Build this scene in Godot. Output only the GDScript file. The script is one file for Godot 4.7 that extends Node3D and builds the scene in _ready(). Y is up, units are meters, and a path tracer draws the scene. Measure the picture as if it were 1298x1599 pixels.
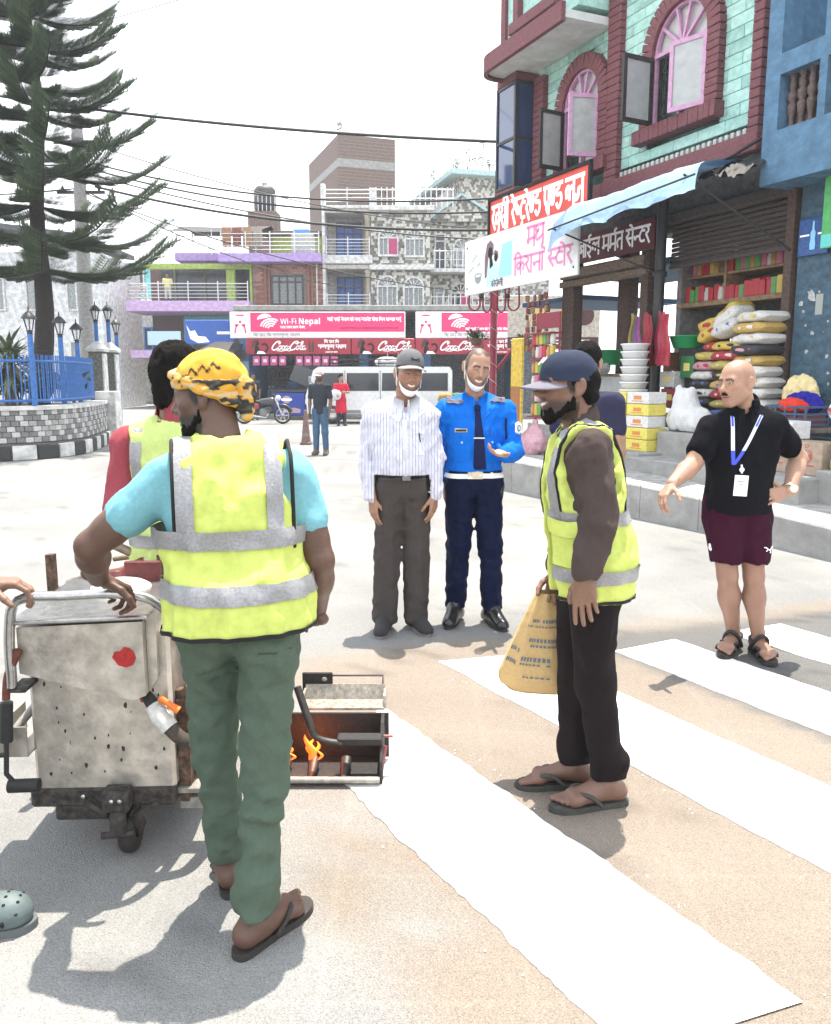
extends Node3D
func _ready() -> void:
	var cam:=Camera3D.new()
	cam.name="camera"
	cam.position=Vector3(0,1.58,0)
	cam.rotation_degrees=Vector3(-9.2,0,0)
	cam.fov=63.2
	cam.near=.05
	cam.far=900.
	add_child(cam)
	cam.current=true
	var we:=WorldEnvironment.new()
	we.name="environment"
	var e:=Environment.new()
	e.background_mode=Environment.BG_SKY
	var sk:=ProceduralSkyMaterial.new()
	sk.sky_top_color=Color(.85,.88,.92)
	sk.sky_horizon_color=Color(.97,.97,.97)
	sk.sky_curve=.25
	sk.ground_bottom_color=Color(.42,.41,.4)
	sk.ground_horizon_color=Color(.7,.7,.7)
	sk.sun_angle_max=.0
	sk.sky_energy_multiplier=1.
	var sky:=Sky.new()
	sky.sky_material=sk
	e.sky=sky
	e.background_energy_multiplier=1.3
	e.tonemap_mode=Environment.TONE_MAPPER_LINEAR
	e.tonemap_exposure=2.5
	e.sdfgi_enabled=true
	e.ssao_enabled=true
	e.ssil_enabled=true
	e.fog_enabled=true
	e.fog_density=.0013
	e.fog_light_color=Color(.92,.94,.97)
	we.environment=e
	add_child(we)
	var sun:=DirectionalLight3D.new()
	sun.name="sun"
	sun.light_energy=1.45
	sun.light_color=Color(1.,.965,.91)
	sun.light_angular_distance=.5
	sun.shadow_enabled=true
	add_child(sun)
	sun.look_at_from_position(Vector3.ZERO,Vector3(-.075,-1.,.24))
	fold_noise=FastNoiseLite.new()
	fold_noise.seed=11
	fold_noise.noise_type=FastNoiseLite.TYPE_SIMPLEX_SMOOTH
	fold_noise.frequency=1.
	fold_noise.fractal_octaves=2
	crumple=FastNoiseLite.new()
	crumple.seed=23
	crumple.noise_type=FastNoiseLite.TYPE_SIMPLEX
	crumple.frequency=1.
	crumple.fractal_octaves=3
	build_all()
# ---------------------------------------------------------------- naming
var taken:={}
var lock:=Mutex.new()
var batch:={}
func crew(makers: Array) -> void:
	var results:=[]
	var tasks:=[]
	for i in makers.size():
		results.append(null)
		var job:=func():
			var me:=WorkerThreadPool.get_caller_task_id()
			lock.lock()
			batch[me]=[]
			lock.unlock()
			makers[i].call()
			lock.lock()
			results[i]=batch[me]
			lock.unlock()
		tasks.append(WorkerThreadPool.add_task(job,true))
	for t in tasks: WorkerThreadPool.wait_for_task_completion(t)
	for r in results:
		for o in r:
			o.name=numbered(o.get_meta("kind_name"))
			o.remove_meta("kind_name")
			add_child(o)
func numbered(n: String) -> String:
	if not taken.has(n):
		taken[n]=0
		return n
	taken[n]+=1
	return "%s_%03d" % [n,taken[n]]
func tag(o: Node,label: String,category: String,group:="") -> Node:
	o.set_meta("label",label)
	o.set_meta("category",category)
	if group != "":
		o.set_meta("group",group)
	return o
func thing(n: String,label: String,category: String,at:=Vector3.ZERO,turn:=.0,group:="") -> Node3D:
	var o:=Node3D.new()
	var task:=WorkerThreadPool.get_caller_task_id()
	if task>=0:
		lock.lock()
		batch[task].append(o)
		o.set_meta("kind_name",n)
		lock.unlock()
	else:
		o.name=numbered(n)
		add_child(o)
	o.position=at
	o.rotation.y=turn
	tag(o,label,category,group)
	return o
func dup(src: Node3D,at: Vector3,turn: float,label: String) -> Node3D:
	var c: Node3D=src.duplicate()
	c.name=numbered(str(src.name).rstrip("_0123456789"))
	add_child(c)
	c.position=at
	c.rotation.y=turn
	c.set_meta("label",label)
	return c
func put(n: String,what,m: Material,parent: Node=null) -> MeshInstance3D:
	lock.lock()
	var o:=MeshInstance3D.new()
	o.mesh=what.done() if what is MB else what.call() if what is Callable else what
	o.material_override=m
	if parent==null or parent==self:
		o.name=numbered(n)
		add_child(o)
	else:
		o.name=n
		parent.add_child(o,true)
	lock.unlock()
	return o
func struct(n: String,what,m: Material) -> MeshInstance3D:
	var o:=put(n,what,m)
	o.set_meta("kind","structure")
	return o
# ---------------------------------------------------------------- mesh builder
class MB:
	var st:=SurfaceTool.new()
	var grp:=1
	func _init() -> void:
		st.begin(Mesh.PRIMITIVE_TRIANGLES)
		st.set_color(Color.WHITE)
		st.set_uv(Vector2.ZERO)
		st.set_smooth_group(-1)
	func col(c: Color) -> MB:
		st.set_color(c)
		return self
	func done() -> ArrayMesh:
		st.index()
		st.generate_normals()
		return st.commit()
	func v(p: Vector3,u: Vector2) -> void:
		st.set_uv(u)
		st.add_vertex(p)
	func tri(a: Vector3,b: Vector3,c: Vector3) -> void:
		st.add_vertex(a)
		st.add_vertex(c)
		st.add_vertex(b)
	func quad(a: Vector3,b: Vector3,c: Vector3,d: Vector3) -> MB:
		v(a,Vector2(0,1)); v(c,Vector2(1,0)); v(b,Vector2(1,1))
		v(a,Vector2(0,1)); v(d,Vector2(0,0)); v(c,Vector2(1,0))
		return self
	func box(c: Vector3,s: Vector3,bs:=Basis.IDENTITY) -> MB:
		st.set_smooth_group(-1)
		var h:=s*.5
		for i in 3:
			for sg in [-1.,1.]:
				var a:=Vector3.ZERO; var b:=Vector3.ZERO; var n:=Vector3.ZERO
				n[i]=h[i]*sg
				var j:=(i+1) % 3; var k:=(i+2) % 3
				if i==2:
					j=0; k=1
				elif i==0:
					j=2; k=1
				else:
					j=0; k=2
				a[j]=h[j]; b[k]=h[k]
				var p:=[n-a-b,n+a-b,n+a+b,n-a+b]
				if (a.cross(b)).dot(n)<.0:
					p=[p[1],p[0],p[3],p[2]]
				quad(c+bs*p[0],c+bs*p[1],c+bs*p[2],c+bs*p[3])
		return self
	func cbox(c: Vector3,s: Vector3,ch: float,bs:=Basis.IDENTITY) -> MB:
		st.set_smooth_group(-1)
		var h:=s*.5
		for i in 3:
			var j:=(i+1) % 3; var k:=(i+2) % 3
			for sg in [-1.,1.]:
				var n:=Vector3.ZERO; n[i]=h[i]*sg
				var a:=Vector3.ZERO; a[j]=h[j]-ch
				var b:=Vector3.ZERO; b[k]=h[k]-ch
				oq(c,bs,n-a-b,n+a-b,n+a+b,n-a+b)
			for s1 in [-1.,1.]:
				for s2 in [-1.,1.]:
					var e:=Vector3.ZERO; e[i]=h[i]-ch
					var p:=Vector3.ZERO; p[j]=h[j]*s1; p[k]=(h[k]-ch)*s2
					var q:=Vector3.ZERO; q[j]=(h[j]-ch)*s1; q[k]=h[k]*s2
					oq(c,bs,p-e,p+e,q+e,q-e)
		for x in [-1.,1.]:
			for y in [-1.,1.]:
				for z in [-1.,1.]:
					var sgn:=Vector3(x,y,z)
					var m:=(h-Vector3.ONE*ch)*sgn
					var p:=c+bs*(m+Vector3(ch*x,0,0)); var q:=c+bs*(m+Vector3(0,ch*y,0)); var r:=c+bs*(m+Vector3(0,0,ch*z))
					if x*y*z>0: tri(p,q,r)
					else: tri(p,r,q)
		return self
	func oq(c: Vector3,bs: Basis,p0: Vector3,p1: Vector3,p2: Vector3,p3: Vector3) -> void:
		var mid:=(p0+p1+p2+p3)
		if (p1-p0).cross(p2-p0).dot(mid)<.0:
			quad(c+bs*p1,c+bs*p0,c+bs*p3,c+bs*p2)
		else:
			quad(c+bs*p0,c+bs*p1,c+bs*p2,c+bs*p3)
	func grid(rows: Array,closed:=false,flip:=false) -> MB:
		grp+=1
		st.set_smooth_group(grp)
		var m: int=rows[0].size()
		for i in rows.size()-1:
			for j in (m if closed else m-1):
				var k:=(j+1) % m
				var u0:=float(j)/(m if closed else m-1); var u1:=float(j+1)/(m if closed else m-1)
				var v0:=float(i)/(rows.size()-1); var v1:=float(i+1)/(rows.size()-1)
				var a: Vector3=rows[i][j]; var b: Vector3=rows[i][k]; var c: Vector3=rows[i+1][k]; var d: Vector3=rows[i+1][j]
				if flip:
					v(a,Vector2(u0,v0)); v(b,Vector2(u1,v0)); v(c,Vector2(u1,v1))
					v(a,Vector2(u0,v0)); v(c,Vector2(u1,v1)); v(d,Vector2(u0,v1))
				else:
					v(a,Vector2(u0,v0)); v(c,Vector2(u1,v1)); v(b,Vector2(u1,v0))
					v(a,Vector2(u0,v0)); v(d,Vector2(u0,v1)); v(c,Vector2(u1,v1))
		st.set_smooth_group(-1)
		return self
	func tube(pts: Array,r,n:=8,caps:=true) -> MB:
		var rows:=[]
		var up:=Vector3.UP
		var t0: Vector3=(pts[1]-pts[0]).normalized()
		if absf(t0.y)>.9: up=Vector3.RIGHT
		var side:=t0.cross(up).normalized()
		for i in pts.size():
			var t: Vector3=(pts[mini(i+1,pts.size()-1)]-pts[maxi(i-1,0)]).normalized()
			side=(side-t*side.dot(t)).normalized()
			var bi:=t.cross(side)
			var rr: float=r[i] if r is Array else r
			var row:=[]
			for j in n:
				var a:=TAU*j/n
				row.append(pts[i]+(side*cos(a)+bi*sin(a))*rr)
			rows.append(row)
		grid(rows,true)
		if caps:
			for e in [0,rows.size()-1]:
				for j in range(1,n-1):
					if e==0: tri(rows[e][0],rows[e][j+1],rows[e][j])
					else: tri(rows[e][0],rows[e][j],rows[e][j+1])
		return self
	func bar(a: Vector3,b: Vector3,w: float,d: float,up:=Vector3.UP) -> MB:
		var t:=(b-a).normalized()
		if absf(t.dot(up))>.95: up=Vector3.FORWARD
		var x:=t.cross(up).normalized()
		box((a+b)*.5,Vector3(w,d,a.distance_to(b)),Basis(x,x.cross(t)*-1.,t) if false else Basis(x,t.cross(x)*-1.,t))
		return self
	func lathe(prof: Array,n:=16,xf:=Transform3D.IDENTITY,soft:=true) -> MB:
		if soft:
			var rows:=[]
			for q in prof:
				var row:=[]
				for j in n:
					var a:=TAU*j/n
					row.append(xf*Vector3(q.x*cos(a),q.y,q.x*sin(a)))
				rows.append(row)
			grid(rows,true,true)
		else:
			for i in prof.size()-1:
				lathe([prof[i],prof[i+1]],n,xf,true)
		return self
	func ball(c: Vector3,r: Vector3,n:=12,bs:=Basis.IDENTITY) -> MB:
		var rows:=[]
		for i in n/2+1:
			var p:=PI*i/(n/2)
			var row:=[]
			for j in n:
				var a:=TAU*j/n
				row.append(c+bs*(Vector3(sin(p)*cos(a),-cos(p),sin(p)*sin(a))*r))
			rows.append(row)
		return grid(rows,true,true)
	func prism(poly: PackedVector2Array,z0: float,z1: float,xf:=Transform3D.IDENTITY) -> MB:
		st.set_smooth_group(-1)
		if Geometry2D.is_polygon_clockwise(poly): poly.reverse()
		var ix:=Geometry2D.triangulate_polygon(poly)
		for i in range(0,ix.size(),3):
			var a:=poly[ix[i]]; var b:=poly[ix[i+1]]; var c:=poly[ix[i+2]]
			if (b-a).cross(c-a)<.0:
				var s:=b; b=c; c=s
			tri(xf*Vector3(a.x,a.y,z1),xf*Vector3(b.x,b.y,z1),xf*Vector3(c.x,c.y,z1))
			tri(xf*Vector3(a.x,a.y,z0),xf*Vector3(c.x,c.y,z0),xf*Vector3(b.x,b.y,z0))
		for i in poly.size():
			var a:=poly[i]; var b:=poly[(i+1) % poly.size()]
			quad(xf*Vector3(a.x,a.y,z0),xf*Vector3(b.x,b.y,z0),xf*Vector3(b.x,b.y,z1),xf*Vector3(a.x,a.y,z1))
		return self
	func stroke(pts: Array,w: float,depth: float,xf:=Transform3D.IDENTITY) -> MB:
		var l:=[]; var r:=[]
		for i in pts.size():
			var t: Vector2=(pts[mini(i+1,pts.size()-1)]-pts[maxi(i-1,0)]).normalized()
			var n:=Vector2(-t.y,t.x)*w*.5
			var e:=Vector2.ZERO
			if i==0: e=-t*w*.3
			elif i==pts.size()-1: e=t*w*.3
			l.append(pts[i]+n+e); r.append(pts[i]-n+e)
		st.set_smooth_group(-1)
		for i in pts.size()-1:
			var q:=func(p: Vector2,z: float) -> Vector3: return xf*Vector3(p.x,p.y,z)
			quad(q.call(r[i],depth),q.call(r[i+1],depth),q.call(l[i+1],depth),q.call(l[i],depth))
			quad(q.call(l[i],depth),q.call(l[i+1],depth),q.call(l[i+1],0),q.call(l[i],0))
			quad(q.call(r[i],0),q.call(r[i+1],0),q.call(r[i+1],depth),q.call(r[i],depth))
		return self
func curve(pts: Array,steps:=4) -> Array:
	var out:=[]
	for i in pts.size()-1:
		var a=pts[maxi(i-1,0)]; var b=pts[i]; var c=pts[i+1]; var d=pts[mini(i+2,pts.size()-1)]
		for s in steps:
			out.append(b.cubic_interpolate(c,a,d,float(s)/steps))
	out.append(pts[-1])
	return out
func arc(c: Vector2,rx: float,ry: float,a0: float,a1: float,n:=10) -> Array:
	var out:=[]
	for i in n+1:
		var a:=deg_to_rad(lerpf(a0,a1,float(i)/n))
		out.append(c+Vector2(cos(a)*rx,sin(a)*ry))
	return out
# ---------------------------------------------------------------- materials
var mats:={}
var texs:={}
func noise_tex(key: String,freq: float,oct: int,lo: float,hi: float,as_normal:=false,bump:=4.,kind:=0,mid:=.5) -> Texture2D:
	lock.lock()
	if texs.has(key):
		var have: Texture2D=texs[key]
		lock.unlock()
		return have
	var n:=FastNoiseLite.new()
	n.seed=key.hash() % 10000
	n.noise_type=FastNoiseLite.TYPE_SIMPLEX if kind==0 else FastNoiseLite.TYPE_CELLULAR
	n.frequency=freq
	n.fractal_octaves=oct
	n.fractal_gain=.6
	var t:=NoiseTexture2D.new()
	t.width=512; t.height=512
	t.seamless=true
	t.noise=n
	if as_normal:
		t.as_normal_map=true
		t.bump_strength=bump
	else:
		var g:=Gradient.new()
		g.set_color(0,Color(lo,lo,lo)); g.set_color(1,Color(hi,hi,hi))
		g.set_offset(0,mid-.48); g.set_offset(1,mid+.48)
		t.color_ramp=g
	texs[key]=t
	lock.unlock()
	return t
func lin(r: float,g: float,b: float) -> Color:
	return Color(r,g,b).linear_to_srgb()
func mat(n: String,c: Color,rough:=.8,metal:=.0) -> StandardMaterial3D:
	lock.lock()
	var m: StandardMaterial3D=mats.get(n)
	if m==null:
		m=StandardMaterial3D.new()
		m.resource_name=n
		m.albedo_color=Color(c.r,c.g,c.b).linear_to_srgb()
		m.roughness=rough
		m.metallic=metal
		mats[n]=m
	lock.unlock()
	return m
func known(n: String) -> StandardMaterial3D:
	lock.lock()
	var m: StandardMaterial3D=mats.get(n)
	lock.unlock()
	return m
func rough_mat(n: String,c: Color,rough: float,tile: float,lo:=.8,bump:=.35,metal:=.0,kind:="mottle") -> StandardMaterial3D:
	if known(n): return known(n)
	var m:=mat(n,c,rough,metal)
	m.uv1_triplanar=true
	m.uv1_world_triplanar=true
	m.uv1_scale=Vector3.ONE/tile
	m.albedo_texture=noise_tex("%s%.2f" % [kind,lo],.012 if kind=="mottle" else .05,5,lo,1.)
	if bump>.0:
		m.normal_enabled=true
		m.normal_texture=noise_tex("relief_"+kind,.02 if kind=="mottle" else .06,5,0,1,true,6.)
		m.normal_scale=bump
	return m
func cloth_mat(n: String,c: Color,rough:=.9,bump:=.35) -> StandardMaterial3D:
	if known(n): return known(n)
	var m:=rough_mat(n,c,rough,.45,.92,bump,.0,"cloth")
	m.normal_texture=noise_tex("cloth_folds",.008,3,0,1,true,10.)
	m.rim_enabled=true
	m.rim=.1
	m.rim_tint=.6
	m.metallic_specular=.2
	return m
func vcol(n: String,rough:=.8) -> StandardMaterial3D:
	if known(n): return known(n)
	var m:=mat(n,Color.WHITE,rough)
	m.vertex_color_use_as_albedo=true
	return m
func glass(n: String,c: Color,a:=.25,rough:=.05) -> StandardMaterial3D:
	if known(n): return known(n)
	var m:=mat(n,c,rough)
	m.albedo_color.a=a
	m.transparency=BaseMaterial3D.TRANSPARENCY_ALPHA
	return m
# ---------------------------------------------------------------- distance fields for bodies and cloth
class Field:
	var o: Vector3
	var h: float
	var nx: int
	var ny: int
	var nz: int
	var g:=PackedFloat32Array()
	func _init(lo: Vector3,hi: Vector3,cell: float) -> void:
		h=cell
		o=lo-Vector3.ONE*cell*2.
		var s:=(hi-lo)/cell
		nx=int(s.x)+5; ny=int(s.y)+5; nz=int(s.z)+5
		g.resize(nx*ny*nz)
		g.fill(.5)
	func cap(a: Vector3,b: Vector3,ra: float,rb: float,k:=.02,f:=Vector3.ZERO,s:=1.,sub:=false) -> Field:
		var m:=maxf(ra,rb)+k+h*2.5
		var lo:=(a.min(b)-Vector3.ONE*m-o)/h
		var hi:=(a.max(b)+Vector3.ONE*m-o)/h
		var x0:=maxi(0,int(lo.x)); var x1:=mini(nx-1,int(hi.x)+1)
		var y0:=maxi(0,int(lo.y)); var y1:=mini(ny-1,int(hi.y)+1)
		var z0:=maxi(0,int(lo.z)); var z1:=mini(nz-1,int(hi.z)+1)
		var ab:=b-a
		var il:=1./maxf(ab.length_squared(),1e-9)
		var dr:=rb-ra
		var s1:=s-1.
		var flat:=s != 1.
		var ik:=.25/maxf(k,1e-5)
		var p:=Vector3.ZERO
		for z in range(z0,z1+1):
			for y in range(y0,y1+1):
				var i:=(z*ny+y)*nx+x0
				p=o+Vector3(x0,y,z)*h-a
				for x in range(x0,x1+1):
					var t:=clampf(p.dot(ab)*il,.0,1.)
					var q:=p-ab*t
					if flat: q+=f*(q.dot(f)*s1)
					var d:=q.length()-ra-dr*t
					var w:=g[i]
					if sub:
						d=-d
						var e:=k-absf(w-d)
						if e>.0: g[i]=maxf(w,d)+e*e*ik
						elif d>w: g[i]=d
					else:
						var e:=k-absf(w-d)
						if e>.0: g[i]=minf(w,d)-e*e*ik
						elif d<w: g[i]=d
					i+=1
					p.x+=h
		return self
	func ell(c: Vector3,r: Vector3,k:=.02,bs:=Basis.IDENTITY,sub:=false) -> Field:
		var m:=maxf(r.x,maxf(r.y,r.z))+k+h*2.5
		var lo:=(c-Vector3.ONE*m-o)/h
		var hi:=(c+Vector3.ONE*m-o)/h
		var inv:=bs.inverse()
		var ir:=Vector3.ONE/r
		var ik:=.25/maxf(k,1e-5)
		for z in range(maxi(0,int(lo.z)),mini(nz-1,int(hi.z)+1)+1):
			for y in range(maxi(0,int(lo.y)),mini(ny-1,int(hi.y)+1)+1):
				var xa:=maxi(0,int(lo.x))
				var i:=(z*ny+y)*nx+xa
				for x in range(xa,mini(nx-1,int(hi.x)+1)+1):
					var q:=inv*(o+Vector3(x,y,z)*h-c)
					q*=ir
					var k0:=q.length()
					var d:=k0*(k0-1.)/maxf((q*ir).length(),1e-6)
					var w:=g[i]
					if sub: d=-d
					var e:=k-absf(w-d)
					if sub:
						if e>.0: g[i]=maxf(w,d)+e*e*ik
						elif d>w: g[i]=d
					else:
						if e>.0: g[i]=minf(w,d)-e*e*ik
						elif d<w: g[i]=d
					i+=1
		return self
	func cut(p0: Vector3,n: Vector3,k:=.004) -> Field:
		n=n.normalized()
		var ik:=.25/k
		var i:=0
		for z in nz:
			for y in ny:
				var d:=(o+Vector3(0,y,z)*h-p0).dot(n)
				var step:=n.x*h
				for x in nx:
					var w:=g[i]
					if d>w-k:
						var e:=k-absf(w-d)
						if e>.0: g[i]=maxf(w,d)+e*e*ik
						elif d>w: g[i]=d
					d+=step
					i+=1
		return self
	func hem(y: float,cx: float,hw: float) -> Field:
		for z in nz:
			for j in ny:
				var d:=y-(o.y+j*h)
				if d<-.02: continue
				for x in nx:
					if absf(o.x+x*h-cx)<hw:
						var i:=(z*ny+j)*nx+x
						if d>g[i]: g[i]=d
		return self
	func fold(n: FastNoiseLite,amp: float,bs:=Basis.IDENTITY,lim:=-1e9,ridged:=true) -> Field:
		var near:=absf(amp)*2.+h*2.
		var i:=0
		for z in nz:
			for y in ny:
				for x in nx:
					var w:=g[i]
					if w<near and w>-near:
						var p:=o+Vector3(x,y,z)*h
						if p.y>lim:
							var q:=bs*p
							var v:=n.get_noise_3d(q.x,q.y,q.z)
							g[i]=w+amp*((absf(v)*2.5-.4) if ridged else v*2.)
					i+=1
		return self
	func at(p: Vector3) -> float:
		var q:=(p-o)/h
		var x:=int(q.x); var y:=int(q.y); var z:=int(q.z)
		if x<0 or y<0 or z<0 or x>=nx-1 or y>=ny-1 or z>=nz-1: return .5
		var i:=(z*ny+y)*nx+x
		var fx:=q.x-x; var fy:=q.y-y; var fz:=q.z-z
		var j:=i+nx*ny
		return lerpf(lerpf(lerpf(g[i],g[i+1],fx),lerpf(g[i+nx],g[i+nx+1],fx),fy),lerpf(lerpf(g[j],g[j+1],fx),lerpf(g[j+nx],g[j+nx+1],fx),fy),fz)
	func cast(c: Vector3,d: Vector3,far:=.5) -> Vector3:
		d=d.normalized()
		var t:=far
		var last:=.5
		while t>.0:
			var w:=at(c+d*t)
			if w<.0:
				var e:=t+.006
				t=lerpf(t,e,-w/maxf(last-w,1e-6))
				return c+d*t
			last=w
			t-=.006
		return c
	func normal(p: Vector3) -> Vector3:
		var e:=h
		return Vector3(at(p+Vector3(e,0,0))-at(p-Vector3(e,0,0)),at(p+Vector3(0,e,0))-at(p-Vector3(0,e,0)),at(p+Vector3(0,0,e))-at(p-Vector3(0,0,e))).normalized()
	func mesh(out: Dictionary,paint=null,xf:=Transform3D.IDENTITY) -> void:
		var vs: PackedVector3Array=out.v
		var ix: PackedInt32Array=out.i
		var cs: PackedColorArray=out.c
		var id:={}
		var sy:=nx; var sz:=nx*ny
		var base:=vs.size()
		var lim:=h*4.
		var loc:=PackedVector3Array()
		var offs:=[0,1,sy,sy+1,sz,sz+1,sz+sy,sz+sy+1]
		var edges:=[[0,1],[2,3],[4,5],[6,7],[0,2],[1,3],[4,6],[5,7],[0,4],[1,5],[2,6],[3,7]]
		var cells:=PackedInt32Array()
		for z in nz-1:
			for y in ny-1:
				var i:=z*sz+y*sy
				for x in nx-1:
					var w:=g[i]
					if w<lim and w>-lim:
						var neg:=w<.0
						if (g[i+1]<.0) != neg or (g[i+sy]<.0) != neg or (g[i+sy+1]<.0) != neg or (g[i+sz]<.0) != neg or (g[i+sz+1]<.0) != neg or (g[i+sz+sy]<.0) != neg or (g[i+sz+sy+1]<.0) != neg:
							var c:=[w,g[i+1],g[i+sy],g[i+sy+1],g[i+sz],g[i+sz+1],g[i+sz+sy],g[i+sz+sy+1]]
							var sum:=Vector3.ZERO
							var n:=0
							for e in edges:
								var a: float=c[e[0]]; var b: float=c[e[1]]
								if (a<.0) != (b<.0):
									var t:=a/(a-b)
									var p0: int=e[0]; var p1: int=e[1]
									sum+=Vector3(lerpf(p0 & 1,p1 & 1,t),lerpf((p0 >> 1) & 1,(p1 >> 1) & 1,t),lerpf(p0 >> 2,p1 >> 2,t))
									n+=1
							var p:=o+(Vector3(x,y,z)+sum/n)*h
							id[i]=vs.size()
							cells.append(i)
							loc.append(p)
							vs.append(xf*p)
							cs.append(paint.call(p) if paint != null else Color.WHITE)
					i+=1
		for i in cells:
			var a0: bool=g[i]<.0
			for ax in 3:
				var st: int=[1,sy,sz][ax]
				if (g[i+st]<.0)==a0: continue
				var u: int=[sy,sz,1][ax]; var w: int=[sz,1,sy][ax]
				if not (id.has(i-u) and id.has(i-w) and id.has(i-u-w)): continue
				var q0: int=id[i]; var q1: int=id[i-u]; var q2: int=id[i-u-w]; var q3: int=id[i-w]
				if a0:
					ix.append_array([q0,q2,q1,q0,q3,q2])
				else:
					ix.append_array([q0,q1,q2,q0,q2,q3])
		out.v=vs
		out.i=ix
		out.c=cs
static func soup() -> Dictionary:
	return {"v": PackedVector3Array(),"i": PackedInt32Array(),"c": PackedColorArray()}
func finish(s: Dictionary) -> Callable:
	var v: PackedVector3Array=s.v
	var ix: PackedInt32Array=s.i
	var n:=PackedVector3Array()
	n.resize(v.size())
	for t in range(0,ix.size(),3):
		var a:=ix[t]; var b:=ix[t+1]; var c:=ix[t+2]
		var f:=(v[c]-v[a]).cross(v[b]-v[a])
		n[a]+=f; n[b]+=f; n[c]+=f
	for i in n.size(): n[i]=n[i].normalized()
	var arr:=[]
	arr.resize(Mesh.ARRAY_MAX)
	arr[Mesh.ARRAY_VERTEX]=v
	arr[Mesh.ARRAY_NORMAL]=n
	arr[Mesh.ARRAY_COLOR]=s.c
	arr[Mesh.ARRAY_INDEX]=ix
	return func() -> ArrayMesh:
		var m:=ArrayMesh.new()
		m.add_surface_from_arrays(Mesh.PRIMITIVE_TRIANGLES,arr)
		return m
func net(f: Field,paint=null) -> Callable:
	var s:=soup()
	f.mesh(s,paint)
	return finish(s)
func drape(f: Field,rays: Array,spread: Vector3,lift:=.004,across:=4,far:=.5) -> MB:
	var top:=[]
	for r in rays:
		var row:=[]
		for j in across+1:
			var c: Vector3=r[0]+spread*(float(j)/across-.5)
			var p:=f.cast(c,r[1],far)
			row.append(p+r[1].normalized()*lift)
		top.append(row)
	var m:=MB.new()
	m.grid(top)
	return m
# ---------------------------------------------------------------- people
var fold_noise: FastNoiseLite
var crumple: FastNoiseLite
func body_up(b: Vector3,a: Vector3) -> Vector3:
	return (b-a).normalized()
func add_torso(f: Field,J: Dictionary,q: float,sleeves:=.0,belly:=.0) -> void:
	var R: Vector3=(J.sl-J.sr).normalized()
	var F: Vector3=J.f
	var w: float=J.w
	var pel: Vector3=J.pel; var ch: Vector3=J.chest; var nk: Vector3=J.neck
	var up:=(ch-pel).normalized()
	var U:=ch.lerp(nk,.5)
	var W:=pel.lerp(ch,.5)
	f.cap(pel-R*.065*w,pel+R*.065*w,.105*w+q,.105*w+q,.03,F,1.1)
	f.cap(W-R*.055*w,W+R*.055*w,.1*w+q,.1*w+q,.09,F,1.12)
	f.cap(ch-R*.075*w,ch+R*.075*w,.11*w+q,.11*w+q,.09,F,1.12)
	f.cap(pel,ch,.105*w+q,.11*w+q,.06,F,1.1)
	f.cap(U-R*.085*w,U+R*.085*w,.078*w+q,.078*w+q,.07,F,1.05)
	f.cap(U.lerp(nk,.35),J.sl+up*.004,.062*w+q,.052*w+q,.05)
	f.cap(U.lerp(nk,.35),J.sr+up*.004,.062*w+q,.052*w+q,.05)
	if belly>.0:
		f.ell(pel.lerp(ch,.42)+F*.055,Vector3(.13,.15,.09)*w+Vector3.ONE*(belly+q),.06,Basis(R,Vector3.UP,F))
	if sleeves>.0:
		for s in ["l","r"]:
			var S: Vector3=J["s"+s]; var E: Vector3=J["e"+s]; var Wr: Vector3=J["w"+s]
			var t:=minf(sleeves,1.)
			f.cap(S,S.lerp(E,t),.056*w+q,lerpf(.056,.047,t)*w+q,.035)
			if sleeves>1.:
				t=sleeves-1.
				f.cap(E,E.lerp(Wr,t),.046*w+q,lerpf(.046,.035,t)*w+q,.03)
func add_arm(f: Field,J: Dictionary,s: String,q:=.0) -> void:
	var S: Vector3=J["s"+s]; var E: Vector3=J["e"+s]; var Wr: Vector3=J["w"+s]
	var w: float=J.w
	f.cap(S,E,.05*w+q,.041*w+q,.03)
	f.cap(S.lerp(E,.25),S.lerp(E,.75),.051*w+q,.047*w+q,.02)
	f.cap(E,E.lerp(Wr,.35),.041*w+q,.045*w+q,.02)
	f.cap(E.lerp(Wr,.3),Wr,.044*w+q,.029*w+q,.02)
func add_leg(f: Field,J: Dictionary,s: String,q:=.0,thigh:=1.) -> void:
	var Hp: Vector3=J["h"+s]; var K: Vector3=J["k"+s]; var A: Vector3=J["a"+s]
	f.cap(Hp,K,.088*thigh+q,.056+q,.03)
	f.cap(K,K.lerp(A,.35),.054+q,.056+q,.02)
	f.cap(K.lerp(A,.3),A,.056+q,.036+q,.02)
func add_trousers(f: Field,J: Dictionary,q: float,qa: float,bottom:=1.) -> void:
	var R: Vector3=(J.sl-J.sr).normalized()
	var F: Vector3=J.f
	var w: float=J.w
	var pel: Vector3=J.pel
	f.cap(pel-R*.065*w,pel+R*.065*w,.105*w+q,.105*w+q,.03,F,1.08)
	f.cap(pel+Vector3(0,.1,0)-R*.06*w,pel+Vector3(0,.1,0)+R*.06*w,.1*w+q*.6,.1*w+q*.6,.05,F,1.12)
	for s in ["l","r"]:
		var Hp: Vector3=J["h"+s]; var K: Vector3=J["k"+s]; var A: Vector3=J["a"+s]
		f.ell(Hp-F*.034+Vector3(0,-.01,0),Vector3.ONE*(.085*w+q),.05)
		f.cap(Hp,K,.09*w+q,.058+lerpf(q,qa,.5),.035)
		if bottom>.0:
			f.cap(K,K.lerp(A,bottom),.058+lerpf(q,qa,.5),.042+qa,.03)
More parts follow.
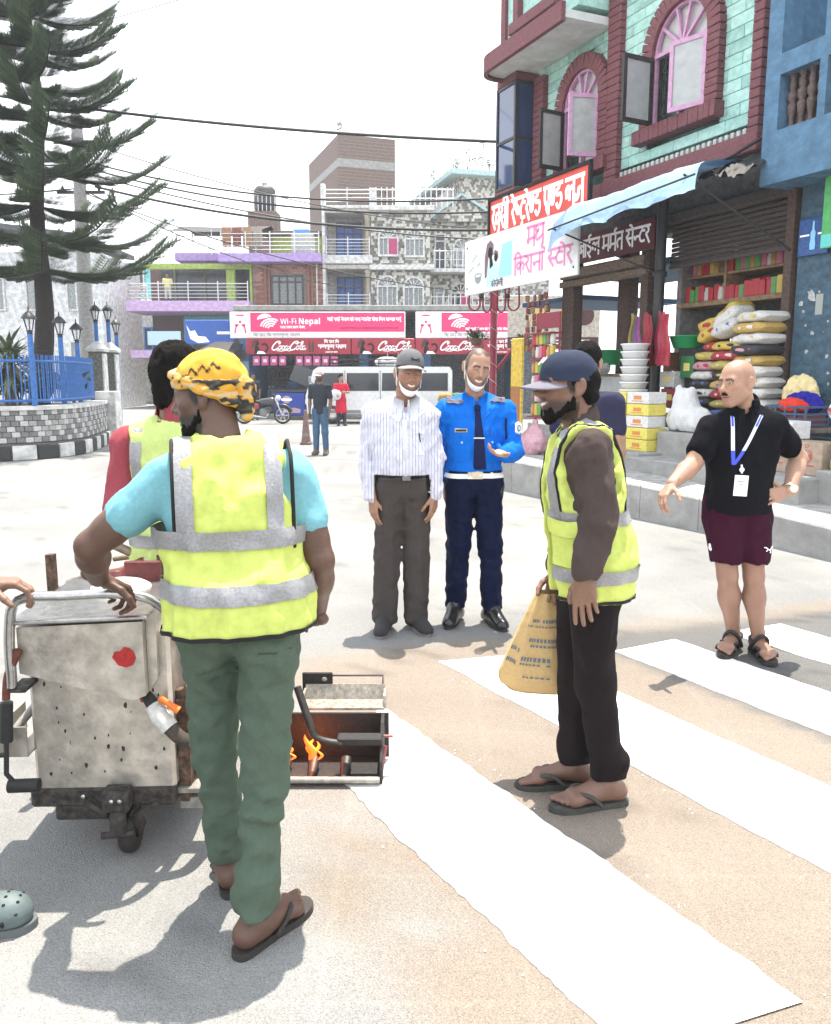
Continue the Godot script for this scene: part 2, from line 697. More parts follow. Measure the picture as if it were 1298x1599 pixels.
func finger(f: Field,base: Vector3,d: Vector3,p: Vector3,ln: float,r: float,curl: float) -> Vector3:
	var a:=curl*.8
	var at:=base
	for i in 3:
		var l: float=ln*[.45,.3,.25][i]
		var dir:=d*cos(a)+p*sin(a)
		var nxt:=at+dir*l
		f.cap(at,nxt,r*(1.-.09*i),r*(.93-.1*i),.003)
		at=nxt
		a+=curl
	return at
func hand(out: Dictionary,W: Vector3,D: Vector3,P: Vector3,T: Vector3,curls: Array,paint=null,size:=1.,cell:=.0038,spread:=.06,thumb_out:=.8) -> void:
	D=D.normalized()
	P=(P-D*P.dot(D)).normalized()
	T=(T-D*T.dot(D)-P*T.dot(P)).normalized()
	var ext:=Vector3.ONE*.205*size
	var mid:=W+D*.085*size+P*.02
	var lo:=mid-ext*.62; var hi:=mid+ext*.62
	var f:=Field.new(lo,hi,cell)
	for i in 4:
		var sx: float=[.030,.0105,-.0095,-.028][i]*size
		var kn:=W+D*([.088,.092,.087,.078][i] as float)*size+T*sx
		f.cap(W+T*sx*.45,kn,.0135*size,.0115*size,.014,P,1.)
		var ln: float=[.086,.096,.089,.069][i]*size
		var fd:=(D+T*spread*([1.3,.3,-.7,-1.8][i] as float)).normalized()
		finger(f,kn-P*.001,fd,P,ln,([.0092,.0095,.009,.0078][i] as float)*size,curls[i+1])
	f.cap(W-D*.03,W+D*.02,.027*size,.021*size,.02,P,1.35)
	f.ell(W+D*.045*size+T*.018*size+P*.008,Vector3.ONE*.017*size,.015)
	f.ell(W+D*.045*size-T*.02*size+P*.006,Vector3.ONE*.014*size,.015)
	var at:=W+D*.025*size+T*.022*size+P*.006
	var c: float=curls[0]
	for i in 3:
		var dir:=(D*(.55+.25*i*c)+T*(thumb_out-.35*i*c)+P*(.25+.4*c*i)).normalized()
		var nxt:=at+dir*([.042,.032,.026][i] as float)*size
		f.cap(at,nxt,.0125*size-.0012*i,.0108*size-.0012*i,.006)
		at=nxt
	f.mesh(out,paint)
func foot(out: Dictionary,A: Vector3,D: Vector3,inner: Vector3,y: float,paint=null,ln:=.25,cell:=.006) -> void:
	D=Vector3(D.x,0,D.z).normalized()
	var I:=(inner-D*inner.dot(D)); I.y=0; I=I.normalized()
	var g0:=Vector3(A.x,y,A.z)
	var f:=Field.new(g0-Vector3(.24,.0,.24),g0+Vector3(.24,.16,.24),cell)
	var heel:=g0-D*.035+Vector3(0,.034,0)
	f.cap(A+Vector3(0,.05,0),A+Vector3(0,-.02,0),.037,.036,.02)
	f.cap(A+Vector3(0,-.01,0),heel,.034,.033,.02)
	f.ell(A+I*.03,Vector3.ONE*.014,.012)
	f.ell(A-I*.03+Vector3(0,-.008,0),Vector3.ONE*.013,.012)
	var ballc:=g0+D*(ln*.55)+Vector3(0,.024,0)
	f.cap(A+D*.02+Vector3(0,-.015,0),ballc+I*.012,.034,.024,.03)
	f.cap(heel,ballc-I*.025,.03,.02,.03)
	f.cap(ballc+I*.026,ballc-I*.03,.022,.018,.02)
	for i in 5:
		var off: float=[.034,.014,-.003,-.019,-.034][i]
		var b:=ballc+I*off+D*(.012-.006*i)+Vector3(0,-.004,0)
		var e:=b+D*([.058,.052,.046,.039,.03][i] as float)+Vector3(0,-.008,0)
		var r: float=[.0135,.0098,.0094,.009,.0085][i]
		f.cap(b,e,r,r,.006)
	f.cut(Vector3(0,y+.001,0),Vector3.DOWN)
	f.mesh(out,paint)
func shoe(parent: Node3D,A: Vector3,D: Vector3,m: Material,sole_m: Material,ln:=.28,y:=.0,toe:=.8) -> void:
	D=Vector3(D.x,0,D.z).normalized()
	var S:=D.cross(Vector3.UP)
	var g0:=Vector3(A.x,y,A.z)
	var f:=Field.new(g0-Vector3(.26,0,.26),g0+Vector3(.26,.17,.26),.008)
	var heel:=g0-D*.045+Vector3(0,.045,0)
	f.cap(A+Vector3(0,.03,0),A+Vector3(0,-.02,0),.05,.048,.02)
	f.cap(A,heel,.045,.042,.03)
	f.cap(A+D*.03,g0+D*(ln*.52)+Vector3(0,.035,0),.046,.046*toe,.03)
	f.cap(heel,g0+D*(ln*.62)+Vector3(0,.03,0),.042,.045*toe,.04)
	f.cut(Vector3(0,y+.018,0),Vector3.DOWN)
	var sh:=put("shoe",net(f),m,parent)
	var poly:=PackedVector2Array()
	for i in 24:
		var t:=TAU*i/24
		var x:=cos(t); var zz:=sin(t)
		var w:=lerpf(.036,.047,smoothstep(-.6,.5,x))
		poly.append(Vector2(zz*w*(1. if absf(x)<.95 else .9),x*ln*.52+ln*.22))
	var b:=MB.new()
	b.prism(poly,.001,.026,Transform3D(Basis(S,D,Vector3.UP),g0))
	put("sole",b,sole_m,sh)
func sole_outline(ln: float,side: float) -> PackedVector2Array:
	var poly:=PackedVector2Array()
	for q in curve([Vector2(-.033,.0),Vector2(-.02,-.03),Vector2(.015,-.032),Vector2(.034,.0),Vector2(.036,.1),Vector2(.05,.18),Vector2(.038,.235),Vector2(.0,.255),Vector2(-.035,.225),Vector2(-.045,.17),Vector2(-.036,.09),Vector2(-.033,.0)],3):
		poly.append(Vector2(q.x*side,q.y*ln/.25-.012))
	poly.remove_at(poly.size()-1)
	return poly
func flipflop(n: String,parent: Node3D,A: Vector3,D: Vector3,I: Vector3,m: Material,strap: Material,y:=.0) -> void:
	D=Vector3(D.x,0,D.z).normalized()
	I=(I-D*I.dot(D)); I.y=0; I=I.normalized()
	var g0:=Vector3(A.x,y,A.z)
	var xf:=Transform3D(Basis(I,D,I.cross(D)),g0-D*.03)
	if xf.basis.z.y<.0: xf.basis=Basis(-I,D,(-I).cross(D))
	var sd:=1. if xf.basis.x.dot(I)>.0 else -1.
	var b:=MB.new()
	b.prism(sole_outline(.27,sd),.0,.014,xf)
	b.prism(sole_outline(.265,sd),.014,.022,xf)
	var so:=put(n,b,m,parent)
	var post:=g0+D*.165+I*.016+Vector3(0,.036,0)
	b=MB.new()
	for s in [1.,-1.]:
		var e: Vector3=g0+D*.045+I*.042*s+Vector3(0,.022,0)
		b.tube(curve([post,g0+D*.125+I*(.012+.032*s)+Vector3(0,.066,0),g0+D*.085+I*.046*s+Vector3(0,.06,0),e],4),.008,6)
	b.tube([post,post-Vector3(0,.02,0)+D*.004],.006,6)
	put("strap",b,strap,so)
func head_shape(f: Field,o: Dictionary) -> void:
	var jw: float=o.get("jaw",1.); var ns: float=o.get("nose",1.); var sm: float=o.get("smile",.0)
	f.ell(Vector3(0,.035,-.012),Vector3(.077,.088,.098),.02)
	f.ell(Vector3(0,-.03,.022),Vector3(.060*jw,.08,.068),.03)
	for s in [-1.,1.]:
		f.cap(Vector3(s*.05*jw,-.055,-.004),Vector3(s*.018,-.098,.058),.02,.017,.03)
		f.ell(Vector3(s*.043,-.016+.006*sm,.058),Vector3(.022,.017,.019)*(1.+.12*sm),.025)
	f.ell(Vector3(0,-.098,.064),Vector3(.022,.016,.017),.025)
	f.cap(Vector3(-.036,.021,.073),Vector3(.036,.021,.073),.012,.012,.025)
	for s in [-1.,1.]:
		f.ell(Vector3(s*.031,.003,.096),Vector3(.017,.012,.016),.018,Basis.IDENTITY,true)
		f.cap(Vector3(s*.019,.0,.079),Vector3(s*.045,.001,.072),.0085,.008,.006)
	f.cap(Vector3(0,.014,.083),Vector3(0,-.026,.104+.004*ns),.0085,.0115*ns,.014)
	for s in [-1.,1.]:
		f.ell(Vector3(s*.0125*ns,-.032,.093),Vector3(.0095,.008,.011)*ns,.008)
		f.ell(Vector3(s*.007,-.039,.1),Vector3(.004,.004,.005),.004,Basis.IDENTITY,true)
	f.ell(Vector3(0,-.055,.072),Vector3(.032,.022,.02),.02)
	var cw:=.022+.007*sm
	f.cap(Vector3(-cw,-.059+.006*sm,.078-.004*sm),Vector3(0,-.058,.09),.005,.0075,.006)
	f.cap(Vector3(cw,-.059+.006*sm,.078-.004*sm),Vector3(0,-.058,.09),.005,.0075,.006)
	f.cap(Vector3(-cw*.6,-.072,.082),Vector3(cw*.6,-.072,.082),.0075,.0075,.008)
	for s in [-1.,1.]:
		f.cap(Vector3(s*cw,-.062+.008*sm,.085),Vector3(0,-.0655,.099),.0025+.001*sm,.0032+.0015*sm,.004,Vector3.ZERO,1.,true)
		if sm>.3:
			f.cap(Vector3(s*.02,-.03,.1),Vector3(s*.038,-.06,.083),.003,.003,.012,Vector3.ZERO,1.,true)
		var bs:=Basis(Vector3.UP,s*-.35)*Basis(Vector3.RIGHT,-.15)
		f.ell(Vector3(s*.081,.0,-.016),Vector3(.008,.032,.02),.006,bs)
		f.ell(Vector3(s*.077,-.026,-.008),Vector3(.007,.012,.011),.006,bs)
		f.ell(Vector3(s*.09,.004,-.012),Vector3(.007,.02,.011),.005,bs,true)
func head(out: Dictionary,parent: Node3D,C: Vector3,look: Vector3,roll: float,o: Dictionary,neck: Vector3) -> Transform3D:
	var z:=look.normalized()
	var x:=Vector3.UP.cross(z).normalized()
	var bs:=Basis(x,z.cross(x),z)*Basis(Vector3(0,0,1),roll)
	var sc: float=o.get("size",1.)
	var xf:=Transform3D(bs.scaled_local(Vector3.ONE*sc),C)
	var f:=Field.new(Vector3(-.105,-.2,-.125),Vector3(.105,.14,.125),o.get("cell",.0046))
	head_shape(f,o)
	var nl:=xf.affine_inverse()*neck
	f.cap(Vector3(0,-.03,-.022),nl,.056,.06,.03)
	var skin: Color=o.skin; var lip: Color=o.get("lip",skin*.8); var hair: Color=o.get("hair",Color(.01,.009,.008))
	var buzz: float=o.get("buzz",1.); var stub: float=o.get("stubble",.0); var line: float=o.get("hairline",.09)
	var temple: float=o.get("temple",.0)
	var brow: float=o.get("brow",.85)
	var sm: float=o.get("smile",.0)
	var paint:=func(p: Vector3) -> Color:
		var c:=skin
		var ax:=absf(p.x)
		c=c.lerp(Color(c.r*1.06,c.g*.92,c.b*.9),smoothstep(.03,.0,Vector2(ax-.045,p.y+.02).length())*.7)
		if stub>.0 and p.z>-.02 and ax<.075:
			var t:=smoothstep(-.035,-.06,p.y)*smoothstep(-.135,-.11,p.y)
			if p.z>.07: t=maxf(t*smoothstep(.0,.02,p.z),smoothstep(.012,.004,absf(p.y+.047))*smoothstep(.03,.02,ax))
			c=c.lerp(hair,stub*t)
		if p.z>.066 and ax<.03:
			var ly:=p.y+.0655-sm*.008*(ax/.026)
			if absf(ly)<.0135*(1.15-ax/.034): c=lip
			if sm>.3 and absf(ly)<.0042 and ax<.021: c=Color(.75,.72,.66)
			elif absf(ly)<.0022 and ax<.025: c=skin*.25
		var by:=p.y-.0235-.004*smoothstep(.01,.035,ax)+.01*smoothstep(.036,.05,ax)
		if p.z>.05 and ax>.009 and ax<.05 and absf(by)<.0058: c=c.lerp(hair,brow)
		if p.z>.06 and absf(p.y-.0045)<.0016 and ax>.017 and ax<.046: c=hair
		if buzz>.0 and ax<.083:
			var edge:=line-temple*smoothstep(.05,.02,absf(ax-.045))
			var front:=p.y>edge and p.z>.02
			var t:=.0
			if p.z<=.03: t=smoothstep(-.035,-.01,p.y+p.z*.3+smoothstep(.01,.03,p.z)*-.03)
			if p.z>.0: t*=smoothstep(.045,.03,p.z-(.05 if p.y>edge else .0)-p.y*.12)
			if front: t=maxf(t,smoothstep(edge,edge+.008,p.y))
			if absf(p.z+.013)<.024 and p.y<.03 and ax>.076: t=.0
			c=c.lerp(hair,t*buzz)
		return c
	f.mesh(out,paint,xf)
	var sq: float=o.get("squint",.7)
	for s in [-1.,1.]:
		var e:=MB.new()
		e.col(Color(.36,.34,.32)).ball(xf*Vector3(s*.0315,.0035,.0745),Vector3(.0135,.0075*sq,.0105)*sc,12,bs)
		e.col(Color(.012,.008,.006)).ball(xf*Vector3(s*.0315+o.get("gaze",.0),.0035,.0802),Vector3(.0055,.0062*sq,.005)*sc,10,bs)
		put("eye",e,vcol("eye",.15),parent)
	return xf
func skin_mat(n: String) -> StandardMaterial3D:
	if known(n): return known(n)
	var m:=vcol(n,.55)
	m.uv1_triplanar=true
	m.uv1_world_triplanar=true
	m.uv1_scale=Vector3.ONE*9.
	m.albedo_texture=noise_tex("skin_tone",.02,4,.86,1.)
	m.normal_enabled=true
	m.normal_texture=noise_tex("skin_pores",.09,3,0,1,true,3.)
	m.normal_scale=.25
	m.subsurf_scatter_enabled=true
	m.subsurf_scatter_strength=.06
	return m
func tint(c: Color,amount:=.06) -> Callable:
	return func(p: Vector3) -> Color: return c*(1.+crumple.get_noise_3d(p.x*4.,p.y*4.,p.z*4.)*amount)
func ball_cap(parent: Node3D,xf: Transform3D,crown: Material,brim: Material,tilt:=.0,up:=.03) -> MeshInstance3D:
	var t:=xf*Transform3D(Basis(Vector3.RIGHT,tilt),Vector3(0,up,-.006))
	var rows:=[]
	for i in 9:
		var p:=PI*.5*i/8.
		var row:=[]
		for j in 30:
			var a:=TAU*j/30
			var fr:=maxf(.0,sin(a))
			var seam:=1.-.012*(1.-smoothstep(.0,.12,absf(fposmod(a/TAU*6.+.5,1.)-.5)))
			var c:=cos(p) ** .85
			row.append(t*Vector3(cos(a)*.084*c*seam,sin(p)*.098-.004+fr*.004*cos(p),sin(a)*.107*c*seam))
		rows.append(row)
	var m:=MB.new()
	var low:=[]
	for j in 30:
		var a:=TAU*j/30
		low.append(t*Vector3(cos(a)*.0855,-.016 if sin(a)<.2 else lerpf(-.016,-.006,sin(a)),sin(a)*.1075))
	rows.insert(0,low)
	m.grid(rows,true,true)
	m.ball(t*Vector3(0,.095,0),Vector3(.007,.004,.007),8,t.basis)
	var c:=put("cap",m,crown,parent)
	m=MB.new()
	var top:=[]; var bot:=[]
	for i in 6:
		var r1:=[]; var r2:=[]
		for j in 17:
			var a:=lerpf(-1.2,1.2,j/16.)
			var ex:=.075*pow(maxf(.0,cos(a*1.25)),.6)*i/5.
			var x:=sin(a)*(.088+ex*.15)
			var z:=cos(a)*.107+ex
			var y:=-.008-.022*pow(absf(x)/.088,2.)-ex*.22
			r1.append(t*Vector3(x,y,z)); r2.append(t*Vector3(x,y-.005,z))
		top.append(r1); bot.append(r2)
	m.grid(top,false,false).grid(bot,false,true)
	var e:=[top[5],bot[5]]
	m.grid(e)
	put("brim",m,brim,c)
	return c
func hair_part(n: String,parent: Node3D,xf: Transform3D,shape: Callable,m: Material,cell:=.006,rough:=.006) -> MeshInstance3D:
	var f:=Field.new(Vector3(-.13,-.17,-.15),Vector3(.13,.19,.16),cell)
	shape.call(f)
	f.fold(crumple,rough,Basis.from_scale(Vector3(26,9,26)))
	var s:=soup()
	f.mesh(s,null,xf)
	return put(n,finish(s),m,parent)
func far_person(label: String,at: Vector3,turn: float,o: Dictionary,group:="") -> Node3D:
	var p:=thing("person",label,"person",at,turn,group)
	var hgt: float=o.get("height",1.68)
	var k:=hgt/1.72
	var cell: float=o.get("cell",.02)
	var sit: float=o.get("sit",.0)
	var hip:=.92*k-sit
	var J:={
		"pel": Vector3(0,hip,0),"chest": Vector3(0,hip+.36*k,.0),"neck": Vector3(0,hip+.56*k,-.01),
		"sl": Vector3(.175,hip+.5*k,0),"sr": Vector3(-.175,hip+.5*k,0),"f": Vector3(0,0,1),"w": o.get("w",.95),
		"el": Vector3(.22,hip+.22*k,-.02),"er": Vector3(-.22,hip+.22*k,-.02),
		"wl": Vector3(.21,hip-.02,.06),"wr": Vector3(-.21,hip-.02,.06),
		"hl": Vector3(.085,hip,0),"hr": Vector3(-.085,hip,0),
		"kl": Vector3(.1,.48*k,.03),"kr": Vector3(-.09,.48*k,.01),
		"al": Vector3(.11,.08,.0),"ar": Vector3(-.1,.08,.0)}
	for q in o.get("J",{}): J[q]=o.J[q]
	var skin: Color=o.skin
	var s:=soup()
	var f:=Field.new(Vector3(-.45,.0,-.3),Vector3(.45,hip+.62,.5),cell)
	add_torso(f,J,-.015)
	for d in ["l","r"]:
		add_arm(f,J,d)
		add_leg(f,J,d,-.01)
	f.cap(J.chest,J.neck+Vector3(0,.08,.01),.06,.055,.03)
	f.mesh(s,tint(skin))
	for d in ["l","r"]:
		var D: Vector3=(J["w"+d]-J["e"+d]).normalized()
		hand(s,J["w"+d],D,o.get("palm",Vector3(-1 if d=="l" else 1,0,.2)),Vector3(0,0,1),[.3,.4,.45,.5,.5],null if false else tint(skin),1.,maxf(cell*.4,.005))
	var ho:={"skin": skin,"cell": maxf(cell*.45,.0065),"stubble": o.get("stubble",.0),"buzz": 1.,"size": .98}
	var hx:=head(s,p,J.neck+o.get("head",Vector3(0,.17,.02)),o.get("look",Vector3(0,-.1,1)),.0,ho,J.neck)
	put("body",finish(s),skin_mat("skin"),p)
	f=Field.new(Vector3(-.5,minf(hip-.75,hip) if o.get("long",false) else hip-.2,-.35),Vector3(.5,hip+.66,.5),cell)
	add_torso(f,J,.014,o.get("sleeve",.75))
	if o.get("long",false):
		f.cap(J.pel,Vector3(0,.45,0),.16,.2,.05,Vector3(0,0,1),1.3)
		f.cut(Vector3(0,.42,0),Vector3.DOWN)
	else:
		f.cut(J.pel+Vector3(0,-.07,0),Vector3.DOWN)
	f.cut(J.neck+Vector3(0,.01,0),Vector3(0,1,.25))
	f.fold(fold_noise,.006,Basis.from_scale(Vector3(9,4,9)))
	put("shirt",net(f),o.shirt,p)
	f=Field.new(Vector3(-.4,.05,-.35),Vector3(.4,hip+.25,.45),cell)
	add_trousers(f,J,.01,.016)
	f.fold(fold_noise,.006,Basis.from_scale(Vector3(9,5,9)))
	put("trousers",net(f),o.trousers,p)
	for d in ["l","r"]:
		shoe(p,J["a"+d],o.get("toe",Vector3(.1 if d=="l" else -.1,0,1)),o.get("shoes",mat("dark_shoe",Color(.02,.018,.016),.5)),mat("rubber",Color(.03,.03,.03),.8))
	if o.has("cap"):
		ball_cap(p,hx,o.cap,o.cap)
	else:
		hair_part("hair",p,hx,func(q: Field):
			q.ell(Vector3(0,.045,-.018),Vector3(.086,.094,.103),.01)
			if o.get("bun",false): q.cap(Vector3(0,.02,-.09),Vector3(0,-.14,-.08),.05,.035,.03)
			q.cut(Vector3(0,.055,.07),Vector3(0,-.75,1)),hair_mat(),maxf(cell*.6,.007))
	return p
# ---------------------------------------------------------------- the people in the street
func ring(c: Vector3,a0: float,a1: float,n: int,slope:=Vector3.ZERO) -> Array:
	var out:=[]
	for i in n+1:
		var a:=deg_to_rad(lerpf(a0,a1,float(i)/n))
		var d:=Vector3(cos(a),0,sin(a))
		out.append([c+slope*sin(a),d])
	return out
func over_shoulder(J: Dictionary,side: float,off: float,low_back: float,low_front: float,n:=26) -> Array:
	var R: Vector3=(J.sl-J.sr).normalized()
	var F: Vector3=J.f
	var out:=[]
	var c: Vector3=J.chest.lerp(J.neck,.35)+R*off*side
	for i in n+1:
		var t:=float(i)/n
		if t<.4:
			out.append([Vector3(c.x,lerpf(low_back,c.y,t/.4),c.z),-F])
		elif t>.6:
			out.append([Vector3(c.x,lerpf(c.y,low_front,(t-.6)/.4),c.z),F])
		else:
			var a:=(t-.4)/.2*PI
			out.append([c,(-F*cos(a)+Vector3.UP*sin(a)).normalized()])
	return out
func safety_vest(p: Node3D,J: Dictionary,q: float,hem: float,armhole: float,m: Material,open_front:=false,dirt:=.0) -> Array:
	var R: Vector3=(J.sl-J.sr).normalized()
	var F: Vector3=J.f
	var lo: Vector3=J.pel-Vector3(.4,.25,.35)
	var hi: Vector3=J.neck+Vector3(.4,.12,.35)
	var f:=Field.new(lo,hi,.0095)
	add_torso(f,J,q)
	var kr:=.108 if open_front else .124
	for e in [-.05,.05]: f.cap(J.pel+Vector3(0,.06,0)-F*.02+R*e,Vector3(J.pel.x,hem-.05,J.pel.z)-F*(.005 if open_front else .025)+R*e,kr*J.w+q,(kr+.003)*J.w+q,.05,F,1.04)
	f.fold(fold_noise,.011,Basis(R,Vector3.UP,F).inverse()*Basis.from_scale(Vector3(8.,4.,8.)))
	f.fold(crumple,.004,Basis.from_scale(Vector3(9,9,9)),-1e9,false)
	var whole:=Field.new(lo,lo+Vector3.ONE*.02,.01)
	whole.o=f.o; whole.h=f.h; whole.nx=f.nx; whole.ny=f.ny; whole.nz=f.nz
	whole.g=f.g.duplicate()
	for s in ["l","r"]:
		var S: Vector3=J["s"+s]
		var sd:=1. if s=="l" else -1.
		f.cap(S+R*sd*.03+Vector3(0,-.012,0),S+R*sd*.2+Vector3(0,.02,0),armhole+.006,armhole+.05,.01,F,.4,true)
		f.cap(S+R*sd*.035+Vector3(0,-.11,0),S+R*sd*.15+Vector3(0,-.11,0),armhole*.85,armhole,.01,F,.4,true)
	for e in [-1.,1.]:
		var S: Vector3=J.sl if e>.0 else J.sr
		f.cap(S+R*e*.045+Vector3(0,.06,0),S+R*e*.25+Vector3(0,.08,0),.075,.1,.01,F,.4,true)
	f.cap(J.neck+F*.02+Vector3(0,.015,0),J.neck+Vector3(0,.2,0)+F*.05,.075,.09,.008,Vector3.ZERO,1.,true)
	f.cap(J.neck+F*.1,J.chest+F*.22,.05,.02,.008,Vector3.ZERO,1.,true)
	if open_front:
		f.cap(J.chest+F*.14,J.pel+F*.16-Vector3(0,.15,0),.035,.06,.01,F,.3,true)
	f.cut(Vector3(0,hem,0),Vector3.DOWN)
	var v:=put("safety_vest",net(f),m,p)
	return [v,whole,f]
func reflective() -> StandardMaterial3D:
	if known("reflective_tape"): return known("reflective_tape")
	var m:=rough_mat("reflective_tape",Color(.30,.30,.31),.45,.35,.8,.25,.0,"cloth")
	m.metallic=.3
	return m
func vest_mat() -> StandardMaterial3D:
	if known("vest_cloth"): return known("vest_cloth")
	var m:=cloth_mat("vest_cloth",Color(.48,.55,.135),.8,.3)
	m.albedo_texture=noise_tex("vest_grime",.014,6,.86,1.,false,4.,0,.2)
	m.detail_enabled=false
	return m
func rubber() -> StandardMaterial3D:
	return rough_mat("worn_rubber",Color(.035,.028,.024),.75,.3,.7,.3)
func beard(par: Node3D,hx: Transform3D,m: Material,full:=1.,cell:=.0048) -> void:
	hair_part("beard",par,hx,func(q: Field):
		for s in [-1.,1.]:
			q.cap(Vector3(s*.066,-.022,-.008),Vector3(s*.053,-.06,.002),.012,.02,.012)
			q.cap(Vector3(s*.053,-.06,.002),Vector3(s*.02,-.1,.06),.021,.02+.006*full,.02)
			q.cap(Vector3(s*.03,-.056,.071),Vector3(s*.004,-.0505,.0885),.005,.0075,.006)
			q.cap(Vector3(s*.031,-.056,.069),Vector3(s*.026,-.09,.066),.007,.012,.012)
		q.cap(Vector3(0,-.098,.066),Vector3(0,-.108-.01*full,.062),.022,.022,.02)
		q.ell(Vector3(0,-.083,.085),Vector3(.012,.007,.006),.01),m,cell,.005)
func figure_roller_worker() -> void:
	var p:=thing("person","bearded man in yellow headscarf and lime safety vest, back turned, hand on the handlebar","person",Vector3(-.5,0,-2.25),.0,"road crew in safety vests")
	var J:={"pel": Vector3(.012,.90,.0),"chest": Vector3(-.012,1.20,-.03),"neck": Vector3(-.04,1.405,-.07),"sl": Vector3(-.172,1.305,.0),"sr": Vector3(.15,1.31,-.1),"el": Vector3(-.395,1.12,.0),"wl": Vector3(-.455,.985,-.19),"er": Vector3(.225,1.065,-.07),"wr": Vector3(.195,.86,-.2),"hl": Vector3(-.085,.86,-.03),"hr": Vector3(.09,.86,.02),"kl": Vector3(-.1,.47,-.1),"kr": Vector3(.075,.48,.05),"al": Vector3(-.085,.085,-.15),"ar": Vector3(.05,.085,.13),"f": Vector3(-.26,0,-.965),"w": .95}
	var skin:=Color(.105,.052,.034)
	var s:=soup()
	var f:=Field.new(Vector3(-.48,.0,-.36),Vector3(.32,1.52,.24),.0115)
	add_torso(f,J,-.02)
	for d in ["l","r"]:
		add_arm(f,J,d,.003)
		add_leg(f,J,d,-.022,.85)
	f.mesh(s,tint(skin))
	hand(s,J.wl,Vector3(.5,-.5,-.7),Vector3(-.25,-.85,.4),Vector3(.8,0,.6),[.6,.8,.85,.9,.9],tint(skin),1.05)
	hand(s,J.wr,Vector3(-.5,-.1,-.8),Vector3(-.3,-.9,.1),Vector3(-1,0,0),[.6,.8,.8,.8,.8],tint(skin),1.05)
	foot(s,J.al,Vector3(-.28,0,-1),Vector3(1,0,0),.022,tint(skin))
	foot(s,J.ar,Vector3(.62,0,-.9),Vector3(-1,0,-.3),.022,tint(skin))
	var hx:=head(s,p,Vector3(-.088,1.522,-.12),Vector3(-1,-.12,-.1),.06,{"size": .92,"skin": skin,"lip": skin*.7,"stubble": .9,"buzz": 1.,"cell": .005,"nose": 1.05},J.neck)
	put("body",finish(s),skin_mat("skin"),p)
	var hairm:=hair_mat()
	beard(p,hx,hairm,1.)
	f=Field.new(Vector3(-.5,.7,-.4),Vector3(.45,1.5,.3),.0105)
	add_torso(f,J,.006,.55)
	for d in ["l","r"]:
		var S: Vector3=J["s"+d]; var E: Vector3=J["e"+d]
		f.cap(S,S.lerp(E,.5),.05,.056,.03)
		f.cut(S.lerp(E,.6),E-S) if false else null
	f.cut(Vector3(0,.885,0),Vector3.DOWN)
	f.cap(J.neck+Vector3(0,.03,0),J.neck+Vector3(0,.2,0)+Vector3(-.03,0,-.02),.062,.08,.008,Vector3.ZERO,1.,true)
	f.fold(fold_noise,.006,Basis.from_scale(Vector3(8,5,8)))
	put("t_shirt",net(f),cloth_mat("teal_jersey",Color(.17,.38,.43),.9,.4),p)
	f=Field.new(Vector3(-.33,.06,-.36),Vector3(.33,1.08,.3),.0105)
	add_trousers(f,J,.002,.014)
	f.cap(J.ar+Vector3(0,.09,0),J.ar+Vector3(.0,.05,0),.06,.066,.03)
	f.cap(J.al+Vector3(0,.09,0),J.al+Vector3(.0,.05,0),.058,.062,.03)
	f.fold(fold_noise,.011,Basis.from_euler(Vector3(0,0,.5))*Basis.from_scale(Vector3(8,5,8)))
	f.fold(fold_noise,.010,Basis.from_euler(Vector3(.3,0,-.5))*Basis.from_scale(Vector3(5,9,5)))
	f.cut(Vector3(0,.1,0),Vector3.DOWN,.012)
	var tr:=put("trousers",net(f),cloth_mat("green_twill",Color(.075,.105,.078),.85,.45),p)
	var b:=drape(f,[[Vector3(.05,.855,0),Vector3(.25,0,1)],[Vector3(.09,.857,0),Vector3(.3,0,1)],[Vector3(.13,.86,0),Vector3(.4,0,1)]],Vector3(0,.006,0),.002,1)
	put("pocket_edge",b,mat("seam_dark",Color(.03,.04,.03),.9),tr)
	var v:=safety_vest(p,J,.033,.90,.078,vest_mat())
	var ax:=func(y: float) -> Vector3: return J.pel.lerp(J.chest,(y-J.pel.y)/(J.chest.y-J.pel.y))
	var tape:=reflective()
	put("reflective_band",drape(v[1],ring(ax.call(1.155),-60,300,90,Vector3(0,.0,0)),Vector3(0,.05,0),.007),tape,v[0])
	put("reflective_band",drape(v[1],ring(ax.call(1.02),-60,300,90),Vector3(0,.05,0),.007),tape,v[0])
	for sd in [1.,-1.]:
		put("reflective_band",drape(v[1],over_shoulder(J,sd,.118,1.18,1.18),(J.sl-J.sr).normalized()*.046,.007),tape,v[0])
	var bind:=mat("black_binding",Color(.012,.012,.012),.9)
	put("hem_binding",drape(v[1],ring(ax.call(.907),-60,300,90),Vector3(0,.012,0),.004,1),bind,v[0])
	for d in ["l","r"]:
		var sd:=1. if d=="l" else -1.
		var S: Vector3=J["s"+d]
		var R: Vector3=(J.sl-J.sr).normalized()
		var pts:=[]
		for i in 30:
			var a:=TAU*i/30.-PI*.5
			var dir: Vector3=-J.f*cos(a)*.8+Vector3.UP*sin(a)
			var c:=S-R*sd*.012+Vector3(0,-.06,0)
			var hit:=(v[1] as Field).cast(c,dir,.3)
			if hit.y>S.y-.19 and (v[1] as Field).at(c+dir.normalized()*.3)>.0: pts.append(hit)
		var mm:=MB.new()
		mm.tube(pts,.006,6)
		put("armhole_binding",mm,bind,v[0])
	var wrap_paint:=func(q: Vector3) -> Color:
		var t:=crumple.get_noise_3d(q.x*9.,q.y*24.,q.z*9.)*1.6
		var u:=crumple.get_noise_3d(q.x*20.+7.,q.y*50.,q.z*20.)
		return Color(.022,.022,.02).lerp(Color(.12,.11,.08),maxf(u,.0)) if t>.0 else Color(.5,.26,.04) if t+u*.6>-.45 else Color(.42,.33,.19)
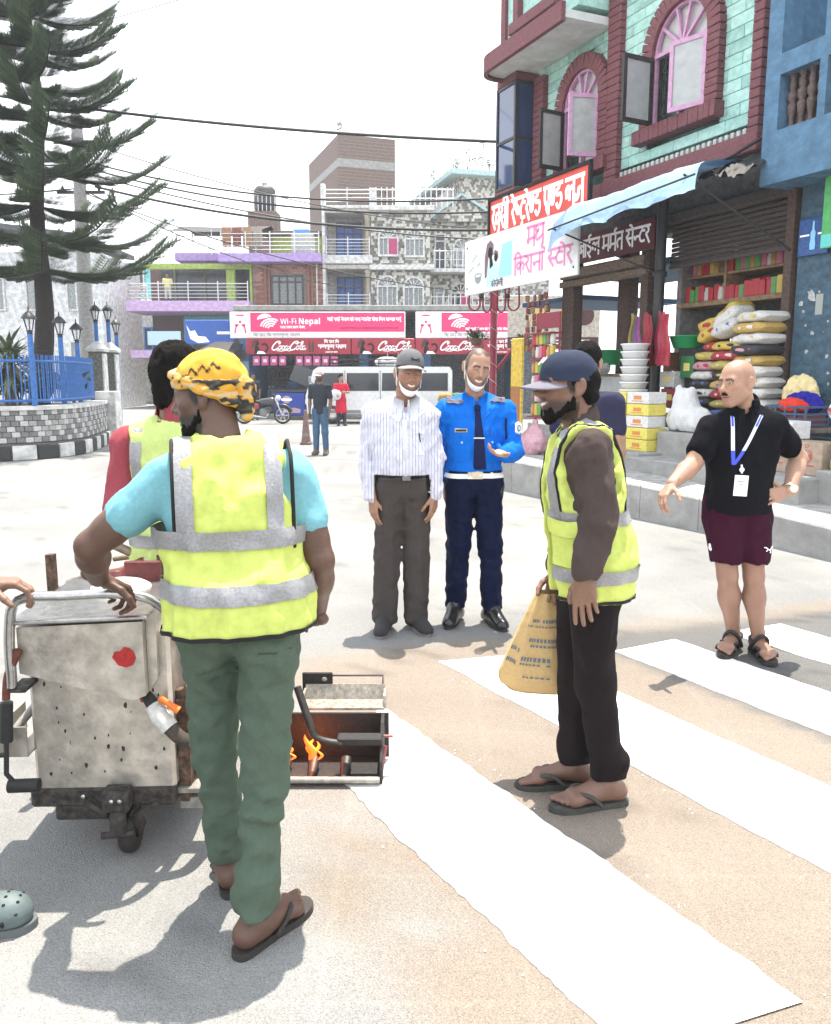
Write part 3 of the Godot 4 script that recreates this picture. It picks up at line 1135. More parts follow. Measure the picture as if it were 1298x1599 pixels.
	var yel:=func(q: Vector3) -> Color:
		var c:=Color(.54,.29,.03)
		if q.x>.02 and absf(q.y-.075+q.z*.15-.009*sin(q.z*190.))<.006 and q.z<.03 and q.z>-.08: c=Color(.03,.02,.01)
		return c
	var cs:=soup()
	f=Field.new(Vector3(-.13,-.06,-.15),Vector3(.13,.16,.14),.0055)
	f.ell(Vector3(0,.048,-.022),Vector3(.09,.1,.113),.01)
	f.cut(Vector3(0,.015,.0),Vector3(0,-1,.45))
	f.fold(fold_noise,.005,Basis.from_scale(Vector3(14,9,9)))
	f.mesh(cs,yel,hx)
	var sc:=put("headscarf",finish(cs),vcol("scarf_cotton",.9),p)
	for w in 4:
		cs=soup()
		f=Field.new(Vector3(-.14,-.13,-.17),Vector3(.14,.16,.15),.0055)
		var prev:=Vector3.ZERO
		for i in 25:
			var a:=TAU*i/24.
			var q:=Vector3(sin(a)*(.08+.003*(w % 2)),[.022,.04,.004,.058][w]+[.044,.04,.05,.03][w]*cos(a+[.1,.35,-.25,.5][w]) ,cos(a)*(.098+.003*w)-.014)
			if i>0: f.cap(prev,q,.0145,.0145,.008)
			prev=q
		if w==0:
			f.cap(Vector3(.02,.03,-.125),Vector3(.01,-.07,-.12),.03,.02,.02)
			f.cap(Vector3(-.02,.02,-.125),Vector3(-.03,-.05,-.125),.026,.014,.02)
		f.fold(fold_noise,.007,Basis.from_euler(Vector3(0,0,.3))*Basis.from_scale(Vector3(7,16,7)))
		f.mesh(cs,wrap_paint,hx)
		put("scarf_wrap",finish(cs),vcol("scarf_cotton",.9),sc)
	var rb:=rubber()
	flipflop("flip_flop",p,J.al,Vector3(-.28,0,-1),Vector3(1,0,0),rb,rb)
	flipflop("flip_flop",p,J.ar,Vector3(.62,0,-.9),Vector3(-1,0,-.3),rb,rb)
func figure_red_shirt_worker() -> void:
	var p:=thing("person","worker in red shirt and pale vest, half hidden behind the man in the headscarf","person",Vector3(-.985,0,-3.37),.0,"road crew in safety vests")
	var J:={"pel": Vector3(.03,.90,.0),"chest": Vector3(.02,1.2,.0),"neck": Vector3(.02,1.41,.02),"sl": Vector3(-.17,1.31,.03),"sr": Vector3(.2,1.32,-.02),"el": Vector3(-.2,1.06,.08),"wl": Vector3(-.12,.92,-.12),"er": Vector3(.26,1.06,-.02),"wr": Vector3(.2,.9,-.2),"hl": Vector3(-.06,.86,0),"hr": Vector3(.12,.86,0),"kl": Vector3(-.06,.47,-.05),"kr": Vector3(.12,.47,-.02),"al": Vector3(-.06,.09,.02),"ar": Vector3(.14,.09,.05),"f": Vector3(.1,0,-.99),"w": .97}
	var skin:=Color(.16,.085,.055)
	var s:=soup()
	var f:=Field.new(Vector3(-.35,.0,-.3),Vector3(.35,1.52,.25),.014)
	add_torso(f,J,-.02)
	for d in ["l","r"]:
		add_arm(f,J,d,-.007); add_leg(f,J,d,-.022,.85)
	f.mesh(s,tint(skin))
	for d in ["l","r"]: hand(s,J["w"+d],Vector3(0,-.4,-1),Vector3(0,-1,.3),Vector3(1 if d=="l" else -1,0,0),[.5,.7,.7,.7,.7],tint(skin))
	var hx:=head(s,p,Vector3(.045,1.585,.0),Vector3(.55,-.1,-.85),.0,{"skin": skin,"cell": .006},J.neck)
	put("body",finish(s),skin_mat("skin"),p)
	hair_part("hair",p,hx,func(q: Field):
		q.ell(Vector3(0,.04,-.025),Vector3(.09,.1,.106),.01)
		q.cap(Vector3(0,.0,-.09),Vector3(0,-.1,-.08),.05,.04,.03)
		q.cut(Vector3(0,.06,.07),Vector3(0,-.75,1)),hair_mat(),.007,.01)
	f=Field.new(Vector3(-.4,.75,-.35),Vector3(.4,1.56,.3),.0115)
	add_torso(f,J,.014,1.3)
	f.cap(J.neck+Vector3(0,-.01,.0),J.neck+Vector3(0,.055,.0),.078,.072,.02)
	f.cap(J.neck+Vector3(0,.03,0),J.neck+Vector3(0,.2,0),.06,.066,.006,Vector3.ZERO,1.,true)
	f.cut(Vector3(0,.8,0),Vector3.DOWN)
	f.fold(fold_noise,.008,Basis.from_euler(Vector3(0,0,.7))*Basis.from_scale(Vector3(7,4,7)))
	put("shirt",net(f),cloth_mat("red_cotton",Color(.27,.055,.07),.9,.4),p)
	var v:=safety_vest(p,J,.032,.8,.085,cloth_mat("faded_vest_cloth",Color(.48,.58,.2),.85,.4))
	var ax:=func(y: float) -> Vector3: return J.pel.lerp(J.chest,(y-J.pel.y)/(J.chest.y-J.pel.y))
	for y in [1.08,.94]: put("reflective_band",drape(v[1],ring(ax.call(y),0,360,60),Vector3(0,.05,0),.0035),reflective(),v[0])
	for sd in [1.,-1.]: put("reflective_band",drape(v[1],over_shoulder(J,sd,.12,1.1,1.1),Vector3(.046,0,0),.003),reflective(),v[0])
	f=Field.new(Vector3(-.3,.06,-.3),Vector3(.35,1.08,.25),.014)
	add_trousers(f,J,.012,.022)
	f.fold(fold_noise,.008,Basis.from_scale(Vector3(6,4.5,6)))
	put("trousers",net(f),cloth_mat("brown_twill",Color(.06,.045,.035)),p)
	for d in ["l","r"]: shoe(p,J["a"+d],Vector3(0,0,-1),mat("dark_shoe",Color(.02,.018,.016),.5),rubber())
func stripes_tex() -> ImageTexture:
	lock.lock()
	var im:=Image.create(256,64,false,Image.FORMAT_RGB8)
	im.fill(Color(.95,.95,.98))
	for i in 8:
		im.fill_rect(Rect2i(i*32+4,0,5,64),Color(.52,.53,.68))
		im.fill_rect(Rect2i(i*32+20,0,2,64),Color(.78,.79,.88))
	texs["shirt_stripes"]=ImageTexture.create_from_image(im)
	lock.unlock()
	return texs["shirt_stripes"]
func belt(p: Node3D,f: Field,c: Vector3,m: Material,buckle: Material,wd: float,bw: float,face:=90.) -> void:
	var b:=put("belt",drape(f,ring(c,0,360,60),Vector3(0,wd,0),.006,2),m,p)
	var k:=MB.new()
	var o:=f.cast(c,Vector3(cos(deg_to_rad(face)),0,sin(deg_to_rad(face))))
	k.cbox(o+Vector3(0,0,.008),Vector3(bw,wd*1.12,.008),.002)
	k.cbox(o+Vector3(0,0,.012),Vector3(bw*.55,wd*.7,.008),.002)
	put("buckle",k,buckle,b)
func collar(p: Node3D,J: Dictionary,f: Field,m: Material,gap:=.03,h:=.045,drop:=.075) -> void:
	var F: Vector3=J.f
	var R: Vector3=(J.sl-J.sr).normalized()
	var c: Vector3=J.neck+Vector3(0,.015,0)+F*.012
	var top:=[]; var low:=[]; var inner:=[]
	for i in 33:
		var a:=lerpf(-PI,PI,i/32.)*.94
		var d:=-F*cos(a)+R*sin(a)
		var front:=smoothstep(1.2,2.9,absf(a))
		var up:=c+d*.066+Vector3(0,h*(1.-.75*front),0)+F*front*.018
		top.append(up)
		inner.append(c+d*.062+Vector3(0,-.01-.02*front,0)+F*front*.02)
		var reach:=smoothstep(1.6,2.55,absf(a))*(1.-smoothstep(2.62,2.96,absf(a)))
		var o:=c+d*(.079+.012*reach)+Vector3(0,-.012-drop*reach-.035*front,0)+F*(.03*front+.02*reach)
		var q:=f.cast(Vector3(c.x,o.y,c.z),o-Vector3(c.x,o.y,c.z)) if front>.1 else o
		low.append(q+(o-c).normalized()*.007)
	var b:=MB.new()
	b.grid([inner,top,low])
	put("collar",b,m,p)
func figure_cap_man() -> void:
	var p:=thing("person","smiling man in grey cap, white striped shirt and grey trousers beside the officer","person",Vector3(-.1,0,-5.12))
	var J:={"pel": Vector3(.02,.95,.0),"chest": Vector3(.013,1.2,.0),"neck": Vector3(.03,1.42,-.015),"sl": Vector3(.172,1.345,.0),"sr": Vector3(-.155,1.345,.0),"er": Vector3(-.185,1.08,-.01),"wr": Vector3(-.165,.85,.06),"el": Vector3(.215,1.09,-.01),"wl": Vector3(.215,.87,.05),"hl": Vector3(.1,.9,.0),"hr": Vector3(-.06,.9,.0),"kl": Vector3(.105,.49,.0),"kr": Vector3(-.075,.48,.01),"al": Vector3(.1,.085,.0),"ar": Vector3(-.095,.085,.03),"f": Vector3(.12,0,.99),"w": 1.02}
	var skin:=Color(.32,.165,.105)
	var s:=soup()
	var f:=Field.new(Vector3(-.36,.0,-.25),Vector3(.36,1.52,.25),.013)
	add_torso(f,J,-.02)
	for d in ["l","r"]:
		add_arm(f,J,d,-.007); add_leg(f,J,d,-.022,.85)
	f.mesh(s,tint(skin))
	hand(s,J.wr,Vector3(.08,-1,.12),Vector3(.75,0,-.65),Vector3(.65,0,.75),[.4,.22,.25,.3,.35],tint(skin),1.,.0042,.05,.3)
	hand(s,J.wl,Vector3(-.05,-1,.15),Vector3(-.8,0,-.5),Vector3(-.5,0,.8),[.4,.3,.3,.35,.4],tint(skin),1.,.0042,.05,.3)
	var hx:=head(s,p,Vector3(.06,1.6,.03),Vector3(.28,-.1,1),-.12,{"skin": skin,"lip": Color(.3,.11,.08),"smile": 1.,"squint": .35,"hair": Color(.03,.025,.024),"stubble": .25,"jaw": 1.08,"brow": .5,"cell": .0045},J.neck)
	put("body",finish(s),skin_mat("skin"),p)
	f=Field.new(Vector3(-.42,.8,-.26),Vector3(.42,1.56,.3),.0095)
	add_torso(f,J,.018,1.94,.012)
	f.cap(Vector3(.02,.98,.01),Vector3(.02,1.06,.015),.13,.13,.05,Vector3(0,0,1),1.05)
	f.cut(Vector3(0,.955,0),Vector3.DOWN) if false else null
	for d in ["l","r"]:
		var E: Vector3=J["e"+d]; var W: Vector3=J["w"+d]
		f.cap(E.lerp(W,.1),E.lerp(W,.9),.055,.046,.03)
	f.cap(J.neck+Vector3(.01,.03,.01),J.neck+Vector3(.02,.2,.04),.06,.07,.006,Vector3.ZERO,1.,true)
	f.cap(J.neck+J.f*.09,J.neck+J.f*.13+Vector3(0,-.09,0),.03,.006,.006,Vector3.ZERO,1.,true)
	f.fold(fold_noise,.011,Basis.from_euler(Vector3(0,0,.45))*Basis.from_scale(Vector3(9,5,9)))
	f.fold(crumple,.005,Basis.from_scale(Vector3(12,12,12)),-1e9,false)
	f.hem(.995,.02,.165)
	var sm:=cloth_mat("striped_shirt",Color(.62,.62,.65),.9,.35)
	sm.albedo_texture=stripes_tex()
	sm.uv1_scale=Vector3.ONE*6.5
	sm.uv1_world_triplanar=false
	var sh:=put("shirt",net(f),sm,p)
	var wm:=cloth_mat("white_collar",Color(.58,.58,.61))
	collar(sh,J,f,wm)
	var b:=MB.new()
	for y in [1.3,1.2,1.1,1.]:
		b.ball(f.cast(Vector3(.02,y,0),Vector3(.12,0,1))+Vector3(0,0,.002),Vector3(.006,.006,.003),8)
	put("button",b,wm,sh)
	put("placket",drape(f,[[Vector3(.02,1.33,0),Vector3(.13,0,1)],[Vector3(.02,1.2,0),Vector3(.12,0,1)],[Vector3(.02,1.1,0),Vector3(.12,0,1)],[Vector3(.02,.97,0),Vector3(.12,0,1)]],Vector3(.03,0,0),.003,2),wm,sh)
	put("chest_pocket",drape(f,[[Vector3(.105,1.235,0),Vector3(.2,0,1)],[Vector3(.105,1.2,0),Vector3(.2,0,1)],[Vector3(.105,1.12,0),Vector3(.2,0,1)]],Vector3(.09,0,0),.004,4),sm,sh)
	b=MB.new()
	var q:=f.cast(Vector3(.1,1.23,0),Vector3(.15,0,1))
	b.tube([q+Vector3(.005,.02,.006),q+Vector3(.012,-.035,.008)],.0035,6)
	put("pen",b,mat("pen_black",Color(.01,.01,.012),.3),p)
	f=Field.new(Vector3(-.3,.02,-.25),Vector3(.35,1.06,.28),.0105)
	add_trousers(f,J,.012,.03)
	for d in ["l","r"]: f.cap(J["k"+d],J["a"+d]+Vector3(0,-.02,.01),.07,.074,.03)
	f.cut(Vector3(0,1.,0),Vector3.UP)
	f.cut(Vector3(0,.045,0),Vector3.DOWN)
	f.fold(fold_noise,.011,Basis.from_scale(Vector3(8,1.6,8)))
	f.fold(fold_noise,.007,Basis.from_euler(Vector3(0,0,.6))*Basis.from_scale(Vector3(4,7,4)))
	put("trousers",net(f),cloth_mat("grey_wool",Color(.058,.05,.047),.9,.4),p)
	belt(p,f,Vector3(.022,.982,.0),mat("black_leather",Color(.012,.011,.01),.4),mat("steel_buckle",Color(.25,.25,.26),.3,.9),.036,.05,78)
	for d in ["l","r"]: shoe(p,J["a"+d],Vector3(.45 if d=="l" else -.12,0,1),rough_mat("grey_suede",Color(.03,.028,.028),.9,.2),mat("sole_grey",Color(.16,.15,.15),.8),.29)
	b=MB.new()
	b.tube(arc_ring(J.wl+Vector3(0,.012,0),.034,Vector3(.05,1,-.1)),.006,6)
	put("wristwatch",b,mat("watch_steel",Color(.3,.29,.27),.25,.9),p)
	var cap:=ball_cap(p,hx,cloth_mat("grey_cap_cloth",Color(.13,.13,.135)),cloth_mat("light_brim_cloth",Color(.30,.29,.285)),-.1,.056)
	b=MB.new()
	for sd in [-1.,1.]:
		var pts:=[]
		for t in [[.004,.0],[.016,.004],[.024,.014],[.02,.004],[.026,-.006]]: pts.append(Vector2(t[0]*sd,t[1]))
		b.stroke(curve(pts,3),.006,.003,hx*Transform3D(Basis(Vector3.RIGHT,-.5),Vector3(0,.09,.098)))
		b.stroke([Vector2(-.012*sd,.006),Vector2(.0,.001)],.005,.003,hx*Transform3D(Basis(Vector3.RIGHT,-.5),Vector3(0,.09,.098)))
	put("cap_emblem",b,mat("pen_black",Color.BLACK),cap)
	chin_mask(p,hx)
func arc_ring(c: Vector3,r: float,n: Vector3) -> Array:
	n=n.normalized()
	var a:=n.cross(Vector3.RIGHT).normalized(); var b:=n.cross(a)
	var out:=[]
	for i in 19: out.append(c+(a*cos(TAU*i/18.)+b*sin(TAU*i/18.))*r)
	return out
func chin_mask(p: Node3D,hx: Transform3D) -> void:
	var rows:=[]
	for i in 7:
		var v:=i/6.
		var row:=[]
		for j in 25:
			var a:=lerpf(-1.,1.,j/24.)
			var ang:=a*1.25
			var y:=lerpf(-.094,-.132,v)+.062*a*a-.005*sin(v*18.)
			var rr:=lerpf(.106,.08,v*v)*(1.-.17*a*a)
			row.append(hx*Vector3(sin(ang)*rr*.78,y,cos(ang)*rr-.004))
		rows.append(row)
	var b:=MB.new()
	b.grid(rows,false,true)
	var m:=put("face_mask",b,cloth_mat("white_paper_mask",Color(.82,.84,.86)),p)
	b=MB.new()
	for s in [-1.,1.]:
		for e in [-.045,-.075]:
			b.tube([hx*Vector3(s*.074,e,.03),hx*Vector3(s*.079,-.015,.012),hx*Vector3(s*.084,.025,-.012)],.0017,5)
	put("ear_loop",b,known("white_paper_mask"),m)
func figure_officer() -> void:
	var p:=thing("person","traffic officer in bright blue shirt and navy tie, palm held out","person",Vector3(.38,0,-5.25))
	var J:={"pel": Vector3(-.012,.955,.0),"chest": Vector3(-.01,1.225,.0),"neck": Vector3(-.008,1.435,-.015),"sl": Vector3(.178,1.365,-.02),"sr": Vector3(-.188,1.365,.01),"er": Vector3(-.225,1.11,-.05),"wr": Vector3(-.185,.9,-.1),"el": Vector3(.235,1.12,.02),"wl": Vector3(.165,1.12,.22),"hl": Vector3(.075,.91,.0),"hr": Vector3(-.095,.91,.0),"kl": Vector3(.1,.5,.0),"kr": Vector3(-.105,.5,.0),"al": Vector3(.112,.095,.02),"ar": Vector3(-.12,.095,-.03),"f": Vector3(.05,0,1.),"w": .99}
	var skin:=Color(.38,.215,.14)
	var s:=soup()
	var f:=Field.new(Vector3(-.36,.0,-.25),Vector3(.36,1.55,.36),.013)
	add_torso(f,J,-.02)
	for d in ["l","r"]:
		add_arm(f,J,d,-.007); add_leg(f,J,d,-.022,.85)
	f.mesh(s,tint(skin))
	hand(s,J.wl,Vector3(-.75,.12,.65),Vector3(.15,1.,.25),Vector3(.3,.5,.2),[.1,.25,.35,.4,.45],tint(Color(.46,.28,.2)),1.,.0042,.12)
	hand(s,J.wr,Vector3(.1,-1,-.2),Vector3(.8,0,.4),Vector3(.3,0,.9),[.4,.4,.4,.45,.5],tint(skin),1.,.0045)
	var hx:=head(s,p,Vector3(.0,1.635,.02),Vector3(.22,-.22,1),-.16,{"skin": skin,"lip": Color(.36,.15,.11),"smile": .8,"squint": .6,"hair": Color(.025,.02,.018),"stubble": .3,"jaw": .94,"nose": 1.05,"brow": .9,"hairline": .098,"temple": .015,"buzz": .8,"cell": .0042},J.neck)
	put("body",finish(s),skin_mat("skin"),p)
	var hm:=hair_mat()
	hair_part("hair",p,hx,func(q: Field):
		q.ell(Vector3(0,.036,-.014),Vector3(.0775,.0865,.098),.01)
		q.cut(Vector3(0,.1,.0),Vector3(0,-.4,.9)),hm,.006,.004)
	f=Field.new(Vector3(-.42,.86,-.26),Vector3(.42,1.58,.36),.0095)
	add_torso(f,J,.014,1.9)
	f.cut(Vector3(0,.975,0),Vector3(0,-1,0)) if false else null
	for d in ["l","r"]:
		var E: Vector3=J["e"+d]; var W: Vector3=J["w"+d]
		f.cap(J["s"+d],E,.062,.054,.03)
		f.cap(E,E.lerp(W,.88),.055,.046,.03)
	f.cap(J.neck+Vector3(.0,.03,.01),J.neck+Vector3(.0,.2,.04),.058,.07,.006,Vector3.ZERO,1.,true)
	f.fold(fold_noise,.009,Basis.from_euler(Vector3(0,0,-.5))*Basis.from_scale(Vector3(9,5,9)))
	f.fold(crumple,.004,Basis.from_scale(Vector3(12,12,12)),-1e9,false)
	f.hem(1.,-.01,.162)
	var blue:=cloth_mat("blue_uniform",Color(.003,.13,.56),.65,.3)
	var sh:=put("shirt",net(f),blue,p)
	collar(sh,J,f,blue)
	var navy:=cloth_mat("navy_tie",Color(.008,.014,.06),.6,.2)
	var pts:=[]
	for i in 14:
		pts.append([Vector3(lerpf(-.004,.012,i/13.),lerpf(1.405,.985,i/13.),0),Vector3(.06,0,1)])
	var rows:=[]
	for i in 14:
		var c: Vector3=f.cast(pts[i][0],pts[i][1])+Vector3(0,0,.01+(.012 if i==0 else .0))
		var w: float=[.021,.017,.019,.022,.024,.027,.029,.032,.034,.036,.038,.04,.04,.004][i]
		rows.append([c+Vector3(-w,0,-.004),c+Vector3(-w*.5,0,.001),c+Vector3(w*.5,0,.001),c+Vector3(w,0,-.004)])
	var b:=MB.new()
	b.grid(rows)
	b.cbox((rows[0][1]+rows[0][2])*.5+Vector3(0,-.008,.004),Vector3(.036,.036,.02),.008)
	var tie:=put("tie",b,navy,p)
	b=MB.new()
	b.cbox((rows[6][0]+rows[6][3])*.5+Vector3(0,0,.008),Vector3(.068,.008,.004),.001)
	put("tie_clip",b,mat("bright_clip",Color(.75,.75,.72),.25,.6),tie)
	for sd in [-1.,1.]:
		var x: float=.095*sd
		var fl:=put("pocket_flap",drape(f,[[Vector3(x-.055,1.2,0),Vector3(0,0,1)],[Vector3(x-.027,1.196,0),Vector3(0,0,1)],[Vector3(x,1.19,0),Vector3(0,0,1)],[Vector3(x+.027,1.196,0),Vector3(0,0,1)],[Vector3(x+.055,1.2,0),Vector3(0,0,1)]],Vector3(0,.036,0),.006,2),blue,sh)
		put("chest_pocket",drape(f,[[Vector3(x,1.18,0),Vector3(0,0,1)],[Vector3(x,1.13,0),Vector3(0,0,1)],[Vector3(x,1.06,0),Vector3(0,0,1)]],Vector3(.1,0,0),.003,4),blue,sh)
		b=MB.new()
		b.ball(f.cast(Vector3(x,1.183,0),Vector3(0,0,1))+Vector3(0,0,.008),Vector3(.0075,.0075,.004),10)
		put("button",b,mat("blue_button",Color(.25,.5,.75),.3),fl)
	b=MB.new()
	var npos:=f.cast(Vector3(-.1,1.257,0),Vector3(0,0,1))+Vector3(0,0,.006)
	b.cbox(npos,Vector3(.078,.022,.004),.001)
	var plate:=put("name_plate",b,mat("brass_plate",Color(.42,.36,.22),.4,.3),p)
	b=MB.new()
	b.box(npos+Vector3(0,0,.0025),Vector3(.066,.012,.002))
	put("plate_lettering",b,mat("pen_black",Color.BLACK),plate)
	b=MB.new()
	var pp:=f.cast(Vector3(.085,1.245,0),Vector3(0,0,1))
	b.tube([pp+Vector3(0,.03,.006),pp+Vector3(.001,-.02,.006)],.004,6)
	put("pen",b,mat("pen_blue",Color(.02,.1,.4),.3),p)
	for d in ["l","r"]:
		var S: Vector3=J["s"+d]
		var rays:=[]
		for i in 8:
			var c:=Vector3(lerpf(S.x*1.,S.x*.45,i/7.),S.y-.03,S.z+.01)
			rays.append([c,Vector3(0,1,.25)])
		var e:=put("epaulette",drape(f,rays,Vector3(0,0,.07),.018,3),cloth_mat("grey_braid",Color(.13,.12,.16)),sh)
		b=MB.new()
		var ep:=f.cast(rays[2][0],rays[2][1])+Vector3(0,.012,.006)
		for k in 5:
			var a:=TAU*k/5.
			b.bar(ep,ep+Vector3(cos(a)*.016,.002,sin(a)*.016),.008,.004)
		put("rank_star",b,mat("gold_thread",Color(.6,.38,.08),.4,.5),e)
	var bd:=f.cast(J.sl.lerp(J.el,.42),Vector3(.75,0,.65),.2)
	var bx:=Transform3D(Basis(Vector3.UP,.85),bd+Vector3(.004,0,.004))
	b=MB.new()
	b.prism(PackedVector2Array([Vector2(-.03,.035),Vector2(0,.044),Vector2(.03,.035),Vector2(.03,-.015),Vector2(0,-.045),Vector2(-.03,-.015)]),-.004,.004,bx)
	var bdg:=put("arm_badge",b,mat("badge_white",Color(.8,.8,.8),.7),sh)
	b=MB.new()
	b.prism(PackedVector2Array(arc(Vector2(0,.004),.021,.021,0,340,18)),.004,.006,bx)
	put("badge_ring",b,mat("badge_blue",Color(.05,.12,.3),.7),bdg)
	b=MB.new()
	b.prism(PackedVector2Array(arc(Vector2(0,.004),.013,.013,0,340,14)),.006,.008,bx)
	b.stroke([Vector2(-.018,-.022),Vector2(0,-.034),Vector2(.018,-.022)],.006,.006,bx)
	put("badge_crest",b,mat("badge_pale",Color(.55,.6,.62),.7),bdg)
	b=MB.new()
	var cord:=[]
	for i in 9: cord.append(f.cast(Vector3(.162,lerpf(1.33,1.2,i/8.),.0),Vector3(.35,0,1))+Vector3(0,0,.004))
	b.tube(cord,.007,6)
	put("shoulder_cord",b,navy,sh)
	f=Field.new(Vector3(-.3,.05,-.25),Vector3(.32,1.08,.25),.0105)
	add_trousers(f,J,.012,.026)
	f.cut(Vector3(0,1.01,0),Vector3.UP)
	f.cut(Vector3(0,.1,0),Vector3.DOWN)
	f.fold(fold_noise,.008,Basis.from_scale(Vector3(7,3.5,7)))
	f.fold(fold_noise,.008,Basis.from_euler(Vector3(0,0,-.5))*Basis.from_scale(Vector3(4,9,4)),-1.)
	put("trousers",net(f),cloth_mat("navy_uniform",Color(.0025,.006,.028),.7,.35),p)
	belt(p,f,Vector3(-.012,.985,0),mat("white_belt",Color(.8,.8,.78),.5),mat("pale_brass",Color(.62,.55,.42),.3,.4),.055,.095,88)
	var lm:=mat("polished_leather",Color(.012,.011,.011),.25)
	for d in ["l","r"]: shoe(p,J["a"+d],Vector3(.35 if d=="l" else -.3,0,1),lm,rubber(),.29)
	b=MB.new()
	b.cbox(Vector3(.155,.9,.02),Vector3(.045,.13,.05),.01)
	put("radio_pouch",b,lm,p)
	chin_mask(p,hx)
func figure_bag_worker() -> void:
	var p:=thing("person","bearded worker in navy cap and open lime vest, side on, carrying a sack","person",Vector3(.62,0,-2.97),.0,"road crew in safety vests")
	var J:={"pel": Vector3(.015,.9,.0),"chest": Vector3(-.02,1.19,.0),"neck": Vector3(-.03,1.40,.0),"sl": Vector3(-.03,1.335,.165),"sr": Vector3(-.0,1.335,-.165),"el": Vector3(-.0,1.1,.215),"wl": Vector3(-.055,.93,.245),"er": Vector3(.02,1.09,-.2),"wr": Vector3(-.07,.84,-.19),"hl": Vector3(.015,.86,.08),"hr": Vector3(.005,.86,-.08),"kl": Vector3(.035,.48,.075),"kr": Vector3(-.01,.48,-.07),"al": Vector3(.1,.1,.07),"ar": Vector3(-.0,.1,-.07),"f": Vector3(-.97,0,.2),"w": .98}
	var skin:=Color(.20,.105,.068)
	var s:=soup()
	var f:=Field.new(Vector3(-.3,.0,-.32),Vector3(.3,1.5,.34),.013)
	add_torso(f,J,-.02)
	for d in ["l","r"]:
		add_arm(f,J,d,-.007); add_leg(f,J,d,-.022,.85)
	f.mesh(s,tint(skin))
	hand(s,J.wl,Vector3(.06,-1,.06),Vector3(.35,.05,-1),Vector3(-1,0,-.2),[.35,.2,.28,.32,.36],tint(skin),1.06,.0038,.06,.35)
	hand(s,J.wr,Vector3(-.05,-1,0),Vector3(0,0,1),Vector3(-1,0,0),[.8,.95,.95,.95,.95],tint(skin),1.,.0045)
	foot(s,J.al,Vector3(-1,0,.22),Vector3(0,0,-1),.022,tint(Color(.17,.09,.065)))
	foot(s,J.ar,Vector3(-1,0,-.02),Vector3(0,0,1),.022,tint(Color(.17,.09,.065)))
	var hx:=head(s,p,Vector3(-.085,1.548,.0),Vector3(-.98,.02,.22),.0,{"skin": skin,"lip": Color(.2,.085,.07),"smile": .9,"stubble": .8,"buzz": 1.,"nose": 1.1,"cell": .0042},J.neck)
	put("body",finish(s),skin_mat("skin"),p)
	var hm:=hair_mat()
	beard(p,hx,hm,.5)
	hair_part("hair",p,hx,func(q: Field):
		q.ell(Vector3(0,.02,-.022),Vector3(.081,.085,.1),.01)
		q.cap(Vector3(-.05,-.03,-.065),Vector3(.05,-.03,-.065),.034,.034,.02)
		q.cut(Vector3(0,.0,.012),Vector3(0,-.25,1)),hm,.006,.004)
	f=Field.new(Vector3(-.32,.76,-.35),Vector3(.32,1.52,.36),.0095)
	add_torso(f,J,.012,1.85)
	for d in ["l","r"]:
		var E: Vector3=J["e"+d]; var W: Vector3=J["w"+d]
		f.cap(J["s"+d],E,.058,.052,.03)
		f.cap(E,E.lerp(W,.9),.052,.047,.03)
		f.cap(E.lerp(W,.62),E.lerp(W,.9),.053,.051,.004)
	f.cap(J.neck+Vector3(0,-.01,0),J.neck+Vector3(0,.03,0),.07,.066,.02)
	f.cap(J.neck+Vector3(-.015,.02,0),J.neck+Vector3(-.05,.2,0),.055,.066,.006,Vector3.ZERO,1.,true)
	f.cut(Vector3(0,.825,0),Vector3.DOWN) 
	f.fold(fold_noise,.009,Basis.from_euler(Vector3(.7,0,.5))*Basis.from_scale(Vector3(7,5,7)))
	f.fold(crumple,.004,Basis.from_scale(Vector3(12,12,12)),-1e9,false)
	var sh:=put("shirt",net(f),cloth_mat("taupe_shirt",Color(.062,.046,.042),.8,.45),p)
	put("shirt_collar",drape(f,[[J.neck+Vector3(-.05,-.03,.0),Vector3(-.4,.1,1)],[J.neck+Vector3(-.07,-.07,0),Vector3(-1,0,.8)],[J.neck+Vector3(-.08,-.13,0),Vector3(-1,0,.3)]],Vector3(.01,.04,0),.01,2,.2),cloth_mat("orange_lining",Color(.5,.14,.07)),sh)
	f=Field.new(Vector3(-.28,.06,-.3),Vector3(.3,1.08,.3),.0105)
	add_trousers(f,J,.006,.016)
	for d in ["l","r"]: f.cap(J["a"+d]+Vector3(0,.075,0),J["a"+d]+Vector3(0,.03,0),.074,.062,.02)
	f.cut(Vector3(0,.105,0),Vector3.DOWN,.01)
	f.fold(fold_noise,.009,Basis.from_euler(Vector3(.4,0,.3))*Basis.from_scale(Vector3(6,4,6)))
	put("trousers",net(f),cloth_mat("black_joggers",Color(.012,.009,.0095),.9,.45),p)
	var v:=safety_vest(p,J,.036,.8,.078,vest_mat(),true)
	var ax:=func(y: float) -> Vector3: return J.pel.lerp(J.chest,(y-J.pel.y)/(J.chest.y-J.pel.y))
	var tape:=reflective()
	for y in [1.1,.9]:
		put("reflective_band",drape(v[1],ring(ax.call(y),-150,150,80,Vector3(0,.0,0)),Vector3(0,.048,0),.007),tape,v[0])
	for sd in [1.,-1.]: put("reflective_band",drape(v[1],over_shoulder(J,sd,.1,1.12,1.09),(J.sl-J.sr).normalized()*.046,.007),tape,v[0])
	var bind:=mat("black_binding",Color(.012,.012,.012),.9)
	put("hem_binding",drape(v[1],ring(ax.call(.81),-150,150,80),Vector3(0,.012,0),.004,1),bind,v[0])
	var R: Vector3=(J.sl-J.sr).normalized()
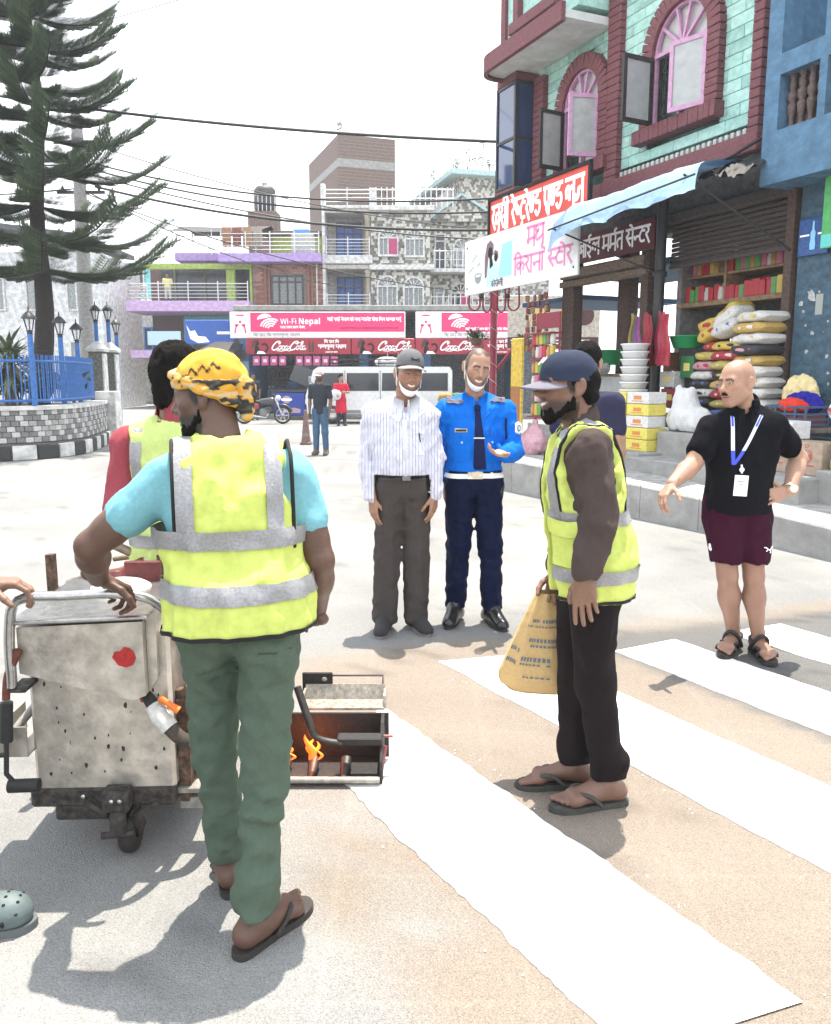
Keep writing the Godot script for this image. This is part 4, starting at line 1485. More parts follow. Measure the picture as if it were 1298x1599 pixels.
	for d in ["l","r"]:
		var sd:=1. if d=="l" else -1.
		var pts:=[]
		for i in 31:
			var a:=TAU*i/30.-PI*.5
			var c: Vector3=J["s"+d]-R*sd*.045+Vector3(0,-.06,0)
			var dir: Vector3=-J.f*cos(a)*.8+Vector3.UP*sin(a)*1.05
			if (v[1] as Field).at(c+dir.normalized()*.3)>.0: pts.append((v[1] as Field).cast(c,dir,.3))
		var mm:=MB.new()
		mm.tube(pts,.006,6)
		put("armhole_binding",mm,bind,v[0])
	var pk:=put("vest_pocket",drape(v[1],[[Vector3(0,1.,0),Vector3(-.95,0,.65)],[Vector3(0,1.,0),Vector3(-.8,0,.85)],[Vector3(0,1.,0),Vector3(-.55,0,1.)],[Vector3(0,1.,0),Vector3(-.25,0,1)]],Vector3(0,.14,0),.008,4),vest_mat(),v[0])
	put("pocket_flap",drape(v[1],[[Vector3(0,1.075,0),Vector3(-.95,0,.62)],[Vector3(0,1.065,0),Vector3(-.8,0,.85)],[Vector3(0,1.065,0),Vector3(-.55,0,1.)],[Vector3(0,1.075,0),Vector3(-.22,0,1)]],Vector3(0,.055,0),.017,2),vest_mat(),pk)
	var cap:=ball_cap(p,hx,cloth_mat("navy_cap_cloth",Color(.028,.035,.06),.85,.3),cloth_mat("faded_navy_brim",Color(.16,.15,.18)),.08,.034)
	var b:=MB.new()
	b.stroke([Vector2(-.02,-.012),Vector2(-.004,.012),Vector2(.006,-.006),Vector2(.02,.014)],.006,.003,hx*Transform3D(Basis(Vector3.RIGHT,-.5),Vector3(0,.085,.094)))
	put("cap_emblem",b,mat("badge_white",Color(.8,.8,.8)),cap)
	var rb:=rough_mat("grey_rubber",Color(.06,.062,.052),.8,.3,.7,.3)
	flipflop("flip_flop",p,J.al,Vector3(-1,0,.22),Vector3(0,0,-1),rb,rb)
	flipflop("flip_flop",p,J.ar,Vector3(-1,0,-.02),Vector3(0,0,1),rb,rb)
	var k:=thing("sack","worn yellow printed sack hanging from the worker's far hand","sack",Vector3(.465,.375,-3.15))
	var rows:=[]
	for i in 17:
		var t:=i/16.
		var row:=[]
		for j in 36:
			var a:=TAU*j/36.
			var wx:=lerpf(.035,.165,pow(t,.9))*(1.-.16*smoothstep(.9,1.,t))
			var wz:=lerpf(.035,.055,t)*(1.-.75*smoothstep(.85,1.,t))
			var ple:=1.+.09*sin(a*9.+t*2.)*(1.-t*.6)
			var sq:=pow(absf(cos(a)),.7)*signf(cos(a))
			row.append(Vector3(sq*wx*ple-.035*t+.045,lerpf(.38,.0,t)-.035*t*(1.-pow(absf(cos(a)),3.))*1.-.02*cos(a+.4)*t,sin(a)*wz*ple))
		rows.append(row)
	b=MB.new()
	b.grid(rows,true)
	var sm:=cloth_mat("sack_weave",Color(.52,.36,.17),.7,.5)
	var body:=put("sack_body",b,sm,k)
	b=MB.new()
	for q in [[-.02,.3,.05,.012],[-.01,.275,.07,.006],[-.02,.25,.09,.008],[.02,.2,.08,.03],[-.09,.165,.05,.02],[-.085,.14,.04,.012],[.02,.16,.07,.02],[.025,.13,.06,.01],[.03,.34,.03,.06],[.06,.32,.03,.05]]:
		pass
	put("sack_print",sack_print(rows),mat("sack_ink",Color(.1,.14,.17),.9),body)
func sack_print(rows: Array) -> MB:
	var b:=MB.new()
	var words:=[[4,6,12,.7],[5,5,13,.35],[7,4,12,.8],[8,5,11,.5],[9,13,16,.9],[10,8,12,.9],[11,8,12,.4],[11,13,16,.9],[13,8,11,.35]]
	var rng:=RandomNumberGenerator.new()
	rng.seed=5
	for w in words:
		for j in range(w[1],w[2]):
			for h in 2:
				if rng.randf()<.15: continue
				var i: int=w[0]
				var a: Vector3=rows[i][j].lerp(rows[i][j+1],h*.5+.05); var c: Vector3=rows[i][j].lerp(rows[i][j+1],h*.5+.4)
				var d: Vector3=(rows[i+1][j]-rows[i][j])*(w[3] as float)*.7
				var o:=Vector3(0,0,.003)
				b.quad(a+d+o,c+d+o,c+o,a+o)
	return b
func figure_bald_man() -> void:
	var p:=thing("person","bald moustached man in black polo and maroon shorts with an identity card, hand on hip","person",Vector3(1.9,0,-4.62))
	var J:={"pel": Vector3(-.095,.865,.0),"chest": Vector3(-.088,1.17,.0),"neck": Vector3(-.075,1.385,-.02),"sl": Vector3(.08,1.31,.0),"sr": Vector3(-.268,1.305,.03),"er": Vector3(-.385,1.11,.09),"wr": Vector3(-.545,1.025,.26),"el": Vector3(.275,1.13,-.09),"wl": Vector3(.145,.965,.1),"hl": Vector3(-.01,.81,.0),"hr": Vector3(-.175,.81,.02),"kl": Vector3(.025,.46,.0),"kr": Vector3(-.125,.465,.0),"al": Vector3(.075,.085,.0),"ar": Vector3(-.035,.085,-.08),"f": Vector3(-.25,0,.97),"w": 1.04}
	var skin:=Color(.37,.21,.14)
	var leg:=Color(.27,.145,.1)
	var s:=soup()
	var f:=Field.new(Vector3(-.6,.0,-.3),Vector3(.4,1.5,.34),.0115)
	add_torso(f,J,-.02)
	for d in ["l","r"]:
		add_arm(f,J,d,.002); add_leg(f,J,d,.0)
		f.ell(J["k"+d].lerp(J["a"+d],.32)+Vector3(0,0,-.022),Vector3(.048,.09,.044),.04)
		f.ell(J["k"+d]+Vector3(0,.01,.03),Vector3(.04,.045,.035),.03)
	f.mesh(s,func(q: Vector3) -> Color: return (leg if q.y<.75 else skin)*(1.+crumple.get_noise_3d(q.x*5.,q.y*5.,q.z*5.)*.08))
	hand(s,J.wr,Vector3(-.6,-.62,.4),Vector3(.6,-.6,-.1),Vector3(.4,.2,1),[.45,.55,.6,.65,.7],tint(skin),1.05,.0042)
	hand(s,J.wl,Vector3(-.95,-.28,.05),Vector3(-.2,-.35,-1),Vector3(-.3,1.,-.3),[.2,.1,.14,.18,.2],tint(skin),1.05,.0042,.1)
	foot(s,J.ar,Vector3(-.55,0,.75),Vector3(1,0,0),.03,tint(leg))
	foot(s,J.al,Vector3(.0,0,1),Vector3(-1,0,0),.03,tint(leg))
	var hx:=head(s,p,Vector3(-.145,1.545,.02),Vector3(-.9,-.06,.5),.05,{"skin": skin,"lip": Color(.36,.17,.13),"hair": Color(.03,.025,.022),"buzz": .12,"stubble": .12,"jaw": 1.1,"nose": 1.1,"size": 1.04,"cell": .0042},J.neck)
	put("body",finish(s),skin_mat("skin"),p)
	hair_part("moustache",p,hx,func(q: Field):
		for sd in [-1.,1.]: q.cap(Vector3(sd*.003,-.048,.098),Vector3(sd*.03,-.058,.078),.008,.005,.006),hair_mat(),.004,.002)
	f=Field.new(Vector3(-.52,.78,-.32),Vector3(.36,1.5,.34),.0095)
	add_torso(f,J,.014,.62,.022)
	for d in ["l","r"]:
		var S: Vector3=J["s"+d]; var E: Vector3=J["e"+d]
		f.cap(S,S.lerp(E,.62),.058,.064,.03)
	f.cap(J.pel+Vector3(0,.06,0),J.pel+Vector3(0,-.03,0),.15,.152,.05,J.f,1.1)
	f.cut(Vector3(0,.835,0),Vector3.DOWN)
	f.cap(J.neck+Vector3(0,-.01,0),J.neck+Vector3(0,.045,0),.085,.076,.02)
	f.cap(J.neck+Vector3(-.015,.02,.01),J.neck+Vector3(-.05,.2,.02),.064,.078,.006,Vector3.ZERO,1.,true)
	f.cap(J.neck+J.f*.1,J.neck+J.f*.14+Vector3(0,-.1,0),.028,.01,.006,Vector3.ZERO,1.,true)
	f.fold(fold_noise,.007,Basis.from_euler(Vector3(0,0,.4))*Basis.from_scale(Vector3(6,4,6)))
	var black:=cloth_mat("black_polo",Color(.004,.004,.006),.95,.35)
	var sh:=put("polo_shirt",net(f),black,p)
	collar(sh,J,f,black,.03,.04,.05)
	var end: Vector3=f.cast(Vector3(-.105,1.115,0),J.f)+J.f*.006
	for sd in [1.,-1.]:
		var pts:=[]
		for i in 13:
			var t:=i/12.
			var c: Vector3=J.neck+Vector3(.085*sd,-.02,0)
			var q:=c.lerp(end,t)
			pts.append([Vector3(q.x,q.y-.02*sin(t*PI),.0),(J.f+Vector3(0,.5*(1.-t)*(1.-t),0)).normalized()])
		var la:=put("lanyard",drape(f,pts,Vector3(.02,0,0),.006,1),mat("lanyard_white",Color(.6,.65,.75),.6),p)
		put("lanyard_print",drape(f,pts.slice(0,4),Vector3(.012,0,0),.008,1),mat("lanyard_blue",Color(.03,.05,.5),.6),la)
		put("lanyard_print",drape(f,pts.slice(8,13),Vector3(.021,0,0),.008,1),mat("lanyard_blue",Color(.03,.05,.5),.6),la)
	var b:=MB.new()
	b.tube([end,end+Vector3(.0,-.02,.008),end+Vector3(0,-.045,.01)],.005,6)
	b.tube(arc_ring(end+Vector3(0,-.025,.008),.01,J.f),.003,5)
	put("card_hook",b,mat("watch_steel",Color.WHITE),p)
	b=MB.new()
	var cb:=Basis(Vector3.UP,-.2)*Basis(Vector3(0,0,1),-.04)
	var cc: Vector3=f.cast(end-J.f*.2+Vector3(0,-.11,0),J.f)+J.f*.008
	b.cbox(cc,Vector3(.07,.112,.004),.0015,cb)
	var card:=put("identity_card",b,mat("card_white",Color(.85,.85,.87),.35),p)
	b=MB.new()
	for q in [[.0,.022,.04,.006],[.0,.008,.008,.011],[.0,-.008,.026,.002]]:
		b.box(cc+cb*Vector3(q[0],q[1],.0025),Vector3(q[2],q[3],.001),cb)
	put("card_print",b,mat("card_ink",Color(.2,.22,.3),.6),card)
	f=Field.new(Vector3(-.36,.42,-.3),Vector3(.18,1.,.28),.0095)
	add_trousers(f,J,.014,.0,.0)
	for d in ["l","r"]: f.cap(J["h"+d],J["k"+d]+Vector3(0,.05,0),.108,.089,.012)
	f.cut(Vector3(0,.545,0),Vector3.DOWN)
	f.fold(fold_noise,.009,Basis.from_scale(Vector3(7,3,7)))
	var so:=put("shorts",net(f),cloth_mat("maroon_shorts",Color(.03,.0025,.014),.75,.35),p)
	var lx:=Transform3D(Basis(Vector3.UP,.1),f.cast(Vector3(.045,.635,0),Vector3(.2,0,1))+Vector3(0,0,.003))
	b=MB.new()
	b.stroke(curve([Vector2(-.024,.012),Vector2(-.01,.008),Vector2(.008,-.004),Vector2(.022,.018)],4),.005,.002,lx)
	b.stroke(curve([Vector2(.008,-.004),Vector2(.014,-.014),Vector2(.01,-.02)],3),.004,.002,lx)
	b.stroke(curve([Vector2(-.004,.004),Vector2(-.006,-.006),Vector2(-.012,-.01)],3),.004,.002,lx)
	put("emblem",b,mat("badge_white",Color.WHITE),so)
	lx.origin=f.cast(Vector3(-.23,.64,0),Vector3(-.35,0,1))+Vector3(0,0,.003)
	b=MB.new()
	b.prism(PackedVector2Array([Vector2(-.012,.02),Vector2(.012,.02),Vector2(.012,-.008),Vector2(0,-.022),Vector2(-.012,-.008)]),0,.002,lx)
	put("emblem",b,mat("badge_white",Color.WHITE),so)
	put("pocket_seam",drape(f,[[Vector3(.0,.82,0),Vector3(.75,0,.9)],[Vector3(.0,.78,0),Vector3(.75,0,.85)],[Vector3(.0,.72,0),Vector3(.78,0,.8)]],Vector3(.008,0,0),.003,1),mat("black_binding",Color.BLACK),so)
	b=MB.new()
	var wn: Vector3=(J.wl-J.el).normalized()
	b.tube(arc_ring(J.wl-wn*.015,.037,wn),.009,6)
	var wt:=put("wristwatch",b,mat("watch_gold",Color(.55,.48,.36),.25,.8),p)
	b=MB.new()
	b.lathe([Vector2(0,.008),Vector2(.019,.008),Vector2(.021,.0),Vector2(.02,-.006)],16,Transform3D(Basis(Vector3.RIGHT,1.3),J.wl-wn*.015+Vector3(.008,.006,.038)))
	put("watch_dial",b,mat("watch_face",Color(.7,.68,.6),.2),wt)
	for d in ["r","l"]:
		var A: Vector3=J["a"+d]
		var D:=Vector3(-.55,0,.75).normalized() if d=="r" else Vector3(.0,0,1)
		var I:=Vector3(1,0,0) if d=="r" else Vector3(-1,0,0)
		flipflop("sandal",p,A,D,I,rubber(),mat("black_strap",Color(.012,.012,.013),.7),.006)
		b=MB.new()
		var S:=D.cross(Vector3.UP)
		for q in [[.135,.062,.055],[.06,.115,.05]]:
			var ln:=[]
			for i in 13:
				var a:=PI*i/12.
				ln.append(Vector3(A.x,.03,A.z)+D*(q[0] as float)*(1. if q[0]>.1 else sin(a)*.9+.1)+S*cos(a)*(q[2] as float)+Vector3(0,sin(a)*((q[1] as float)-.02),0))
			b.tube(ln,.011,6)
		b.tube(arc_ring(A+Vector3(0,.005,-.0),.046,Vector3(D.x*.2,1,D.z*.2)),.01,6)
		put("sandal_strap",b,mat("black_strap",Color.BLACK),p)
func figure_edge_worker() -> void:
	var p:=thing("person","person at the left edge, only a grey cuffed hand and a grey clog in view","person",Vector3(-1.62,0,-2.05))
	var J:={"pel": Vector3(-.05,.92,.05),"chest": Vector3(.0,1.22,.0),"neck": Vector3(.02,1.43,-.03),"sl": Vector3(-.05,1.34,-.2),"sr": Vector3(.02,1.34,.17),"el": Vector3(.05,1.12,-.27),"wl": Vector3(.3,.955,-.43),"er": Vector3(.0,1.1,.24),"wr": Vector3(.2,.98,.1),"hl": Vector3(-.05,.88,-.08),"hr": Vector3(-.05,.88,.1),"kl": Vector3(.02,.5,-.06),"kr": Vector3(.2,.5,.02),"al": Vector3(-.1,.09,.0),"ar": Vector3(.30,.1,-.13),"f": Vector3(.97,0,-.2),"w": 1.}
	var skin:=Color(.22,.12,.08)
	var s:=soup()
	var f:=Field.new(Vector3(-.3,.0,-.4),Vector3(.52,1.52,.35),.014)
	add_torso(f,J,-.02)
	for d in ["l","r"]:
		add_arm(f,J,d,-.007); add_leg(f,J,d,-.022,.85)
	f.mesh(s,tint(skin))
	hand(s,J.wl,Vector3(.9,.0,-.2),Vector3(0,-1,0),Vector3(.2,-.3,1),[.6,.7,.75,.75,.8],tint(skin),1.05)
	hand(s,J.wr,Vector3(.9,-.3,-.2),Vector3(0,-1,0),Vector3(0,0,-1),[.4,.5,.5,.5,.5],tint(skin),1.,.005)
	var hx:=head(s,p,Vector3(.05,1.6,-.03),Vector3(.95,-.3,-.2),.0,{"skin": skin,"cell": .007},J.neck)
	put("body",finish(s),skin_mat("skin"),p)
	hair_part("hair",p,hx,func(q: Field):
		q.ell(Vector3(0,.04,-.02),Vector3(.085,.093,.103),.01)
		q.cut(Vector3(0,.06,.07),Vector3(0,-.75,1)),hair_mat(),.009,.004)
	f=Field.new(Vector3(-.35,.78,-.42),Vector3(.36,1.52,.36),.012)
	add_torso(f,J,.014,1.9)
	f.cut(Vector3(0,.84,0),Vector3.DOWN)
	f.fold(fold_noise,.008,Basis.from_scale(Vector3(7,4,7)))
	put("shirt",net(f),cloth_mat("slate_shirt",Color(.07,.09,.11)),p)
	f=Field.new(Vector3(-.35,.06,-.35),Vector3(.56,1.1,.35),.014)
	add_trousers(f,J,.014,.024,.93)
	f.fold(fold_noise,.008,Basis.from_scale(Vector3(6,4,6)))
	put("trousers",net(f),cloth_mat("dark_trousers",Color(.04,.045,.05)),p)
	var cm:=rough_mat("grey_clog",Color(.10,.135,.135),.6,.3,.85,.2)
	for d in ["l","r"]:
		var A: Vector3=J["a"+d]
		var D:=Vector3(1,0,-.15).normalized()
		var S:=D.cross(Vector3.UP)
		var g0:=Vector3(A.x,0,A.z)
		f=Field.new(g0-Vector3(.2,0,.2),g0+Vector3(.3,.17,.2),.007)
		f.cap(g0-D*.05+Vector3(0,.05,0),g0+D*.15+Vector3(0,.045,0),.048,.05,.04)
		f.ell(g0+D*.12+Vector3(0,.05,0),Vector3(.085,.05,.052),.03)
		f.cap(A+Vector3(0,.1,0)-D*.02,A+Vector3(0,-.02,0),.045,.04,.01,Vector3.ZERO,1.,true)
		f.cut(Vector3(0,.022,0),Vector3.DOWN)
		var cl:=put("clog",net(f),cm,p)
		var b:=MB.new()
		for i in 4:
			for j in 4:
				var q: Vector3=g0+D*(.07+i*.035)+S*((j-1.5)*.024+(.012 if i % 2 else .0))
				var h:=f.cast(Vector3(q.x,.03,q.z),Vector3.UP,.12)
				b.ball(h,Vector3(.0052,.003,.0052),8)
		for sd in [-1.,1.]:
			for i in 6:
				var c:=g0+D*(-.01+i*.03)+Vector3(0,.045,0)
				b.ball(f.cast(c,S*sd,.12),Vector3(.006,.011,.006),8)
		put("vent_hole",b,mat("pen_black",Color.BLACK),cl)
		b=MB.new()
		var poly:=PackedVector2Array()
		for q in sole_outline(.29,1.): poly.append(q*Vector2(1.15,1.)+Vector2(0,-.065))
		b.prism(poly,.0,.024,Transform3D(Basis(S,D,S.cross(D)),g0) if S.cross(D).y>0 else Transform3D(Basis(-S,D,(-S).cross(D)),g0))
		put("clog_sole",b,mat("clog_sole_grey",Color(.09,.1,.1),.8),cl)
func hair_mat() -> StandardMaterial3D:
	var m:=mat("black_hair",Color(.007,.006,.0055),.9)
	m.metallic_specular=.2
	return m
# ---------------------------------------------------------------- ground,markings,pavement
func patch_noise(sd: int,fr: float,oct:=4) -> FastNoiseLite:
	var n:=FastNoiseLite.new()
	n.seed=sd
	n.noise_type=FastNoiseLite.TYPE_SIMPLEX
	n.frequency=fr
	n.fractal_octaves=oct
	return n
func steps(a: float,b: float,d: float) -> Array:
	var out:=[]
	var n:=maxi(1,int(ceil((b-a)/d)))
	for i in n: out.append(lerpf(a,b,float(i)/n))
	return out
func build_ground() -> void:
	var n1:=patch_noise(3,.35); var n2:=patch_noise(4,1.6); var n3:=patch_noise(9,6.,3)
	var xs:=[-400.,-120.,-50.]+steps(-25.,-6.,1.)+steps(-6.,7.,.11)+steps(7.,25.,1.5)+[25.,60.,150.,400.]
	var zs:=[-600.,-200.,-90.]+steps(-60.,-13.,1.2)+steps(-13.,-6.,.16)+steps(-6.,-.6,.09)+steps(-.6,6.,1.)+[6.,30.,200.]
	var b:=MB.new()
	var rows:=[]
	var cols:=[]
	for z in zs:
		var row:=[]; var cr:=[]
		for x in xs:
			row.append(Vector3(x,0,z))
			var t:=.5+.5*n1.get_noise_2d(x,z)
			var grey:=Color(.25,.252,.25).lerp(Color(.33,.33,.32),t)
			var along: float=x*.51+z*.86
			var edge:=n2.get_noise_2d(x,z)*.35+n3.get_noise_2d(x,z)*.12
			var in_x: float=minf(smoothstep(-.75,-.05,x-.3*(z+3.)+edge),smoothstep(-4.95,-4.6,z+.32*x+edge*.3))
			var buff:=Color(.345,.285,.23).lerp(Color(.29,.235,.185),.5+.5*n2.get_noise_2d(x*.7+9.,z*.7))
			var c:=grey.lerp(buff,in_x*.9)
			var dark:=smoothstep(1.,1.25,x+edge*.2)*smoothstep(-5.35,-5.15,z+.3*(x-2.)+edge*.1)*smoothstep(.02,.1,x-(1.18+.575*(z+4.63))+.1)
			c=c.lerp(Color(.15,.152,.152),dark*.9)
			c=c.lerp(Color(.42,.415,.4),(1.-in_x)*clampf(.35+.8*n2.get_noise_2d(x*.3,z*.3),.0,.8))
			c=c*(1.-.3*smoothstep(.3,.55,n3.get_noise_2d(x*.12+z*.04,z*.9-x*.3))*smoothstep(.0,.4,n1.get_noise_2d(x*2.+5.,z*2.)))
			cr.append(c)
		rows.append(row); cols.append(cr)
	var v:=PackedVector3Array(); var nn:=PackedVector3Array(); var cc:=PackedColorArray(); var ix:=PackedInt32Array()
	var m:=xs.size()
	for i in zs.size():
		for j in m:
			v.append(rows[i][j]); nn.append(Vector3.UP); cc.append(cols[i][j])
	for i in zs.size()-1:
		for j in m-1:
			var a:=i*m+j
			ix.append_array([a,a+1,a+m+1,a,a+m+1,a+m])
	var arr:=[]
	arr.resize(Mesh.ARRAY_MAX)
	arr[Mesh.ARRAY_VERTEX]=v; arr[Mesh.ARRAY_NORMAL]=nn; arr[Mesh.ARRAY_COLOR]=cc; arr[Mesh.ARRAY_INDEX]=ix
	var am:=ArrayMesh.new()
	am.add_surface_from_arrays(Mesh.PRIMITIVE_TRIANGLES,arr)
	var gm:=vcol("road_surface",.92)
	gm.uv1_triplanar=true
	gm.uv1_world_triplanar=true
	gm.uv1_scale=Vector3.ONE/.55
	gm.albedo_texture=grit_tex()
	gm.normal_enabled=true
	gm.normal_texture=noise_tex("asphalt_relief",.11,4,0,1,true,9.)
	gm.normal_scale=.6
	struct("road",am,gm)
	var paint:=rough_mat("road_paint",Color(.82,.82,.80),.55,.8,.93,.25)
	var rng:=RandomNumberGenerator.new()
	rng.seed=8
	var dv:=Vector2(.512,.859)
	var nv:=Vector2(dv.y,-dv.x)
	for q in [[Vector2(-.32,-3.12),1.62,Vector2(-.17,-3.85),2.27],[Vector2(.13,-4.48),3.75,Vector2(.67,-4.62),3.9],[Vector2(1.16,-4.66),3.2,Vector2(1.58,-4.88),3.4],[Vector2(1.95,-5.02),2.9,Vector2(2.36,-5.2),3.1]]:
		var l:=[]; var r:=[]
		var w:=.0; var w2:=.0
		for i in 61:
			var t:=i/60.
			w=w*.6+rng.randf_range(-.007,.007); w2=w2*.6+rng.randf_range(-.007,.007)
			var ln0: float=q[1]; var ln1: float=q[3]
			l.append(q[0]+dv*ln0*t+nv*w); r.append(q[2]+dv*ln1*t+nv*w2)
		b=MB.new()
		var top:=[]
		for i in 61: top.append([Vector3(l[i].x,.006,l[i].y),Vector3(r[i].x,.006,r[i].y)])
		b.grid(top,false,true)
		for side in [l,r]:
			var wall:=[]
			for p in side: wall.append([Vector3(p.x,.006,p.y),Vector3(p.x,.0005,p.y)])
			b.grid(wall)
		struct("crossing_stripe",b,paint)
	b=MB.new()
	for i in 70:
		var s:=rng.randi() % 3
		var t:=rng.randf()*2.8
		var p: Vector2=[Vector2(-.32,-3.12),Vector2(.13,-4.48),Vector2(-.17,-3.85)][s]+dv*t+nv*(rng.randf_range(-.09,.02) if s<2 else rng.randf_range(.0,.08))
		var poly:=PackedVector2Array()
		var rr:=rng.randf_range(.001,.0038)
		for k in 7: poly.append(p+Vector2.from_angle(TAU*k/7.)*rr*rng.randf_range(.6,1.4))
		b.prism(poly,.001,.004,Transform3D(Basis(Vector3.RIGHT,Vector3.BACK,Vector3.UP),Vector3.ZERO))
	var dr:=struct("paint_drips",b,paint)
	dr.set_meta("kind","stuff")
	tag(dr,"white paint drips along the ragged stripe edges","paint drips")
func grit_tex() -> Texture2D:
	if texs.has("grit"): return texs["grit"]
	var im:=Image.create(512,512,false,Image.FORMAT_RGB8)
	im.fill(Color(.83,.83,.83))
	var rng:=RandomNumberGenerator.new()
	rng.seed=77
	for i in 26000:
		var g:=rng.randf()
		var c:=.83+(rng.randf_range(-.17,-.04) if g<.55 else rng.randf_range(.02,.13))
		var w:=rng.randi_range(1,4)
		im.fill_rect(Rect2i(rng.randi() % 512,rng.randi() % 512,w,rng.randi_range(1,3)),Color(c,c*.995,c*.985))
	texs["grit"]=ImageTexture.create_from_image(im)
	return texs["grit"]
func build_pavement() -> void:
	var conc:=rough_mat("concrete",Color(.33,.325,.31),.9,2.2,.78,.4)
	var pale:=rough_mat("worn_concrete_top",Color(.44,.43,.41),.9,1.6,.72,.4)
	var k:=[Vector3(1.05,.44,-12.1),Vector3(1.35,.43,-11.52),Vector3(1.95,.40,-10.38),Vector3(2.53,.38,-9.24),Vector3(2.94,.34,-8.5),Vector3(3.34,.31,-7.76),Vector3(3.68,.28,-6.95),Vector3(4.3,.26,-5.6),Vector3(5.6,.25,-3.)]
	var inn:=Vector3(.914,0,-.407)
	var ground:=Node3D.new()
	ground.name="pavement"
	add_child(ground)
	ground.set_meta("kind","structure")
	for i in k.size()-1:
		var a: Vector3=k[i]; var c: Vector3=k[i+1]
		var b:=MB.new()
		var y0:=-.05
		var ai:=a+inn*1.35; var ci:=c+inn*1.35
		b.quad(a,c,ci,ai)
		b.quad(Vector3(ai.x,y0,ai.z),Vector3(a.x,y0,a.z),a,ai)
		b.quad(Vector3(c.x,y0,c.z),Vector3(ci.x,y0,ci.z),ci,c)
		put("paving",b,pale,ground)
		var n:=maxi(1,int(a.distance_to(c)/.62))
		for j in n:
			var p:=a.lerp(c,float(j)/n); var q:=a.lerp(c,float(j+1)/n)
			var d:=(q-p).normalized()*.004
			p+=d; q-=d
			var o:=inn*-.015; var w:=inn*.16
			var bb:=MB.new()
			var lift:=Vector3(0,.004,0)
			var ch:=.012
			bb.quad(p+o+Vector3(0,-ch,0),q+o+Vector3(0,-ch,0),q+o+inn*ch+lift,p+o+inn*ch+lift)
			bb.quad(p+o+inn*ch+lift,q+o+inn*ch+lift,q+w+lift,p+w+lift)
			bb.quad(Vector3((p+o).x,y0,(p+o).z),Vector3((q+o).x,y0,(q+o).z),q+o+Vector3(0,-ch,0),p+o+Vector3(0,-ch,0))
			bb.quad(Vector3((q+o).x,y0,(q+o).z),Vector3((q+w).x,y0,(q+w).z),q+w+lift,q+o+lift)
			bb.quad(Vector3((p+w).x,y0,(p+w).z),Vector3((p+o).x,y0,(p+o).z),p+o+lift,p+w+lift)
			put("kerb_block",bb,conc,ground)
	var f:=Node3D.new()
	f.name="shop_platform"
	add_child(f)
	f.transform=facade()
	f.set_meta("kind","structure")
	var b:=MB.new()
	b.cbox(Vector3(-5.55,.29,.4),Vector3(4.1,.63,2.3),.012)
	put("step",b,conc,f)
	b=MB.new()
	b.cbox(Vector3(-2.3,.43,.05),Vector3(2.65,.9,2.2),.012)
	put("step",b,conc,f)
	b=MB.new()
	b.cbox(Vector3(-2.2,.27,1.38),Vector3(2.7,.6,.6),.012)
	put("step",b,conc,f)
	b=MB.new()
	b.cbox(Vector3(.9,.32,.4),Vector3(3.6,.66,2.),.012)
	put("step",b,conc,f)
	b=MB.new()
	b.cbox(Vector3(-6.5,.16,-3.6),Vector3(8.,.9,5.),.01)
	put("floor_slab",b,conc,f)
func facade() -> Transform3D:
	return Transform3D(Basis(Vector3(.4067,0,.9135),Vector3.UP,Vector3(-.9135,0,.4067)),Vector3(5.70,0,-8.14))
